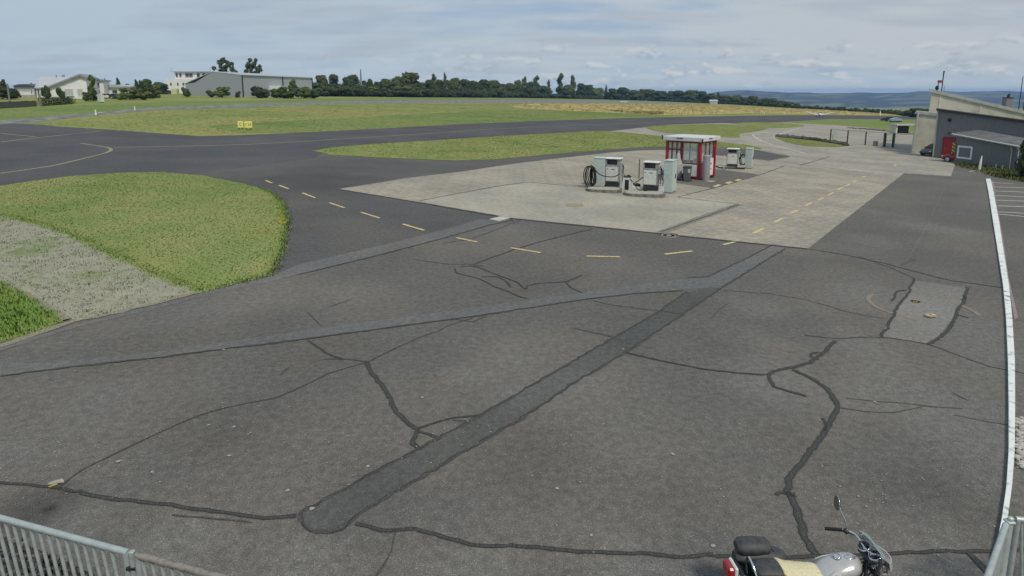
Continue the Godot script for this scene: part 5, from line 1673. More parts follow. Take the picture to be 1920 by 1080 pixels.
	far_w = w * 1.7
	far_h = lerpf(h1, h2, 1.7)
	st = mb()
	prism(st, [[0, -2], [far_w, -2], [far_w, far_h], [0, h1]], -3.0, 0.0, away(a, f[0]))
	obj("wall", st, plain("hall_grey"), grey)
	st = mb()
	prism(st, [[-0.2, h1], [far_w, far_h], [far_w, far_h + 0.22], [-0.2, h1 + 0.22]], -3.1, 0.3, away(a, f[0]))
	obj("roof", st, plain("edge_dark"), grey)
	st = mb()
	box(st, Vector3(0.03, h1 * 0.5 - 1.0, 0.03), Vector3(0.14, h1 + 2.0, 0.14))
	obj("corner_trim", st, plain("coping"), grey)
	var door_x := 1.45
	var leaf := mb()
	box(leaf, Vector3(door_x, 1.12, 0.05), Vector3(1.02, 2.15, 0.09), 0.01)
	var dr := obj("door", leaf, plain("door_red"), grey)
	st = mb()
	for s in [-1.0, 1.0]:
		box(st, Vector3(door_x + s * 0.56, 1.12, 0.06), Vector3(0.1, 2.3, 0.14))
	box(st, Vector3(door_x, 2.28, 0.061), Vector3(1.22, 0.12, 0.138))
	obj("frame", st, skin("door_frame", lin(0.16, 0.02, 0.02), 0.6), dr)
	st = mb()
	tube(st, [Vector3(door_x - 0.4, 1.1, 0.1), Vector3(door_x - 0.4, 1.1, 0.16), Vector3(door_x - 0.28, 1.1, 0.16)], 0.02, 6)
	obj("handle", st, plain("chrome"), dr)
	st = mb()
	egg(st, Vector3(1.25, h1 - 0.95, 0.14), Vector3(0.16, 0.2, 0.16))
	obj("wall_lamp", st, plain("black_rubber"), grey)
	st = mb()
	box(st, Vector3(1.3, 2.75, 0.05), Vector3(0.16, 0.12, 0.1), 0.02)
	obj("wall_lamp", st, plain("dark_steel"), grey)
	# lean-to with a carport behind its screen wall
	a = Vector3(44.73, -1.476, -64.58)
	b = Vector3(46.04, -1.519, -57.87)
	f = frame_at(a, b)
	w = f[1]
	var lean := thing("lean_to", "low dark grey lean to with white framed window", "shed", a, f[0])
	var e1 := 2.85
	var e2 := 2.16
	st = mb()
	prism(st, [[0, 0.12], [w, -0.5], [w, e2], [0, e1]], -0.16, 0.0)
	obj("wall", st, plain("lean_grey"), lean)
	st = mb()
	box(st, Vector3(w - 0.09, e2 * 0.5 - 0.2, -2.2), Vector3(0.16, e2 + 0.3, 4.0))
	obj("wall", st, plain("lean_grey"), lean)
	st = mb()
	prism(st, [[0, -0.8], [w, -0.8], [w, -0.501], [0, 0.119]], -0.14, -0.02)
	obj("plinth", st, plain("edge_dark"), lean)
	# sloping roof back to the hall
	st = mb()
	var rise := 0.3
	var up := Vector3(0, 0.12, 0)
	var r := [Vector3(-0.15, e1 + 0.02, 0.28), Vector3(w + 0.15, e2 + 0.02, 0.28), Vector3(w + 0.15, e2 + rise, -2.6), Vector3(-0.15, e1 + rise, -2.6)]
	face(st, r, Vector3.DOWN)
	face(st, [r[0] + up, r[1] + up, r[2] + up, r[3] + up], Vector3.UP)
	for i in 4:
		var j := (i + 1) % 4
		face(st, [r[i], r[j], r[j] + up, r[i] + up], (r[i] + r[j]) * 0.5 - Vector3(w * 0.5, 0, -1.6))
	obj("roof", st, plain("roof_felt"), lean)
	st = mb()
	for i in 4:
		var k0 := 0.02 + i * 0.25
		var k1 := k0 + 0.215
		var q: Array = [r[0].lerp(r[1], k0), r[0].lerp(r[1], k1), r[3].lerp(r[2], k1), r[3].lerp(r[2], k0)]
		for u in 4:
			q[u] += Vector3(0, 0.135, 0)
		face(st, [q[0].lerp(q[3], 0.2), q[1].lerp(q[2], 0.2), q[1].lerp(q[2], 0.85), q[0].lerp(q[3], 0.85)], Vector3.UP)
	obj("skylight", st, plain("old_glass_band"), lean)
	st = mb()
	tube(st, [Vector3(-0.2, e1 + 0.03, 0.36), Vector3(w + 0.2, e2 + 0.03, 0.36)], 0.085, 8)
	obj("gutter", st, skin("gutter_pale", lin(0.50, 0.52, 0.50), 0.5), lean)
	for q in [[w - 0.12, 0.0], [w - 0.75, 0.0]]:
		st = mb()
		tube(st, [Vector3(q[0], e2 - 0.05, 0.3), Vector3(q[0], e2 - 0.3, 0.1), Vector3(q[0], -0.5, 0.1)], 0.05, 6)
		obj("downpipe", st, plain("gutter_pale"), lean)
	var wx := w * 0.17
	window(lean, Vector3(wx, 1.14, 0.0), w * 0.245, 1.28, skin("frame_white", lin(0.72, 0.74, 0.73), 0.5), mat("grey_blind", lin(0.13, 0.14, 0.16), 0.25), "window", 0.17)
	# hazard board on its left corner
	var hz := thing("hazard_board", "yellow and black striped hazard board on the lean to's left corner", "hazard board", a + Basis(Vector3.UP, f[0]) * Vector3(-0.1, 0.85, 0.1), f[0])
	st = mb()
	box(st, Vector3(0, 0.62, 0), Vector3(0.36, 1.24, 0.05), 0.01)
	obj("board", st, skin("hazard_yellow", lin(0.55, 0.40, 0.12), 0.6), hz)
	for i in 4:
		st = mb()
		var y := 0.08 + i * 0.32
		prism(st, [[-0.178, y + 0.16], [-0.178, y + 0.3], [0.178, maxf(y + 0.12, 0.02)], [0.178, maxf(y - 0.02, 0.01)]], 0.026, 0.032)
		obj("stripe", st, plain("edge_dark"), hz)
	# marker post and stubs before the wall
	var mk := thing("marker_post", "white pointed marker post before the lean to", "post", Vector3(41.46, -1.368, -56.44), 0.3)
	st = mb()
	var hp := 1.4
	tube(st, [Vector3(0, -0.1, 0), Vector3(0.02, hp * 0.55, 0), Vector3(0.09, hp, 0)], [0.13, 0.12, 0.04], 4)
	obj("shaft", st, plain("frame_white"), mk)
	st = mb()
	box(st, Vector3(0, 0.03, 0), Vector3(0.34, 0.08, 0.34), 0.02)
	obj("foot", st, plain("kerb_stone"), mk)
	for q in [[Vector3(44.55, -1.47, -58.67), "short grey stub left of the other by the lean to"], [Vector3(44.53, -1.469, -57.85), "short pale stub right of the other by the lean to"]]:
		var s := thing("stub", q[1], "bollard", q[0])
		st = mb()
		lathe(st, Transform3D(), [[0.07, -0.1], [0.07, 0.42], [0.05, 0.47], [0.0, 0.48]], 8)
		obj("shaft", st, plain("kerb_stone"), s)
		st = mb()
		lathe(st, Transform3D(), [[0.1, 0.0], [0.1, 0.04], [0.07, 0.05]], 8, false)
		obj("collar", st, plain("dark_steel"), s)
	# grass in front of the lean-to
	var verge := dense(pv([43.97, -63.38, 45.04, -61.83, 45.72, -57.38, 46.37, -48.31, 40.06, -41.6, 39.74, -50.3, 39.54, -51.85, 41.18, -55.8, 42.33, -60.16]), 0.5, 0.06, true)
	struct(sheet("grass_verge", verge, 0.05, plain("island_grass"), self, 0.03), "grass verge along the foot of the lean to", "grass")
	tag(scatter("grass", verge, 5200, blade_tuft(0.2, 0.25, 9, 0.045), plain("blade"), 0.04, [Color(0.05, 0.09, 0.02), Color(0.12, 0.15, 0.04), Color(0.22, 0.21, 0.08)], 0.5, 1.2, self), "uneven grass in front of the lean to wall", "grass", "", "stuff")
	# bush and dark post at the right edge
	tree("bush", "bush", 2, "leaf_dark", [41.8, -51.4, 3.7, 1.5], "dark bush at the right edge beside the lean to", "bush")
	var dp := thing("dark_post", "dark sheathed post at the lean to's right corner", "post", Vector3(41.61, -1.373, -52.03))
	st = mb()
	tube(st, [Vector3(0, -0.1, 0), Vector3(0.05, 0.6, 0), Vector3(0.1, 1.2, 0), Vector3(0.1, 2.6, 0)], [0.07, 0.2, 0.26, 0.1], 8)
	obj("shaft", st, plain("edge_dark"), dp)
	st = mb()
	egg(st, Vector3(0.12, 2.62, 0), Vector3(0.1, 0.1, 0.1), 8, 6)
	obj("lamp", st, skin("lamp_cream", lin(0.5, 0.47, 0.36), 0.5), dp)


# ------------------------------------------------------------------ fuel station
func rounded(w: float, d: float, r: float, n := 5) -> Array:
	var p := []
	for c in [[w * 0.5 - r, d * 0.5 - r, 0.0], [-w * 0.5 + r, d * 0.5 - r, 0.25], [-w * 0.5 + r, -d * 0.5 + r, 0.5], [w * 0.5 - r, -d * 0.5 + r, 0.75]]:
		for i in n:
			var a: float = TAU * (c[2] + 0.25 * i / (n - 1.0))
			p.append([c[0] + cos(a) * r, c[1] + sin(a) * r])
	return p


func flat(poly: Array, y0: float, y1: float, st: SurfaceTool):
	# an outline on the ground raised from y0 to y1
	prism(st, poly, y0, y1, Transform3D(Basis(Vector3(1, 0, 0), Vector3(0, 0, 1), Vector3(0, 1, 0)), Vector3.ZERO))


func pump(label: String, at: Vector3, turn: float, height: float, hose_side: float) -> Node3D:
	var t := thing("fuel_pump", label, "fuel pump", at, turn, "fuel pumps of the apron station")
	var w := 0.84
	var d := 0.62
	var st := mb()
	box(st, Vector3(0, 0.14, -d * 0.5), Vector3(w * 0.96, 0.28, d * 0.94), 0.01)
	obj("plinth", st, plain("edge_dark"), t)
	st = mb()
	box(st, Vector3(0, 0.28 + height * 0.31, -d * 0.5), Vector3(w, height * 0.62, d), 0.012)
	box(st, Vector3(-w * 0.46, height * 0.86, -d * 0.5), Vector3(w * 0.08, height * 0.28, d), 0.01)
	box(st, Vector3(w * 0.42, height * 0.86, -d * 0.5), Vector3(w * 0.16, height * 0.28, d), 0.01)
	box(st, Vector3(0, height * 0.86, -d * 0.8), Vector3(w * 0.86, height * 0.28, 0.06), 0.01)
	obj("housing", st, skin("pump_grey", lin(0.33, 0.35, 0.34), 0.5, 0.2, 0.2, 0.8), t)
	st = mb()
	box(st, Vector3(-0.02, 0.30 + height * 0.275, 0.012), Vector3(w * 0.88, height * 0.52, 0.03), 0.008)
	var front := obj("front_panel", st, plain("white_metal"), t)
	st = mb()
	box(st, Vector3(0.05, height * 0.63, 0.031), Vector3(0.22, 0.05, 0.006))
	obj("label_plate", st, skin("print_grey", lin(0.2, 0.16, 0.17), 0.6), front)
	st = mb()
	box(st, Vector3(-w * 0.34, height * 0.64, 0.031), Vector3(0.05, 0.07, 0.006))
	obj("label_plate", st, skin("print_red", lin(0.35, 0.03, 0.04), 0.6), front)
	st = mb()
	for i in 4:
		box(st, Vector3(-w * 0.34, height * (0.42 + 0.035 * i), 0.031), Vector3(0.03, 0.03, 0.006))
	obj("label_plate", st, skin("print_lime", lin(0.35, 0.4, 0.15), 0.6), front)
	st = mb()
	box(st, Vector3(-0.02, height * 0.85, -d * 0.42), Vector3(w * 0.8, height * 0.2, 0.05), 0.005, Basis(Vector3.RIGHT, -0.12))
	var disp := obj("display_recess", st, skin("recess_dark", lin(0.022, 0.015, 0.018), 0.3), t)
	st = mb()
	box(st, Vector3(0.16, height * 0.85, -d * 0.38), Vector3(0.2, 0.1, 0.02), 0.0, Basis(Vector3.RIGHT, -0.12))
	obj("counter", st, skin("counter", lin(0.12, 0.05, 0.05), 0.25), disp)
	st = mb()
	box(st, Vector3(0.02, height * 1.0 + 0.03, -d * 0.46), Vector3(w * 1.14, 0.06, d * 1.2), 0.02)
	obj("roof", st, plain("frame_white"), t)
	# nozzle boot and hose on one side
	var x := w * 0.5 * hose_side
	st = mb()
	box(st, Vector3(x + 0.07 * hose_side, height * 0.74, -d * 0.45), Vector3(0.14, 0.5, 0.26), 0.02)
	obj("nozzle_boot", st, plain("galvanised"), t)
	st = mb()
	tube(st, curve([Vector3(x + 0.14 * hose_side, height * 0.82, -d * 0.4), Vector3(x + 0.22 * hose_side, height * 0.7, -d * 0.3), Vector3(x + 0.2 * hose_side, height * 0.55, -d * 0.3)]), [0.03, 0.03, 0.035, 0.04, 0.04, 0.035, 0.03, 0.03, 0.025, 0.025, 0.025, 0.025, 0.03], 7)
	obj("nozzle", st, plain("black_rubber"), t)
	st = mb()
	tube(st, curve([Vector3(x + 0.2 * hose_side, height * 0.55, -d * 0.3), Vector3(x + 0.34 * hose_side, height * 0.3, -d * 0.2), Vector3(x + 0.2 * hose_side, 0.3, -d * 0.2), Vector3(x + 0.1 * hose_side, height * 0.4, -d * 0.7), Vector3(x + 0.04 * hose_side, height * 0.7, -d * 0.75)], 8), 0.022, 6)
	obj("hose", st, plain("black_rubber"), t)
	return t


func cabinet(label: String, at: Vector3, turn: float, w: float, d: float, h: float):
	var t := thing("steel_cabinet", label, "cabinet", at, turn, "pale green steel cabinets beside the pumps")
	var st := mb()
	box(st, Vector3(w * 0.5, 0.05, -d * 0.5), Vector3(w * 0.96, 0.1, d * 0.96))
	obj("plinth", st, plain("kerb_stone"), t)
	st = mb()
	box(st, Vector3(w * 0.5, h * 0.5 + 0.04, -d * 0.5), Vector3(w, h - 0.08, d), 0.012)
	obj("body", st, skin("cabinet_green", lin(0.44, 0.52, 0.50), 0.45, 0.0, 0.1, 1.0), t)
	st = mb()
	box(st, Vector3(w * 0.5, h + 0.015, -d * 0.5), Vector3(w + 0.06, 0.05, d + 0.06), 0.015)
	obj("lid", st, plain("cabinet_green"), t)
	# the door is on the right hand face
	st = mb()
	box(st, Vector3(w + 0.012, h * 0.5 + 0.05, -d * 0.5), Vector3(0.03, h - 0.2, d - 0.1), 0.01)
	var door := obj("door", st, skin("cabinet_door", lin(0.48, 0.56, 0.54), 0.45, 0.0, 0.1, 1.0), t)
	st = mb()
	box(st, Vector3(w + 0.045, h * 0.52, -d * 0.62), Vector3(0.035, 0.26, 0.07), 0.01)
	obj("handle", st, plain("edge_dark"), door)


func kerb_island(label: String, at: Vector3, turn: float, w: float, d: float) -> Node3D:
	var t := thing("pump_island", label, "kerbed island", at, turn)
	var st := mb()
	flat(rounded(w, d, d * 0.46, 7), -0.1, 0.17, st)
	obj("kerb", st, skin("island_kerb", lin(0.20, 0.195, 0.18), 0.9, 0.0, 0.35, 0.9), t)
	st = mb()
	flat(rounded(w - 0.24, d - 0.24, d * 0.36, 7), 0.1, 0.185, st)
	obj("paving", st, plain("slab_concrete"), t)
	return t


func build_fuel_station():
	var turn := -deg_to_rad(42.0)   # the station's front looks south west... its left faces run along this turn
	turn = deg_to_rad(-42.0)
	var ax := Basis(Vector3.UP, turn)
	build_kiosk()
	# islands
	var i1 := Vector3(5.38, -0.178, -37.11)
	kerb_island("kerbed concrete island under the left fuel pump", i1 + Vector3(0, 0.03, 0), deg_to_rad(-10), 2.1, 1.35)
	var i2 := Vector3(7.53, -0.249, -35.98)
	kerb_island("kerbed concrete island under the middle fuel pump", i2 + Vector3(0, 0.03, 0), deg_to_rad(-10), 2.35, 1.4)
	# pumps
	pump("left white fuel pump beside the black hose coil", Vector3(6.09, -0.201, -38.63) + Vector3(0, 0.12, 0), deg_to_rad(-24), 1.66, 1.0)
	pump("middle white fuel pump left of the tall pale cabinet", Vector3(8.18, -0.27, -37.6) + Vector3(0, 0.12, 0), deg_to_rad(-24), 1.62, 1.0)
	pump("far white fuel pump on its own slab right of the kiosk", Vector3(17.86, -0.589, -51.72) + Vector3(0, 0.1, 0), deg_to_rad(-22), 1.5, 1.0)
	# cabinets
	cabinet("tall pale green steel cabinet right of the middle pump", Vector3(8.89, -0.293, -37.24), deg_to_rad(-30), 0.50, 0.92, 1.92)
	cabinet("pale green steel cabinet behind the left pump and hose coil", Vector3(4.97, -0.164, -38.83), deg_to_rad(-20), 0.66, 0.8, 1.78)
	cabinet("far pale green steel cabinet right of the far pump", Vector3(19.09, -0.63, -52.25), deg_to_rad(-28), 0.50, 0.8, 1.65)
	var slab := thing("pump_slab", "thin pale slab with dark edge under the far pump", "slab", Vector3(17.92, -0.591, -52.29), deg_to_rad(-8))
	var st := mb()
	box(st, Vector3(0, 0.05, 0), Vector3(2.05, 0.2, 1.3), 0.02)
	obj("edge", st, plain("dark_steel"), slab)
	st = mb()
	box(st, Vector3(0, 0.165, 0), Vector3(2.0, 0.03, 1.26), 0.01)
	obj("top", st, plain("slab_concrete"), slab)
	var reel := thing("hose_reel", "white and black hose reel beside the far pump", "hose reel", Vector3(18.82, -0.621, -52.73) + Vector3(0, 0.16, 0), deg_to_rad(-30))
	st = mb()
	tube(st, [Vector3(-0.2, 0, 0), Vector3(-0.2, 1.0, 0), Vector3(-0.05, 1.12, 0), Vector3(0.1, 1.0, 0), Vector3(0.1, 0, 0)], 0.05, 6)
	obj("stand", st, plain("white_metal"), reel)
	st = mb()
	for k in 5:
		var c := Vector3(0.22 + 0.02 * k, 0.55, -0.12 + 0.06 * k)
		tube(st, ring(c, Vector3(0.28, 0, 0.08), Vector3(0, 0.42, 0), 18) + [c + Vector3(0.28, 0, 0.08)], 0.035, 6, false)
	obj("hose", st, plain("black_rubber"), reel)
	var pole := thing("thin_post", "thin white post left of the far pump", "post", Vector3(17.01, -0.561, -51.13))
	st = mb()
	tube(st, [Vector3(0, -0.05, 0), Vector3(0, 1.15, 0)], 0.03, 6)
	obj("shaft", st, plain("white_metal"), pole)
	st = mb()
	box(st, Vector3(0, 0.03, 0), Vector3(0.3, 0.06, 0.3), 0.01)
	obj("foot", st, plain("dark_steel"), pole)
	pole = thing("thin_post", "thin rusty brown post standing between left and middle pump", "post", Vector3(8.73, -0.288, -43.66))
	st = mb()
	tube(st, [Vector3(0, -0.05, 0), Vector3(0, 1.28, 0)], 0.04, 6)
	obj("shaft", st, skin("brown_steel", lin(0.12, 0.10, 0.085), 0.7), pole)
	st = mb()
	lathe(st, Transform3D(Basis(), Vector3(0, 1.28, 0)), [[0.045, 0], [0.045, 0.03], [0.0, 0.05]], 6)
	obj("cap", st, plain("edge_dark"), pole)
	# hose coil hung beside the left cabinet
	var coil := thing("hose_coil", "large black fuel hose coil hanging left of the left pump", "hose coil", Vector3(4.83, -0.159, -38.46), deg_to_rad(-20))
	st = mb()
	for k in 7:
		var rx := lerpf(0.10, 0.33, k / 6.0)
		var c := Vector3(0.24 - rx + rng.randf_range(-0.02, 0.02), 0.78 - 0.012 * k + rng.randf_range(-0.02, 0.02), 0.03 + 0.05 * k)
		var lean := rng.randf_range(-0.06, 0.06)
		var ry := lerpf(0.5, 0.64, k / 6.0)
		tube(st, ring(c, Vector3(rx, lean * 0.4, lean), Vector3(-0.06 + lean * 0.3, ry, -0.1), 26) + [c + Vector3(rx, lean * 0.4, lean)], 0.03, 7, false)
	obj("hose", st, plain("black_rubber"), coil)
	st = mb()
	tube(st, curve([Vector3(0.1, 1.3, 0.1), Vector3(0.45, 1.0, 0.42), Vector3(0.85, 0.83, 0.5), Vector3(1.4, 0.8, 0.42), Vector3(1.7, 0.95, 0.2)], 6), 0.028, 7)
	obj("hose", st, plain("black_rubber"), coil)
	st = mb()
	tube(st, [Vector3(0, 0.0, 0.0), Vector3(0, 1.36, 0.0), Vector3(0, 1.42, 0.3)], 0.035, 7)
	obj("hanger", st, plain("dark_steel"), coil)
	# little dispenser and clutter between the islands
	var disp := thing("small_dispenser", "small white dispenser with black front between the two pumps", "dispenser", Vector3(6.74, -0.223, -37.19), deg_to_rad(-24))
	st = mb()
	prism(st, [[-0.29, 0], [0.29, 0], [0.24, 0.86], [-0.24, 0.86]], -0.36, 0.0)
	obj("body", st, plain("white_metal"), disp)
	st = mb()
	prism(st, [[-0.12, 0.16], [0.12, 0.16], [0.11, 0.74], [-0.11, 0.74]], 0.002, 0.02)
	obj("front_panel", st, plain("recess_dark"), disp)
	st = mb()
	box(st, Vector3(-0.02, 0.9, -0.18), Vector3(0.44, 0.08, 0.34), 0.02)
	box(st, Vector3(0.06, 0.98, -0.1), Vector3(0.16, 0.1, 0.14), 0.02)
	obj("top", st, plain("edge_dark"), disp)
	st = mb()
	tube(st, curve([Vector3(0.2, 0.8, 0.0), Vector3(0.42, 0.55, 0.05), Vector3(0.7, 0.26, 0.2), Vector3(1.05, 0.17, 0.35), Vector3(1.4, 0.3, 0.25)], 6), 0.025, 7)
	obj("hose", st, plain("black_rubber"), disp)
	st = mb()
	tube(st, [Vector3(-0.42, 0.0, -0.1), Vector3(-0.42, 1.5, -0.1)], 0.035, 6)
	tube(st, [Vector3(-0.36, 0.0, 0.05), Vector3(-0.36, 0.85, 0.05)], 0.06, 8)
	obj("standpipe", st, plain("galvanised"), disp)
	var tray := thing("white_tray", "white tray with black filter on the ground left of the middle pump", "tray", Vector3(7.62, -0.251, -38.32), deg_to_rad(-20))
	st = mb()
	box(st, Vector3(0, 0.12, 0), Vector3(0.78, 0.2, 0.5), 0.03)
	obj("body", st, plain("white_metal"), tray)
	st = mb()
	egg(st, Vector3(-0.02, 0.29, 0.05), Vector3(0.19, 0.13, 0.15))
	obj("filter", st, plain("black_rubber"), tray)
	st = mb()
	tube(st, curve([Vector3(-0.35, 0.25, -0.1), Vector3(-0.1, 0.48, -0.25), Vector3(0.35, 0.85, -0.2), Vector3(0.55, 1.25, -0.1)], 6), 0.028, 6)
	obj("hose", st, plain("dark_steel"), tray)
	var chest := thing("small_box", "small white box at the foot of the tall pale cabinet", "box", Vector3(8.82, -0.291, -37.32) + Vector3(0, 0.02, 0), deg_to_rad(-25))
	st = mb()
	box(st, Vector3(0, 0.22, 0), Vector3(0.3, 0.44, 0.3), 0.02)
	obj("body", st, plain("white_metal"), chest)
	st = mb()
	box(st, Vector3(0, 0.46, 0), Vector3(0.33, 0.05, 0.33), 0.015)
	obj("lid", st, plain("galvanised"), chest)
	# bin, covered trolley and column at the kiosk
	var bin := thing("wheeled_bin", "dark grey wheeled bin in front of the red kiosk", "bin", Vector3(11.8, -0.39, -42.8), deg_to_rad(-20))
	st = mb()
	var rings := []
	for q in [[0.20, 0.22, 0.06], [0.235, 0.26, 0.5], [0.27, 0.30, 0.98]]:
		var row := []
		for p in rounded(q[0] * 2.0, q[1] * 2.0, 0.05, 3):
			row.append(Vector3(p[0], q[2], p[1]))
		rings.append(row)
	loft(st, rings)
	obj("body", st, skin("bin_grey", lin(0.10, 0.115, 0.12), 0.6), bin)
	st = mb()
	box(st, Vector3(0, 1.03, 0.02), Vector3(0.60, 0.09, 0.66), 0.04)
	box(st, Vector3(0, 1.03, -0.34), Vector3(0.5, 0.05, 0.08), 0.02)
	obj("lid", st, skin("bin_lid", lin(0.05, 0.055, 0.06), 0.55), bin)
	for s in [-1.0, 1.0]:
		st = mb()
		lathe(st, Transform3D(Basis(Vector3.BACK, PI / 2), Vector3(s * 0.24, 0.1, -0.22)), [[0.1, -0.03], [0.11, 0], [0.1, 0.03]], 12)
		obj("wheel", st, plain("black_rubber"), bin)
	st = mb()
	box(st, Vector3(0.13, 0.78, 0.30), Vector3(0.16, 0.26, 0.012))
	obj("sticker", st, skin("sticker_cream", lin(0.50, 0.46, 0.32), 0.7), bin)
	var tro := thing("covered_trolley", "pale grey hooded extinguisher trolley between kiosk and cabinet", "trolley", Vector3(11.4, -0.376, -43.76), deg_to_rad(-20))
	st = mb()
	lathe(st, Transform3D(), [[0.26, 0.1], [0.33, 0.22], [0.34, 0.6], [0.33, 0.95], [0.27, 1.2], [0.15, 1.5], [0.12, 1.75], [0.06, 1.85], [0.0, 1.87]], 14)
	obj("hood", st, skin("hood_grey", lin(0.40, 0.42, 0.42), 0.75, 0.0, 0.25, 0.8), tro)
	for s in [-1.0, 1.0]:
		st = mb()
		lathe(st, Transform3D(Basis(Vector3.BACK, PI / 2), Vector3(s * 0.37, 0.24, 0.05)), [[0.18, -0.03], [0.24, -0.03], [0.24, 0.03], [0.18, 0.03]], 16)
		var wh := obj("wheel", st, plain("black_rubber"), tro)
		st = mb()
		lathe(st, Transform3D(Basis(Vector3.BACK, PI / 2), Vector3(s * 0.37, 0.24, 0.05)), [[0.18, -0.02], [0.05, -0.045], [0.05, 0.045], [0.18, 0.02]], 14)
		obj("rim", st, plain("galvanised"), wh)
	var col := thing("grey_column", "round grey column standing before the kiosk's right corner", "column", Vector3(13.25, -0.437, -43.4))
	st = mb()
	lathe(st, Transform3D(), [[0.245, 0.03], [0.245, 1.72], [0.225, 1.78], [0.15, 1.80], [0.0, 1.8]], 22)
	obj("shaft", st, skin("column_grey", lin(0.30, 0.295, 0.31), 0.55, 0.0, 0.12, 1.5), col)
	st = mb()
	box(st, Vector3(0.12, 0.02, 0.02), Vector3(0.86, 0.06, 0.6), 0.015, Basis(Vector3.UP, turn))
	obj("base", st, plain("slab_concrete"), col)
	var cover := thing("manhole_cover", "pale round manhole cover at the edge of the forecourt", "manhole cover", Vector3(6.4, -0.211, -25.51) + Vector3(0, 0.03, 0))
	st = mb()
	lathe(st, Transform3D(), [[0.36, 0.0], [0.35, 0.02], [0.26, 0.02], [0.25, 0.014], [0.0, 0.016]], 24)
	obj("cover", st, plain("slab_concrete"), cover)
	st = mb()
	lathe(st, Transform3D(), [[0.43, -0.01], [0.43, 0.012], [0.37, 0.012], [0.37, -0.01]], 24, false)
	obj("frame", st, plain("kerb_stone"), cover)


func build_kiosk():
	# red framed glass kiosk: front left face runs along x, right face along -z
	var turn := deg_to_rad(-42.0)
	var corner := Vector3(12.9, -0.426, -43.72)
	var k := thing("kiosk", "red framed glass kiosk with a flat white roof", "kiosk", corner + Vector3(0, 0.03, 0), turn)
	var w := 2.66
	var d := 2.5
	var h := 2.62
	var red := skin("kiosk_red", lin(0.34, 0.022, 0.035), 0.45, 0.0, 0.14, 1.4)
	var dark_red := skin("kiosk_dark_red", lin(0.17, 0.014, 0.022), 0.5)
	var st := mb()
	box(st, Vector3(-w * 0.5, 0.05, -d * 0.5), Vector3(w - 0.04, 0.1, d - 0.04))
	obj("floor", st, plain("dark_steel"), k)
	# posts
	for q in [[0.0, 0.0, 0.22], [-w, 0.0, 0.18], [0.0, -d, 0.18], [-w, -d, 0.15]]:
		st = mb()
		box(st, Vector3(q[0] + (0.5 * q[2] if q[0] < 0.0 else -0.5 * q[2]), h * 0.5, q[1] + (0.5 * q[2] if q[1] < 0.0 else -0.5 * q[2])), Vector3(q[2], h, q[2]), 0.015)
		obj("post", st, red, k)
	# lower panels
	st = mb()
	box(st, Vector3(-w * 0.5, 0.58, -0.07), Vector3(w - 0.38, 0.96, 0.05))
	obj("panel", st, red, k)
	st = mb()
	box(st, Vector3(-0.07, 0.58, -d * 0.5), Vector3(0.05, 0.96, d - 0.38))
	obj("panel", st, red, k)
	st = mb()
	box(st, Vector3(-w * 0.5, 0.58, -d + 0.07), Vector3(w - 0.3, 0.96, 0.05))
	obj("panel", st, red, k)
	st = mb()
	box(st, Vector3(-w + 0.07, 0.58, -d * 0.5), Vector3(0.05, 0.96, d - 0.3))
	obj("panel", st, red, k)
	st = mb()
	box(st, Vector3(-0.76, 0.62, -0.03), Vector3(1.16, 0.82, 0.03), 0.02)
	obj("notice_panel", st, plain("frame_white"), k)
	# mullions and rails of the front left face: a wide pane at right, a two row window at left
	st = mb()
	box(st, Vector3(-1.45, 1.82, -0.07), Vector3(0.18, 1.52, 0.09))
	box(st, Vector3(-2.02, 2.0, -0.07), Vector3(1.02, 0.09, 0.085))
	for x in [-1.83, -2.2]:
		box(st, Vector3(x, 1.82, -0.07), Vector3(0.06, 1.5, 0.06))
	box(st, Vector3(-w * 0.5, 2.56, -0.07), Vector3(w - 0.38, 0.12, 0.084))
	box(st, Vector3(-w * 0.5, 1.09, -0.07), Vector3(w - 0.38, 0.07, 0.1))
	obj("mullion", st, dark_red, k)
	st = mb()
	for z in [-0.85, -1.5, -2.1]:
		box(st, Vector3(-0.07, 1.82, z), Vector3(0.08, 1.52, 0.07))
	box(st, Vector3(-0.07, 2.56, -d * 0.5), Vector3(0.084, 0.12, d - 0.38))
	box(st, Vector3(-0.07, 1.09, -d * 0.5), Vector3(0.1, 0.07, d - 0.38))
	obj("mullion", st, dark_red, k)
	st = mb()
	for x in [-0.7, -1.4, -2.0]:
		box(st, Vector3(x, 1.82, -d + 0.07), Vector3(0.06, 1.52, 0.07))
	box(st, Vector3(-w * 0.5, 2.56, -d + 0.07), Vector3(w - 0.3, 0.12, 0.084))
	for z in [-0.9, -1.7]:
		box(st, Vector3(-w + 0.07, 1.82, z), Vector3(0.07, 1.52, 0.06))
	box(st, Vector3(-w + 0.07, 2.56, -d * 0.5), Vector3(0.084, 0.12, d - 0.3))
	obj("mullion", st, skin("frame_pale", lin(0.30, 0.31, 0.30), 0.5), k)
	# glass
	var glass := plain("glass")
	for q in [[Vector3(-0.8, 1.82, -0.075), Vector3(1.17, 1.4, 0.012)], [Vector3(-1.99, 2.27, -0.075), Vector3(0.95, 0.46, 0.012)], [Vector3(-1.99, 1.54, -0.075), Vector3(0.95, 0.82, 0.012)],
			[Vector3(-0.075, 1.82, -0.52), Vector3(0.012, 1.4, 0.58)], [Vector3(-0.075, 1.82, -1.175), Vector3(0.012, 1.4, 0.57)], [Vector3(-0.075, 1.82, -1.8), Vector3(0.012, 1.4, 0.52)],
			[Vector3(-w * 0.5, 1.82, -d + 0.075), Vector3(w - 0.35, 1.4, 0.012)], [Vector3(-w + 0.075, 1.82, -d * 0.5), Vector3(0.012, 1.4, d - 0.35)]]:
		st = mb()
		box(st, q[0], q[1])
		obj("pane", st, glass, k)
	st = mb()
	box(st, Vector3(-0.065, 2.35, -2.2), Vector3(0.05, 0.36, 0.24))
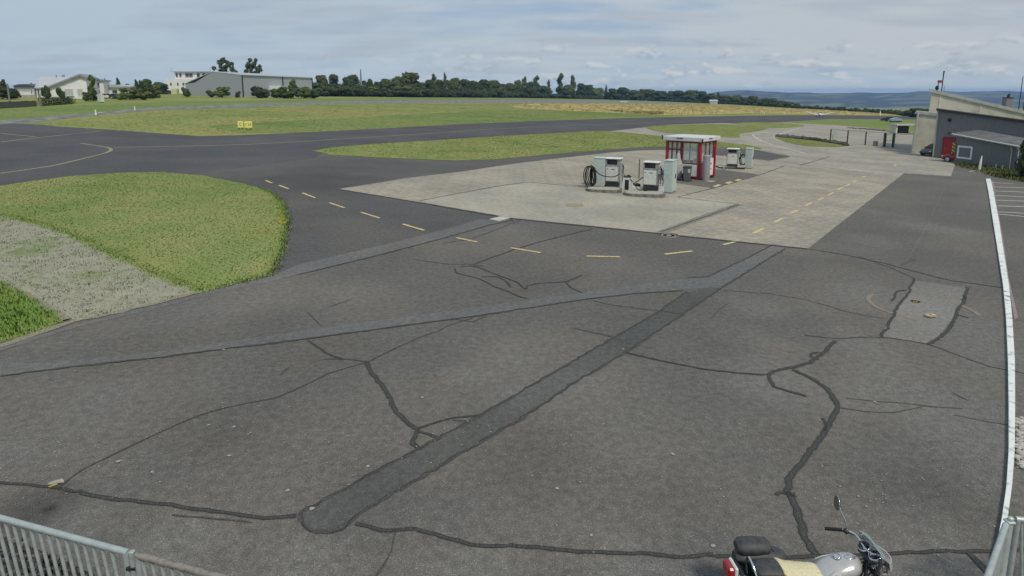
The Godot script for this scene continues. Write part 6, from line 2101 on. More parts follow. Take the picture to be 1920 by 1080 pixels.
	obj("red_panel", st, red, k)
	st = mb()
	box(st, Vector3(-0.02, 0.78, -1.62), Vector3(0.03, 1.2, 0.95), 0.01)
	var poster := obj("poster", st, plain("frame_white"), k)
	st = mb()
	box(st, Vector3(-0.002, 1.0, -1.62), Vector3(0.008, 0.12, 0.4))
	obj("print", st, plain("print_grey"), poster)
	st = mb()
	box(st, Vector3(-0.002, 0.62, -1.62), Vector3(0.008, 0.05, 0.5))
	obj("print", st, plain("print_red"), poster)
	# roof
	st = mb()
	box(st, Vector3(-w * 0.5, h + 0.15, -d * 0.5), Vector3(w + 0.34, 0.30, d + 0.34), 0.03)
	var roof := obj("roof", st, skin("roof_white", lin(0.62, 0.635, 0.64), 0.5, 0.0, 0.12, 2.0), k)
	st = mb()
	box(st, Vector3(0.19, h + 0.06, 0.19), Vector3(0.07, 0.34, 0.07), 0.01)
	box(st, Vector3(-w - 0.19, h + 0.2, 0.19), Vector3(0.07, 0.3, 0.07), 0.01)
	obj("corner_bracket", st, plain("dark_steel"), roof)
	st = mb()
	box(st, Vector3(-1.5, h + 0.2, 0.18), Vector3(0.5, 0.06, 0.03))
	box(st, Vector3(0.18, h + 0.19, -1.1), Vector3(0.03, 0.05, 0.5))
	obj("vent_slot", st, plain("edge_dark"), roof)
	# counter and papers inside
	var desk := thing("counter_desk", "pale counter inside the red kiosk", "counter", corner + Vector3(0, 0.13, 0), turn)
	st = mb()
	box(st, Vector3(-1.1, 0.98, -0.45), Vector3(1.9, 0.05, 0.6), 0.01)
	obj("top", st, plain("frame_pale"), desk)
	for x in [-0.3, -1.9]:
		st = mb()
		box(st, Vector3(x, 0.47, -0.45), Vector3(0.06, 0.94, 0.5), 0.01)
		obj("leg", st, plain("frame_pale"), desk)
	for q in [[-0.42, 0.3, 0.34, "white notice standing in the kiosk window, the wider one"], [-0.95, 0.2, 0.24, "white notice in the kiosk window, left of the wider one"], [-0.2, 0.12, 0.16, "smallest white notice in the kiosk window by the corner post"]]:
		var n := thing("notice", q[3], "notice", corner + Basis(Vector3.UP, turn) * Vector3(q[0], 1.16, -0.16), turn)
		st = mb()
		box(st, Vector3(0, q[2] * 0.5, 0), Vector3(q[1], q[2], 0.015), 0.0, Basis(Vector3.RIGHT, -0.08))
		obj("sheet", st, plain("frame_white"), n)
		st = mb()
		box(st, Vector3(0, q[2] * 0.55, 0.012), Vector3(q[1] * 0.5, q[2] * 0.4, 0.006), 0.0, Basis(Vector3.RIGHT, -0.08))
		obj("print", st, plain("print_grey"), n)


# ------------------------------------------------------------------ out on the field
func car(called: String, label: String, at: Vector3, turn: float, paint: Material, scale := 1.0) -> Node3D:
	# a hatchback with its front towards +x
	var t := thing(called, label, "car", at, turn)
	var st := mb()
	var rings := []
	for q in [[-2.02, 0.60, 0.42, 0.80], [-1.98, 0.74, 0.30, 0.92], [-1.6, 0.81, 0.22, 0.96], [-0.7, 0.85, 0.20, 0.95], [0.5, 0.85, 0.20, 0.93], [1.2, 0.83, 0.21, 0.86], [1.75, 0.76, 0.24, 0.74], [1.98, 0.64, 0.30, 0.64], [2.04, 0.5, 0.40, 0.56]]:
		var lo: float = q[2]
		var hi: float = q[3]
		var w: float = q[1]
		var x: float = q[0]
		rings.append([Vector3(x, lo, -w * 0.8), Vector3(x, lo + 0.08, -w * 0.97), Vector3(x, lerpf(lo, hi, 0.5), -w), Vector3(x, hi - 0.09, -w * 0.96), Vector3(x, hi, -w * 0.8), Vector3(x, hi + 0.02, 0), Vector3(x, hi, w * 0.8), Vector3(x, hi - 0.09, w * 0.96), Vector3(x, lerpf(lo, hi, 0.5), w), Vector3(x, lo + 0.08, w * 0.97), Vector3(x, lo, w * 0.8), Vector3(x, lo, 0)])
	loft(st, rings)
	var body := obj("body", st, paint, t)
	st = mb()
	rings = []
	for q in [[-1.92, 0.66, 0.90, 0.93], [-1.62, 0.64, 0.90, 1.33], [-1.2, 0.62, 0.90, 1.43], [0.0, 0.62, 0.90, 1.44], [0.35, 0.63, 0.90, 1.36], [1.12, 0.68, 0.84, 0.90]]:
		var w: float = q[1]
		rings.append([Vector3(q[0], q[2], -w * 1.12), Vector3(q[0], lerpf(q[2], q[3], 0.6), -w * 1.04), Vector3(q[0], q[3], -w * 0.88), Vector3(q[0], q[3] + 0.02, 0), Vector3(q[0], q[3], w * 0.88), Vector3(q[0], lerpf(q[2], q[3], 0.6), w * 1.04), Vector3(q[0], q[2], w * 1.12)])
	loft(st, rings)
	obj("windows", st, mat("car_glass", lin(0.02, 0.024, 0.028), 0.06), t)
	st = mb()
	rings = []
	for q in [[-1.64, 1.335], [-1.2, 1.445], [0.0, 1.455], [0.36, 1.375]]:
		rings.append([Vector3(q[0], q[1] - 0.05, -0.62), Vector3(q[0], q[1], -0.54), Vector3(q[0], q[1] + 0.025, 0), Vector3(q[0], q[1], 0.54), Vector3(q[0], q[1] - 0.05, 0.62), Vector3(q[0], q[1] - 0.03, 0)])
	loft(st, rings)
	for s in [-1.0, 1.0]:
		tube(st, [Vector3(0.36, 1.34, 0.6 * s), Vector3(1.14, 0.88, 0.74 * s)], 0.035, 6)
		tube(st, [Vector3(-0.5, 1.41, 0.62 * s), Vector3(-0.55, 0.9, 0.72 * s)], 0.04, 6)
		tube(st, [Vector3(-1.62, 1.33, 0.6 * s), Vector3(-1.9, 0.9, 0.7 * s)], 0.06, 6)
	obj("roof", st, paint, t)
	for x in [-1.28, 1.25]:
		for s in [-1.0, 1.0]:
			var xf := Transform3D(Basis(Vector3.RIGHT, PI / 2), Vector3(x, 0.31, 0.76 * s))
			st = mb()
			lathe(st, xf, [[0.2, -0.1], [0.29, -0.1], [0.315, -0.05], [0.315, 0.05], [0.29, 0.1], [0.2, 0.1]], 20)
			var wh := obj("wheel", st, plain("black_rubber"), t)
			st = mb()
			lathe(st, xf, [[0.2, -0.1], [0.06, -0.125], [0.0, -0.13]], 18)
			lathe(st, xf, [[0.2, 0.1], [0.06, 0.125], [0.0, 0.13]], 18)
			obj("rim", st, plain("galvanised"), wh)
	for s in [-1.0, 1.0]:
		st = mb()
		egg(st, Vector3(1.84, 0.60, 0.56 * s), Vector3(0.16, 0.09, 0.15))
		obj("headlight", st, plain("frame_white"), t)
		st = mb()
		box(st, Vector3(-1.99, 0.80, 0.62 * s), Vector3(0.08, 0.2, 0.16), 0.02)
		obj("tail_light", st, plain("lamp_red"), t)
		st = mb()
		egg(st, Vector3(0.75, 0.96, 0.93 * s), Vector3(0.08, 0.07, 0.11))
		obj("mirror", st, paint, t)
	st = mb()
	box(st, Vector3(2.0, 0.38, 0), Vector3(0.1, 0.16, 0.95), 0.03)
	obj("grille", st, plain("edge_dark"), body)
	if scale != 1.0:
		for c in t.get_children():
			c.position *= scale
			c.scale *= scale
	return t


func build_field_things():
	var silver := skin("paint_anthracite", lin(0.10, 0.105, 0.11), 0.3, 0.3, 0.05)
	var red := skin("paint_red", lin(0.28, 0.02, 0.028), 0.3, 0.0, 0.05)
	car("parked_car", "dark grey parked car half hidden by the grey hall", Vector3(48.32, -1.594, -72.6), PI + 0.32, silver)
	var r := Vector3(45.74, -1.509, -64.39)
	car("parked_car", "red car with its nose out of the lean to", r, deg_to_rad(118), red)
	var paint_b := skin("paint_blue", lin(0.04, 0.06, 0.10), 0.3, 0.2, 0.05)
	car("parked_car", "white parked car before the low white shed", Vector3(-111.59, 3.683, -180), 0.1, plain("white_metal"))
	car("parked_car", "dark blue parked car right of the white one", Vector3(-109.38, 3.61, -180), 0.3, paint_b)
	car("parked_car", "pale blue parked car at the row's right end", Vector3(-107.61, 3.551, -180), -0.2, skin("paint_pale_blue", lin(0.30, 0.38, 0.42), 0.3, 0.2, 0.05))
	car("parked_van", "dark blue car beside the white control building", Vector3(-138.35, 4.566, -262), 0.0, paint_b, 1.15)
	# small aeroplane on the taxiway
	var p := thing("light_aeroplane", "small white low wing aeroplane on the taxiway", "aeroplane", Vector3(116.08, -3.831, -243.48), deg_to_rad(-118))
	var white := plain("frame_white")
	var st := mb()
	var rings := []
	for q in [[3.0, 0.12, 1.0], [2.85, 0.28, 1.0], [2.2, 0.42, 1.02], [1.2, 0.52, 1.08], [0.0, 0.52, 1.1], [-1.4, 0.36, 1.12], [-3.4, 0.12, 1.2]]:
		rings.append(ring(Vector3(q[0], q[2], 0), Vector3(0, q[1] * 0.95, 0), Vector3(0, 0, q[1]), 14))
	loft(st, rings)
	obj("fuselage", st, white, p)
	st = mb()
	egg(st, Vector3(0.35, 1.5, 0), Vector3(1.15, 0.42, 0.45), 14, 10)
	obj("canopy", st, plain("car_glass"), p)
	for s in [-1.0, 1.0]:
		st = mb()
		rings = []
		for q in [[0.3, 1.6, 0.72, 0.34], [2.4, 1.45, 1.15, 0.3], [4.75, 1.1, 1.95, 0.24]]:
			var row := []
			for a in [[0.5, 0.0], [0.3, 0.6], [0.0, 0.75], [-0.5, 0.0], [0.0, -0.35], [0.3, -0.4]]:
				row.append(Vector3(0.55 + a[0] * q[1], q[2] + a[1] * q[3], q[0] * s))
			rings.append(row)
		loft(st, rings)
		obj("wing", st, white, p)
		st = mb()
		box(st, Vector3(-3.1, 1.28, 0.75 * s), Vector3(0.65, 0.06, 1.3), 0.02)
		obj("tailplane", st, white, p)
		st = mb()
		tube(st, [Vector3(0.3, 0.8, 0.9 * s), Vector3(0.25, 0.2, 1.0 * s)], 0.05, 6)
		lathe(st, Transform3D(Basis(Vector3.RIGHT, PI / 2), Vector3(0.25, 0.2, 1.0 * s)), [[0.1, -0.06], [0.2, -0.05], [0.2, 0.05], [0.1, 0.06]], 12)
		obj("landing_gear", st, plain("black_rubber"), p)
	st = mb()
	prism(st, [[-2.7, 1.2], [-3.5, 1.2], [-3.6, 2.3], [-3.2, 2.3]], -0.05, 0.05)
	obj("fin", st, white, p)
	st = mb()
	tube(st, [Vector3(2.1, 0.8, 0), Vector3(2.15, 0.18, 0)], 0.05, 6)
	lathe(st, Transform3D(Basis(Vector3.RIGHT, PI / 2), Vector3(2.15, 0.18, 0)), [[0.08, -0.05], [0.18, -0.05], [0.18, 0.05], [0.08, 0.05]], 12)
	obj("landing_gear", st, plain("black_rubber"), p)
	st = mb()
	box(st, Vector3(3.05, 1.0, 0), Vector3(0.05, 1.7, 0.14), 0.02, Basis(Vector3.RIGHT, 0.6))
	obj("propeller", st, plain("dark_steel"), p)
	# yellow taxiway signs
	var yellow := skin("sign_yellow", lin(0.78, 0.74, 0.22), 0.5, 0.0, 0.08)
	for q in [[Vector3(-32.84, 1.084, -77.91), 0.62, "C", "smaller square yellow taxiway sign, left of the pair"], [Vector3(-31.97, 1.055, -78.07), 0.9, "C 24", "wider yellow taxiway sign, right of the pair"]]:
		var s := thing("taxiway_sign", q[3], "sign", q[0], 0.25)
		st = mb()
		box(st, Vector3(0, 0.62, 0), Vector3(q[1], 0.78, 0.16), 0.02)
		obj("board", st, yellow, s)
		lettering("lettering", q[2], 0.36 if q[2] != "C" else 0.5, plain("edge_dark"), s, Transform3D(Basis(), Vector3(0, 0.62, 0.083)), 0.02)
		for x in [-0.3, 0.3]:
			st = mb()
			tube(st, [Vector3(x * q[1], -0.1, 0), Vector3(x * q[1], 0.26, 0)], 0.05, 6)
			obj("leg", st, plain("dark_steel"), s)
	# white markers
	var cones := [[Vector3(-62.35, 2.058, -96.78), 0.9, "white edge marker on the far left taxiway rim"], [Vector3(-68.5, 2.26, -117.47), 0.8, "white edge marker beyond the far left one"], [Vector3(115.46, -3.81, -483.48), 1.5, "white marker board between meadow and runway"], [Vector3(100.92, -3.331, -258.42), 1.2, "white cone marker at the meadow's right end"], [Vector3(114.13, -3.766, -271.03), 1.2, "white cone marker right of the meadow's end"], [Vector3(179.33, -5.918, -314.67), 2.3, "tall white marker near the parked aircraft"]]
	for q in cones:
		var c := thing("edge_marker", q[2], "marker", q[0])
		st = mb()
		var s: float = q[1]
		lathe(st, Transform3D(), [[0.2 * s, 0.0], [0.18 * s, 0.05], [0.12 * s, 0.5 * s], [0.06 * s, 1.0 * s], [0.0, 1.02 * s]], 10)
		obj("cone", st, plain("frame_white"), c)
		st = mb()
		box(st, Vector3(0, 0.02, 0), Vector3(0.5 * s, 0.06, 0.5 * s), 0.02)
		obj("base", st, plain("dark_steel"), c)
	var board := thing("runway_marker", "low white marker board lying beside the runway", "marker", Vector3(95.81, -3.162, -554.41))
	st = mb()
	box(st, Vector3(0, 0.3, 0), Vector3(6.5, 0.6, 0.5), 0.05)
	obj("board", st, plain("frame_white"), board)
	# parked gliders' trailers and covered machines at the lawn's end
	var dark := thing("covered_trailer", "dark low covered trailer on the lawn left of the beige annexe", "trailer", Vector3(123.52, -4.076, -212.09), 0.1)
	st = mb()
	prism(st, [[-2.3, 0.35], [2.3, 0.35], [2.0, 1.2], [0.6, 1.55], [-1.2, 1.2]], -0.9, 0.9)
	obj("cover", st, plain("black_rubber"), dark)
	for x in [-1.0, 1.0]:
		st = mb()
		lathe(st, Transform3D(Basis(Vector3.RIGHT, PI / 2), Vector3(x, 0.3, 0.9)), [[0.1, -0.1], [0.32, -0.1], [0.32, 0.1], [0.1, 0.1]], 12)
		obj("wheel", st, plain("black_rubber"), dark)
	var blue := thing("tarpaulin_boat", "pale blue tarpaulin covered trailer right of the dark one", "trailer", Vector3(120.58, -3.979, -202.66), -0.1)
	st = mb()
	prism(st, [[-1.8, 0.6], [1.8, 0.6], [1.6, 1.2], [0.0, 1.6], [-1.6, 1.2]], -0.9, 0.9)
	obj("cover", st, skin("tarp_blue", lin(0.24, 0.36, 0.42), 0.6), blue)
	st = mb()
	box(st, Vector3(0, 0.4, 0), Vector3(3.2, 0.3, 1.6), 0.05)
	obj("chassis", st, plain("black_rubber"), blue)
	var wall := thing("low_shed", "low dark open fronted shed with pale roof left of the annexe", "shed", Vector3(77.69, -2.564, -128.06), 0.12)
	st = mb()
	box(st, Vector3(0, 0.75, -0.6), Vector3(3.6, 1.9, 0.2))
	obj("back_wall", st, plain("edge_dark"), wall)
	st = mb()
	box(st, Vector3(0, 1.7, 0.1), Vector3(4.3, 0.3, 2.2), 0.03)
	obj("roof", st, plain("coping"), wall)
	st = mb()
	box(st, Vector3(-1.9, 0.7, 0.1), Vector3(0.35, 1.8, 1.6))
	obj("end_wall", st, plain("beige_wall"), wall)
	# wire fence with gate before the annexe
	var fa := Vector3(45.17, -1.491, -91.1)
	var fb := Vector3(51.64, -1.704, -82.39)
	var f := frame_at(fa, fb)
	var L: float = f[1]
	var fen := thing("wire_fence", "fine wire fence on dark posts between lawn triangle and annexe", "fence", fa, f[0])
	var hgt := 1.85
	var xs := []
	for q in [Vector3(45.27, -1.494, -91.14), Vector3(46.59, -1.537, -89.13), Vector3(48.07, -1.586, -87.21)]:
		xs.append((Basis(Vector3.UP, -f[0]) * (q - fa)))
	var drop := (fb.y - fa.y) / L
	for q in xs:
		st = mb()
		tube(st, [Vector3(q.x, drop * q.x - 0.2, 0), Vector3(q.x, drop * q.x + hgt, 0)], 0.085, 8)
		obj("post", st, plain("dark_steel"), fen)
	st = mb()
	for i in 11:
		var y := 0.1 + i * 0.17
		tube(st, [Vector3(0, y, 0), Vector3(L, y + drop * L, 0)], 0.005, 4, false)
	obj("wire", st, plain("galvanised"), fen)
	st = mb()
	tube(st, [Vector3(0, hgt, 0), Vector3(L, hgt + drop * L, 0)], 0.025, 5)
	obj("top_rail", st, plain("kerb_stone"), fen)
	var gp := Vector3(49.94, -1.648, -84.79)
	var gx: float = (Basis(Vector3.UP, -f[0]) * (gp - fa)).x
	var gate := thing("garden_gate", "narrow gate with dark posts in the wire fence", "gate", fa + Basis(Vector3.UP, f[0]) * Vector3(gx, 0, 0.12) + Vector3(0, drop * gx, 0), f[0])
	for s in [-1.0, 1.0]:
		st = mb()
		box(st, Vector3(s * 0.52, 0.9, 0), Vector3(0.2, 2.0, 0.16), 0.01)
		obj("post", st, plain("edge_dark"), gate)
		st = mb()
		box(st, Vector3(s * 0.67, 0.9, 0.02), Vector3(0.09, 2.0, 0.1), 0.01)
		obj("post", st, plain("kerb_stone"), gate)
	st = mb()
	for s in [-1.0, 1.0]:
		tube(st, [Vector3(s * 0.38, 0.1, 0), Vector3(s * 0.38, 1.7, 0)], 0.025, 5)
	for y in [0.1, 0.9, 1.7]:
		tube(st, [Vector3(-0.38, y, 0), Vector3(0.38, y, 0)], 0.025, 5)
	obj("leaf_frame", st, plain("kerb_stone"), gate)
	var sg := thing("fence_sign", "small white sign hung on the wire fence", "sign", Vector3(44.9, -1.482, -89.55) + Vector3(0, 0, 0.1), f[0])
	st = mb()
	box(st, Vector3(0.1, 1.42, 0), Vector3(0.72, 0.5, 0.03), 0.01)
	obj("board", st, plain("frame_white"), sg)
	st = mb()
	tube(st, [Vector3(-0.2, 0, -0.05), Vector3(-0.2, 1.65, -0.05)], 0.03, 6)
	obj("post", st, plain("dark_steel"), sg)
	var bx := thing("ground_box", "small pale ground box inside the wire fence", "box", Vector3(48.91, -1.614, -86.24))
	st = mb()
	box(st, Vector3(0, 0.35, 0), Vector3(0.5, 0.62, 0.35), 0.03)
	obj("body", st, plain("kerb_stone"), bx)
	st = mb()
	box(st, Vector3(0, 0.72, 0), Vector3(0.56, 0.05, 0.42), 0.02)
	obj("lid", st, plain("coping"), bx)
	# dark dry hedge along the lawn triangle and a heap before the lawn
	var stone := stone_mesh()
	tag(scatter("stone_edging", dense(pv([42.62, -103.46, 45.72, -96.48, 45.52, -87.06, 44.11, -84.34, 44.1, -93.03, 41.13, -99.81]), 0.5, 0.05, true), 420, stone, stone_mat(), 0.12, [Color(0.015, 0.018, 0.014), Color(0.04, 0.045, 0.035), Color(0.08, 0.08, 0.07)], 0.16, 0.42, self), "dark rubble edging along the small lawn triangle", "rubble", "", "stuff")
	tag(scatter("dark_verge", dense(pv([76.87, -147.71, 80.98, -145.81, 80.75, -136.73, 80.99, -129.77, 78.75, -126.16, 77.98, -134.3, 75.73, -142.76]), 0.5, 0.1, true), 300, stone, stone_mat(), 0.05, [Color(0.03, 0.027, 0.025), Color(0.07, 0.06, 0.055), Color(0.12, 0.11, 0.1)], 0.08, 0.2, self), "dark rubble verge between lawn and access road", "rubble", "", "stuff")


# ------------------------------------------------------------------ near the mast
func barrier(label: String, a: Vector3, b: Vector3, post_end: int, top_m: Material) -> Node3D:
	# galvanised crowd barrier between two ground points
	var f := frame_at(a, b)
	var w: float = f[1]
	var t := thing("barrier", label, "barrier", a, f[0])
	var drop := (b.y - a.y) / w
	var sk := Basis(Vector3(1, drop, 0), Vector3.UP, Vector3.BACK)
	var h := 1.1
	var st := mb()
	tube(st, [sk * Vector3(0, h, 0), sk * Vector3(w, h, 0)], 0.032, 10)
	obj("top_rail", st, top_m, t)
	st = mb()
	tube(st, [sk * Vector3(0.02, 0.16, 0), sk * Vector3(w - 0.02, 0.16, 0)], 0.024, 8)
	obj("bottom_rail", st, plain("galvanised"), t)
	for x in [0.02, w - 0.02]:
		st = mb()
		tube(st, [sk * Vector3(x, 0.05, 0), sk * Vector3(x, h, 0)], 0.034, 10)
		obj("post", st, plain("galvanised"), t)
	var bar := CylinderMesh.new()
	bar.top_radius = 0.017
	bar.bottom_radius = 0.017
	bar.height = h - 0.19
	bar.radial_segments = 8
	bar.rings = 1
	bar.material = plain("galvanised")
	var n := int((w - 0.1) / 0.115)
	for i in n:
		var x := 0.02 + (w - 0.04) * (i + 1.0) / (n + 1.0)
		part("bar", bar, t, Transform3D(Basis(Vector3.BACK, 0.13), sk * Vector3(x - 0.015, 0.16 + (h - 0.16) * 0.5, 0)))
	for x in [0.12, w - 0.12]:
		st = mb()
		box(st, sk * Vector3(x, 0.03, 0), Vector3(0.06, 0.05, 0.5), 0.01)
		obj("foot", st, plain("galvanised"), t)
	return t


func build_near_things():
	var lift := 1.1
	var down := Vector3(0, -1.1, 0)
	barrier("galvanised barrier panel at the bottom left corner", Vector3(-7.241, 1.339, -6.481) + down, Vector3(-3.704, 1.222, -5.497) + down, 1, plain("galvanised"))
	barrier("galvanised barrier panel with rusty top rail, right of the corner panel", Vector3(-3.604, 1.219, -5.465) + down, Vector3(-1.39, 1.146, -4.861) + down, 1, plain("rusty_zinc"))
	var cl := thing("barrier_clamp", "short square clamp post joining the two left barrier panels", "clamp", Vector3(-3.656, 1.221, -5.485) + down)
	var st := mb()
	box(st, Vector3(0, 0.57, 0), Vector3(0.045, 1.12, 0.05), 0.008)
	obj("shaft", st, plain("galvanised"), cl)
	for y in [0.95, 0.5]:
		st = mb()
		box(st, Vector3(0, y, 0.005), Vector3(0.13, 0.035, 0.05), 0.006)
		obj("bolt_plate", st, plain("dark_steel"), cl)
	barrier("galvanised barrier panel seen end on at the bottom right", Vector3(5.418, 0.921, -6.304) + down, Vector3(3.727, 0.977, -4.591) + down, 0, plain("galvanised"))
	barrier("galvanised barrier panel leaving the right edge of the view", Vector3(5.607, 0.915, -6.411) + down, Vector3(7.356, 0.857, -6.166) + down, 0, plain("galvanised"))
	var pp := thing("barrier_post", "thick square galvanised post where the right barriers meet", "post", Vector3(5.517, 0.918, -6.38) + down)
	st = mb()
	box(st, Vector3(0, 0.53, 0), Vector3(0.062, 1.1, 0.062), 0.008)
	obj("shaft", st, skin("zinc_pale", lin(0.50, 0.56, 0.55), 0.45, 0.3, 0.15, 0.5), pp)
	st = mb()
	box(st, Vector3(0, 1.09, 0), Vector3(0.085, 0.025, 0.085), 0.006)
	egg(st, Vector3(0.01, 1.12, 0), Vector3(0.035, 0.028, 0.03), 8, 6)
	obj("cap", st, plain("zinc_pale"), pp)
	# white painted kerb along the parking lot
	var left := pv([37.34, -50.03, 32.12, -42.66, 23.55, -30.69, 19.34, -24.8, 15.52, -19.47, 13.26, -16.39, 11.08, -13.48, 9.5, -11.4, 8.18, -9.68, 7.34, -8.63, 6.66, -7.83, 5.98, -7.06])
	var right := pv([37.8, -50.14, 32.51, -42.74, 23.89, -30.75, 19.59, -24.83, 15.72, -19.49, 13.44, -16.41, 11.24, -13.49, 9.63, -11.41, 8.28, -9.68, 7.43, -8.64, 6.74, -7.83, 6.06, -7.06])
	right.reverse()
	var poly := left.duplicate()
	poly.append_array(right)
	var kerb := mb()
	sheet_into(kerb, poly, 0.09, 0.08)
	struct(obj("white_kerb", kerb, plain("kerb_white")), "white painted kerb running along the right side of the apron", "kerb")
	# rubble beyond the kerb
	var heap := pv([9.15, -10.78, 9.9, -11.02, 9.25, -9.9, 8.37, -9.16, 7.95, -9.21])
	struct(sheet("gravel_bed", heap, 0.03, plain("gravel")), "pale gravel bed at the right edge", "gravel bed")
	tag(scatter("rubble", heap, 420, stone_mesh(), stone_mat(), 0.05, [Color(0.14, 0.13, 0.12), Color(0.27, 0.26, 0.25), Color(0.42, 0.41, 0.39)], 0.02, 0.06, self), "pale broken stones beside the white kerb", "rubble", "", "stuff")
	# soil and stones behind the left barrier
	var bed := pv([-7.61, -7.05, -6.35, -7.1, -5.76, -6.85, -5.26, -6.67, -4.64, -6.38, -3.86, -5.75, -5.96, -5.31])
	struct(sheet("planting_bed", bed, 0.03, plain("soil")), "dark stony bed behind the left barrier", "bed")
	tag(scatter("bed_stones", bed, 1500, stone_mesh(), stone_mat(), 0.03, [Color(0.02, 0.018, 0.018), Color(0.05, 0.045, 0.044), Color(0.08, 0.072, 0.07), Color(0.15, 0.14, 0.13)], 0.01, 0.035, self), "small dark and pale stones in the bed behind the barrier", "stones", "", "stuff")
	tag(scatter("bed_weeds", bed, 260, blade_tuft(0.07, 0.05, 6, 0.02), plain("blade"), 0.03, [Color(0.05, 0.07, 0.02), Color(0.12, 0.12, 0.06)], 0.5, 1.2, self), "sparse weeds in the stony bed behind the barrier", "weeds", "", "stuff")
	# covers and plate in the repair patch
	var lid := thing("round_manhole", "round yellowish lid in the concrete repair patch", "manhole cover", Vector3(11.63, -0.384, -17.69) + Vector3(0, 0.02, 0))
	st = mb()
	lathe(st, Transform3D(), [[0.155, -0.01], [0.155, 0.012], [0.13, 0.016], [0.125, 0.01], [0.0, 0.012]], 22)
	obj("cover", st, skin("ochre", lin(0.42, 0.32, 0.18), 0.85, 0.0, 0.3, 0.2), lid)
	st = mb()
	box(st, Vector3(0.0, 0.016, 0.0), Vector3(0.05, 0.012, 0.03))
	obj("lifting_slot", st, plain("edge_dark"), lid)
	var plate := thing("broken_manhole", "raised broken cream lid in the concrete repair patch", "manhole cover", Vector3(11.21, -0.37, -16.37) + Vector3(0, 0.03, 0), 0.4)
	st = mb()
	flat([[-0.15, -0.02], [-0.10, -0.10], [0.02, -0.09], [0.14, -0.05], [0.15, 0.05], [0.09, 0.10], [0.0, 0.07], [-0.11, 0.09]], 0.02, 0.06, st)
	obj("cover", st, skin("cream_stone", lin(0.55, 0.45, 0.30), 0.85, 0.0, 0.3, 0.2), plate)
	st = mb()
	lathe(st, Transform3D(Basis(), Vector3(0, 0.058, 0)), [[0.03, 0], [0.03, 0.006], [0, 0.006]], 10)
	obj("lifting_slot", st, plain("edge_dark"), plate)
	# crushed wrapper on the asphalt at left
	var wrap := thing("crushed_carton", "crushed white and yellow carton lying on the left asphalt", "litter", Vector3(-6.34, 0.209, -8.1) + Vector3(0, 0.02, 0), 0.5)
	st = mb()
	var rings := []
	for q in [[-0.12, 0.03, 0.03, -0.03], [-0.06, 0.05, 0.045, 0.0], [0.02, 0.045, 0.06, 0.01], [0.08, 0.06, 0.07, 0.03], [0.12, 0.03, 0.05, 0.05]]:
		rings.append(ring(Vector3(q[0], q[2] * 0.6, q[3]), Vector3(0, q[2] * 0.6, 0), Vector3(0, 0, q[1]), 7))
	loft(st, rings)
	obj("shell", st, skin("carton_white", lin(0.40, 0.385, 0.36), 0.8, 0.0, 0.35, 0.1), wrap)
	st = mb()
	box(st, Vector3(-0.04, 0.02, 0.075), Vector3(0.13, 0.02, 0.035), 0.008, Basis(Vector3.UP, 0.2))
	obj("flap", st, skin("carton_yellow", lin(0.36, 0.36, 0.06), 0.7), wrap)
	wrap.scale = Vector3.ONE * 0.8


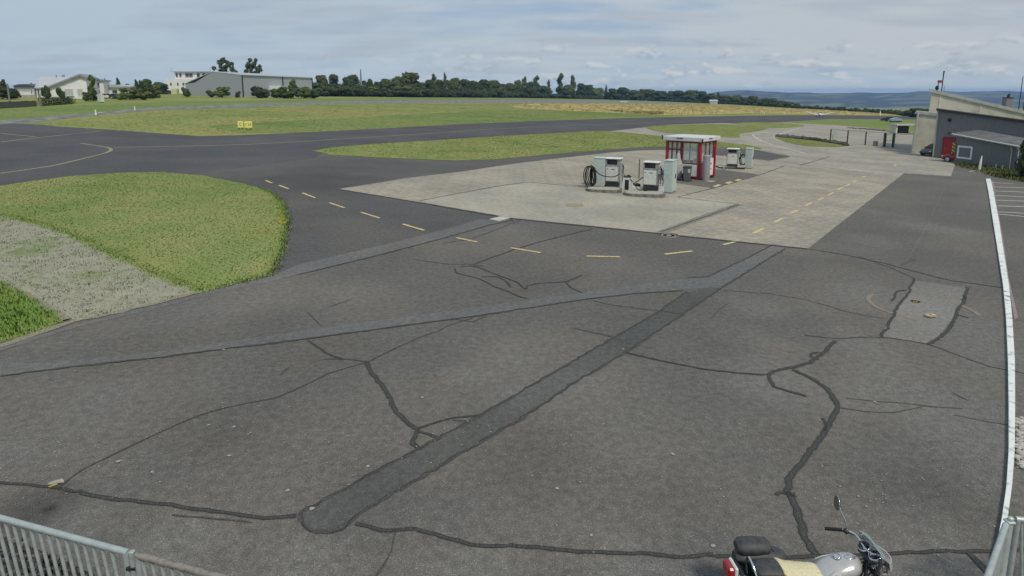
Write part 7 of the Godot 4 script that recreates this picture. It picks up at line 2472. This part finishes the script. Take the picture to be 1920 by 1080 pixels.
func build_motorcycle():
	# front towards +x, its right hand side towards +z
	var t := thing("motorcycle", "silver grey cruiser motorcycle with cream fleece on its seat", "motorcycle", Vector3.ZERO, 0.0)
	var black := skin("bike_black", lin(0.022, 0.023, 0.025), 0.45, 0.0, 0.2, 0.4)
	var leather := skin("bike_leather", lin(0.055, 0.06, 0.066), 0.6, 0.0, 0.35, 0.25)
	var silver := skin("bike_silver", lin(0.50, 0.50, 0.505), 0.3, 0.3, 0.08, 0.5)
	var chrome := plain("chrome")
	var st := mb()
	var fleece_tex := skin("fleece", lin(0.68, 0.63, 0.42), 0.95, 0.0, 0.14, 0.12)
	# wheels
	for q in [[-0.74, 0.31, 0.075], [0.83, 0.31, 0.055]]:
		st = mb()
		var pts := ring(Vector3(q[0], q[1], 0), Vector3(0.25, 0, 0), Vector3(0, 0.25, 0), 30)
		pts.append(pts[0])
		tube(st, pts, q[2], 10, false)
		var wh := obj("wheel", st, plain("black_rubber"), t)
		st = mb()
		pts = ring(Vector3(q[0], q[1], 0), Vector3(0.2, 0, 0), Vector3(0, 0.2, 0), 30)
		pts.append(pts[0])
		tube(st, pts, 0.022, 8, false)
		for i in 10:
			var a := TAU * i / 10
			tube(st, [Vector3(q[0], q[1], 0.03), Vector3(q[0] + cos(a) * 0.2, q[1] + sin(a) * 0.2, 0)], 0.006, 5)
		lathe(st, Transform3D(Basis(Vector3.RIGHT, PI / 2), Vector3(q[0], q[1], 0)), [[0.03, -0.09], [0.05, -0.04], [0.05, 0.04], [0.03, 0.09]], 10)
		obj("rim", st, chrome, wh)
	# frame, engine, exhausts
	st = mb()
	tube(st, curve([Vector3(0.52, 0.9, 0), Vector3(0.42, 0.5, 0.1), Vector3(0.3, 0.24, 0.13), Vector3(-0.3, 0.24, 0.13), Vector3(-0.74, 0.34, 0.12)]), 0.022, 7)
	tube(st, curve([Vector3(0.52, 0.9, 0), Vector3(0.42, 0.5, -0.1), Vector3(0.3, 0.24, -0.13), Vector3(-0.3, 0.24, -0.13), Vector3(-0.74, 0.34, -0.12)]), 0.022, 7)
	tube(st, [Vector3(0.5, 0.92, 0), Vector3(-0.1, 0.72, 0), Vector3(-0.9, 0.66, 0)], 0.028, 7)
	obj("frame", st, black, t)
	st = mb()
	box(st, Vector3(0.02, 0.36, 0), Vector3(0.5, 0.26, 0.3), 0.06)
	for s in [-0.5, 0.5]:
		for i in 6:
			var dir := Vector3(s, 1, 0).normalized()
			box(st, Vector3(0.05, 0.46, 0) + dir * (0.06 + 0.035 * i), Vector3(0.19, 0.015, 0.2), 0.004, Basis(Vector3.BACK, -atan(s)))
	obj("engine", st, plain("galvanised"), t)
	st = mb()
	tube(st, curve([Vector3(0.25, 0.5, 0.1), Vector3(0.4, 0.36, 0.2), Vector3(0.2, 0.24, 0.23), Vector3(-0.3, 0.24, 0.24), Vector3(-1.0, 0.3, 0.24)]), 0.04, 8)
	tube(st, curve([Vector3(-0.1, 0.5, 0.1), Vector3(0.0, 0.34, 0.2), Vector3(-0.2, 0.33, 0.24), Vector3(-0.95, 0.4, 0.24)]), 0.038, 8)
	obj("exhaust", st, chrome, t)
	# fork
	st = mb()
	for s in [-1.0, 1.0]:
		tube(st, [Vector3(0.83, 0.31, 0.1 * s), Vector3(0.66, 0.7, 0.1 * s), Vector3(0.53, 0.98, 0.1 * s)], 0.024, 8)
	obj("fork", st, chrome, t)
	st = mb()
	for y in [0.80, 0.96]:
		box(st, Vector3(0.53 + (0.96 - y) * 0.42, y, 0), Vector3(0.1, 0.045, 0.28), 0.015)
	obj("fork_yoke", st, black, t)
	st = mb()
	var arch := []
	for i in 9:
		var a := lerpf(0.25, 2.75, i / 8.0)
		var c := Vector3(0.83 + cos(a) * 0.35, 0.31 + sin(a) * 0.35, 0)
		var o := Vector3(cos(a), sin(a), 0)
		arch.append([c + Vector3(0, 0, -0.08) - o * 0.04, c + Vector3(0, 0, -0.05), c + o * 0.012, c + Vector3(0, 0, 0.05), c + Vector3(0, 0, 0.08) - o * 0.04, c - o * 0.005])
	loft(st, arch)
	obj("front_mudguard", st, silver, t)
	st = mb()
	arch = []
	for i in 10:
		var a := lerpf(0.5, 3.0, i / 9.0)
		var c := Vector3(-0.74 + cos(a) * 0.37, 0.31 + sin(a) * 0.37, 0)
		var o := Vector3(cos(a), sin(a), 0)
		arch.append([c + Vector3(0, 0, -0.12) - o * 0.06, c + Vector3(0, 0, -0.08), c + o * 0.015, c + Vector3(0, 0, 0.08), c + Vector3(0, 0, 0.12) - o * 0.06, c - o * 0.005])
	loft(st, arch)
	obj("rear_mudguard", st, silver, t)
	# tank
	st = mb()
	var rings := []
	for q in [[-0.14, 0.75, 0.05, 0.05], [-0.11, 0.765, 0.12, 0.085], [-0.02, 0.80, 0.155, 0.105], [0.12, 0.835, 0.18, 0.12], [0.25, 0.855, 0.18, 0.125], [0.34, 0.865, 0.155, 0.115], [0.40, 0.865, 0.105, 0.09], [0.425, 0.86, 0.05, 0.05]]:
		rings.append(ring(Vector3(q[0], q[1], 0), Vector3(0, q[3], 0), Vector3(0, 0, q[2]), 18))
	loft(st, rings)
	var tank := obj("fuel_tank", st, silver, t)
	st = mb()
	for s in [-1.0, 1.0]:
		prism(st, [[-0.03, 0.0], [0.05, 0.035], [0.2, 0.06], [0.3, 0.055], [0.34, 0.02], [0.32, -0.005], [0.1, -0.02], [0.06, -0.005]], 0.0, 0.012, Transform3D(Basis(Vector3.RIGHT, -0.42 * s) * Basis(Vector3.BACK, 0.12), Vector3(-0.02, 0.845, 0.16 * s + (0.0 if s > 0 else -0.012))))
	obj("side_plate", st, skin("bike_pale", lin(0.50, 0.53, 0.49), 0.4, 0.1, 0.06), tank)
	lettering("lettering", "Virago", 0.05, plain("edge_dark"), tank, Transform3D(Basis(Vector3.RIGHT, -0.12), Vector3(0.17, 0.80, 0.19)), 0.006)
	st = mb()
	lathe(st, Transform3D(Basis(), Vector3(0.14, 0.955, 0)), [[0.05, 0], [0.05, 0.02], [0.035, 0.03], [0, 0.03]], 14)
	egg(st, Vector3(0.28, 0.975, 0.03), Vector3(0.07, 0.02, 0.045))
	obj("filler_cap", st, chrome, tank)
	# seat with cream fleece
	st = mb()
	rings = []
	for q in [[-0.08, 0.79, 0.10, 0.05], [-0.14, 0.795, 0.15, 0.06], [-0.32, 0.79, 0.175, 0.065], [-0.48, 0.805, 0.19, 0.065], [-0.58, 0.85, 0.185, 0.06], [-0.61, 0.86, 0.13, 0.04]]:
		var row := ring(Vector3(q[0], q[1], 0), Vector3(0, q[3], 0), Vector3(0, 0, q[2]), 16)
		for i in row.size():
			row[i] += Vector3(0, rng.randf_range(-0.005, 0.005), rng.randf_range(-0.008, 0.008))
		rings.append(row)
	loft(st, rings)
	for i in 420:
		var k := rng.randi() % 5
		var a0: Array = rings[k]
		var b0: Array = rings[k + 1]
		var j := rng.randi() % 16
		var s := (a0[j] as Vector3).lerp(b0[j], rng.randf()).lerp((a0[(j + 1) % 16] as Vector3).lerp(b0[(j + 1) % 16], rng.randf()), rng.randf())
		var o := (s - Vector3(s.x, 0.79, 0)).normalized()
		var u := Vector3(rng.randfn(), rng.randfn(), rng.randfn()).normalized() * 0.008
		face(st, [s - u, s + u, s + o * 0.009 + u * 1.5], o)
	obj("seat_fleece", st, fleece_tex, t)
	st = mb()
	rings = []
	for q in [[-0.585, 0.84, 0.13, 0.04], [-0.61, 0.845, 0.16, 0.07], [-0.75, 0.845, 0.16, 0.08], [-0.88, 0.845, 0.15, 0.075], [-0.92, 0.84, 0.11, 0.05]]:
		rings.append(ring(Vector3(q[0], q[1], 0), Vector3(0, q[3], 0), Vector3(0, 0, q[2]), 16))
	loft(st, rings)
	obj("pillion_seat", st, leather, t)
	# backrest hoop and rear bags
	st = mb()
	tube(st, curve([Vector3(-0.92, 0.62, 0.17), Vector3(-0.95, 0.84, 0.15), Vector3(-0.98, 0.98, 0.0), Vector3(-0.95, 0.84, -0.15), Vector3(-0.92, 0.62, -0.17)]), 0.014, 7)
	tube(st, [Vector3(-0.9, 0.66, -0.12), Vector3(-1.12, 0.66, -0.06), Vector3(-1.12, 0.66, 0.06), Vector3(-0.9, 0.66, 0.12)], 0.012, 6)
	obj("backrest_hoop", st, chrome, t)
	for s in [-1.0, 1.0]:
		st = mb()
		rings = []
		for q in [[-0.36, 0.06, 0.10], [-0.42, 0.10, 0.19], [-0.62, 0.115, 0.22], [-0.85, 0.115, 0.22], [-0.98, 0.10, 0.2], [-1.02, 0.06, 0.12]]:
			var row := []
			for p in rounded(q[1] * 2.0, q[2] * 2.0, q[1] * 0.7, 4):
				row.append(Vector3(q[0], 0.60 + p[1], s * 0.31 + p[0]))
			rings.append(row)
		loft(st, rings)
		var bag := obj("saddle_bag", st, leather, t)
		st = mb()
		rings = []
		for q in [[-0.38, 0.07, 0.05], [-0.46, 0.125, 0.09], [-0.7, 0.14, 0.11], [-0.95, 0.13, 0.1], [-1.04, 0.08, 0.05]]:
			rings.append(ring(Vector3(q[0], 0.80, s * 0.31), Vector3(0, q[2], 0), Vector3(0, 0, q[1]), 14))
		loft(st, rings)
		obj("flap", st, leather, bag)
		st = mb()
		for x in [-0.55, -0.85]:
			tube(st, curve([Vector3(x, 0.89, s * 0.25), Vector3(x, 0.86, s * 0.42), Vector3(x, 0.7, s * 0.45), Vector3(x, 0.5, s * 0.435)]), 0.011, 5)
		obj("strap", st, black, bag)
	st = mb()
	rings = []
	for q in [[-0.58, 0.05, 0.07], [-0.62, 0.085, 0.12], [-0.8, 0.1, 0.135], [-0.96, 0.095, 0.13], [-1.02, 0.05, 0.08]]:
		rings.append(ring(Vector3(q[0], 0.93, -0.31), Vector3(0, q[1], 0), Vector3(0, 0, q[2]), 14))
	loft(st, rings)
	obj("bag_roll", st, leather, t)
	st = mb()
	box(st, Vector3(-1.08, 0.62, -0.05), Vector3(0.08, 0.42, 0.34), 0.03)
	obj("rear_carrier", st, black, t)
	# tail light on its bracket
	st = mb()
	box(st, Vector3(-1.25, 0.86, 0.02), Vector3(0.08, 0.15, 0.21), 0.02)
	var tail := obj("tail_light", st, skin("tail_red", lin(0.32, 0.012, 0.02), 0.2), t)
	st = mb()
	box(st, Vector3(-1.19, 0.86, 0.02), Vector3(0.04, 0.17, 0.23), 0.015)
	obj("housing", st, plain("frame_white"), tail)
	st = mb()
	tube(st, [Vector3(-1.17, 0.83, 0.02), Vector3(-1.06, 0.70, 0.0)], 0.025, 7)
	obj("bracket", st, chrome, tail)
	# handlebar, turned a little
	var steer := Basis(Vector3.UP, 0.12)
	var head := Vector3(0.53, 0.97, 0)
	var bar := func(x: float, y: float, z: float) -> Vector3: return head + steer * Vector3(x, y, z)
	st = mb()
	tube(st, curve([bar.call(-0.2, 0.1, -0.42), bar.call(-0.06, 0.13, -0.3), bar.call(0.0, 0.12, -0.2), bar.call(0.0, 0.06, -0.06), bar.call(0.0, 0.06, 0.06), bar.call(0.0, 0.12, 0.2), bar.call(-0.06, 0.13, 0.3), bar.call(-0.2, 0.1, 0.42)]), 0.0135, 8)
	tube(st, [bar.call(0, -0.03, -0.06), bar.call(0, 0.06, -0.06)], 0.018, 7)
	tube(st, [bar.call(0, -0.03, 0.06), bar.call(0, 0.06, 0.06)], 0.018, 7)
	var hb := obj("handlebar", st, chrome, t)
	for s in [-1.0, 1.0]:
		st = mb()
		tube(st, [bar.call(-0.1, 0.125, s * 0.33), bar.call(-0.26, 0.085, s * 0.455)], 0.021, 9)
		obj("grip", st, plain("black_rubber"), hb)
		st = mb()
		box(st, bar.call(-0.07, 0.125, s * 0.3), Vector3(0.07, 0.06, 0.07), 0.02, steer)
		tube(st, [bar.call(0.0, 0.11, s * 0.3), bar.call(-0.1, 0.07, s * 0.42)], 0.008, 5)
		obj("switch_block", st, black, hb)
		if s > 0.0:
			continue
		st = mb()
		tube(st, curve([bar.call(-0.05, 0.13, s * 0.3), bar.call(-0.06, 0.24, s * 0.33), bar.call(-0.1, 0.34, s * 0.37), bar.call(-0.1, 0.40, s * 0.39)]), 0.008, 6)
		var mir := obj("mirror", st, chrome, hb)
		st = mb()
		var mx := Transform3D(Basis(Vector3.UP, 0.12 + 0.3 * s) * Basis(Vector3.BACK, PI / 2 - 0.1), bar.call(-0.12, 0.42, s * 0.42))
		lathe(st, mx, [[0.0, -0.03], [0.065, -0.022], [0.09, 0.0], [0.085, 0.006]], 18, false)
		obj("shell", st, chrome, mir)
		st = mb()
		lathe(st, mx, [[0.085, 0.004], [0.0, 0.0045]], 18, false)
		obj("mirror_glass", st, mat("mirror_glass", Color(0.5, 0.54, 0.53), 0.05, 0.9), mir)
	# gauges
	for s in [-1.0, 1.0]:
		st = mb()
		var gx := Transform3D(steer * Basis(Vector3.BACK, 0.45), bar.call(0.03, 0.04, s * 0.09))
		lathe(st, gx, [[0.0, -0.07], [0.05, -0.06], [0.08, -0.01], [0.08, 0.02], [0.068, 0.024]], 18, false)
		var ga := obj("gauge", st, chrome, t)
		st = mb()
		lathe(st, gx, [[0.068, 0.022], [0.0, 0.022]], 18, false)
		obj("dial", st, skin("dial", lin(0.05, 0.055, 0.06), 0.12), ga)
	# headlight, fairing and screen
	st = mb()
	var hx := Transform3D(steer * Basis(Vector3.BACK, -PI / 2 - 0.05), bar.call(0.15, -0.11, 0))
	lathe(st, hx, [[0.0, -0.13], [0.06, -0.12], [0.1, -0.06], [0.12, 0.02], [0.12, 0.05]], 20, false)
	var lamp := obj("headlight", st, chrome, t)
	st = mb()
	lathe(st, hx, [[0.118, 0.045], [0.07, 0.075], [0.0, 0.085]], 20, false)
	obj("lens", st, mat("lens", Color(0.8, 0.84, 0.85), 0.06), lamp)
	st = mb()
	var scr := []
	for i in 9:
		var y := -0.02 + 0.2 * i / 8.0
		var row := []
		for j in 11:
			var a := lerpf(-1.15, 1.15, j / 10.0)
			var r := 0.18 - 0.06 * i / 8.0
			row.append(bar.call(0.02 + cos(a) * r * 0.75 - y * 0.6, y + 0.07, sin(a) * r))
		for j in 11:
			row.append(row[10 - j] + steer * Vector3(-0.005, 0.0, 0))
		scr.append(row)
	loft(st, scr)
	var screen_m := mat("screen_smoke", Color(0.62, 0.70, 0.70, 0.42), 0.05)
	screen_m.transparency = BaseMaterial3D.TRANSPARENCY_ALPHA
	obj("windscreen", st, screen_m, t)
	st = mb()
	var low := []
	for i in 4:
		var y := -0.1 + 0.09 * i / 3.0
		var row := []
		for j in 11:
			var a := lerpf(-1.25, 1.25, j / 10.0)
			row.append(bar.call(0.04 + cos(a) * 0.2 - y * 0.2, y + 0.05, sin(a) * 0.25))
		for j in 11:
			row.append(row[10 - j] + steer * Vector3(-0.012, 0, 0))
		low.append(row)
	loft(st, low)
	obj("fairing", st, silver, t)
	for s in [-1.0, 1.0]:
		st = mb()
		tube(st, [bar.call(0.12, -0.24, s * 0.08), bar.call(0.16, -0.24, s * 0.17)], 0.012, 6)
		var arm := obj("indicator", st, chrome, t)
		st = mb()
		egg(st, bar.call(0.17, -0.24, s * 0.2), Vector3(0.04, 0.036, 0.045))
		obj("lens", st, skin("amber", lin(0.50, 0.13, 0.05), 0.25), arm)
	st = mb()
	for q in [[0.12, -0.05, 0.05], [0.1, -0.16, -0.04], [0.04, -0.2, 0.08], [0.16, -0.06, -0.1]]:
		tube(st, curve([bar.call(-0.02, 0.1, q[2] * 3.0), bar.call(q[0], 0.02, q[2] * 2.0), bar.call(q[0] - 0.08, q[1] - 0.1, q[2]), bar.call(-0.1, -0.3, q[2] * 0.5)]), 0.009, 5)
	obj("cables", st, black, t)
	# side stand
	st = mb()
	tube(st, [Vector3(-0.05, 0.25, -0.14), Vector3(0.02, 0.0, -0.34)], 0.014, 6)
	obj("side_stand", st, chrome, t)
	var k := 0.9
	t.scale = Vector3(0.84, k, k)
	t.rotation = Vector3(-0.1, 0.04, 0)
	var where := Vector3(3.363, 0.669, -6.017)
	t.position = Vector3(where.x - 0.17 * k + 0.105, g(where.x) + 0.02, where.z + 0.11)
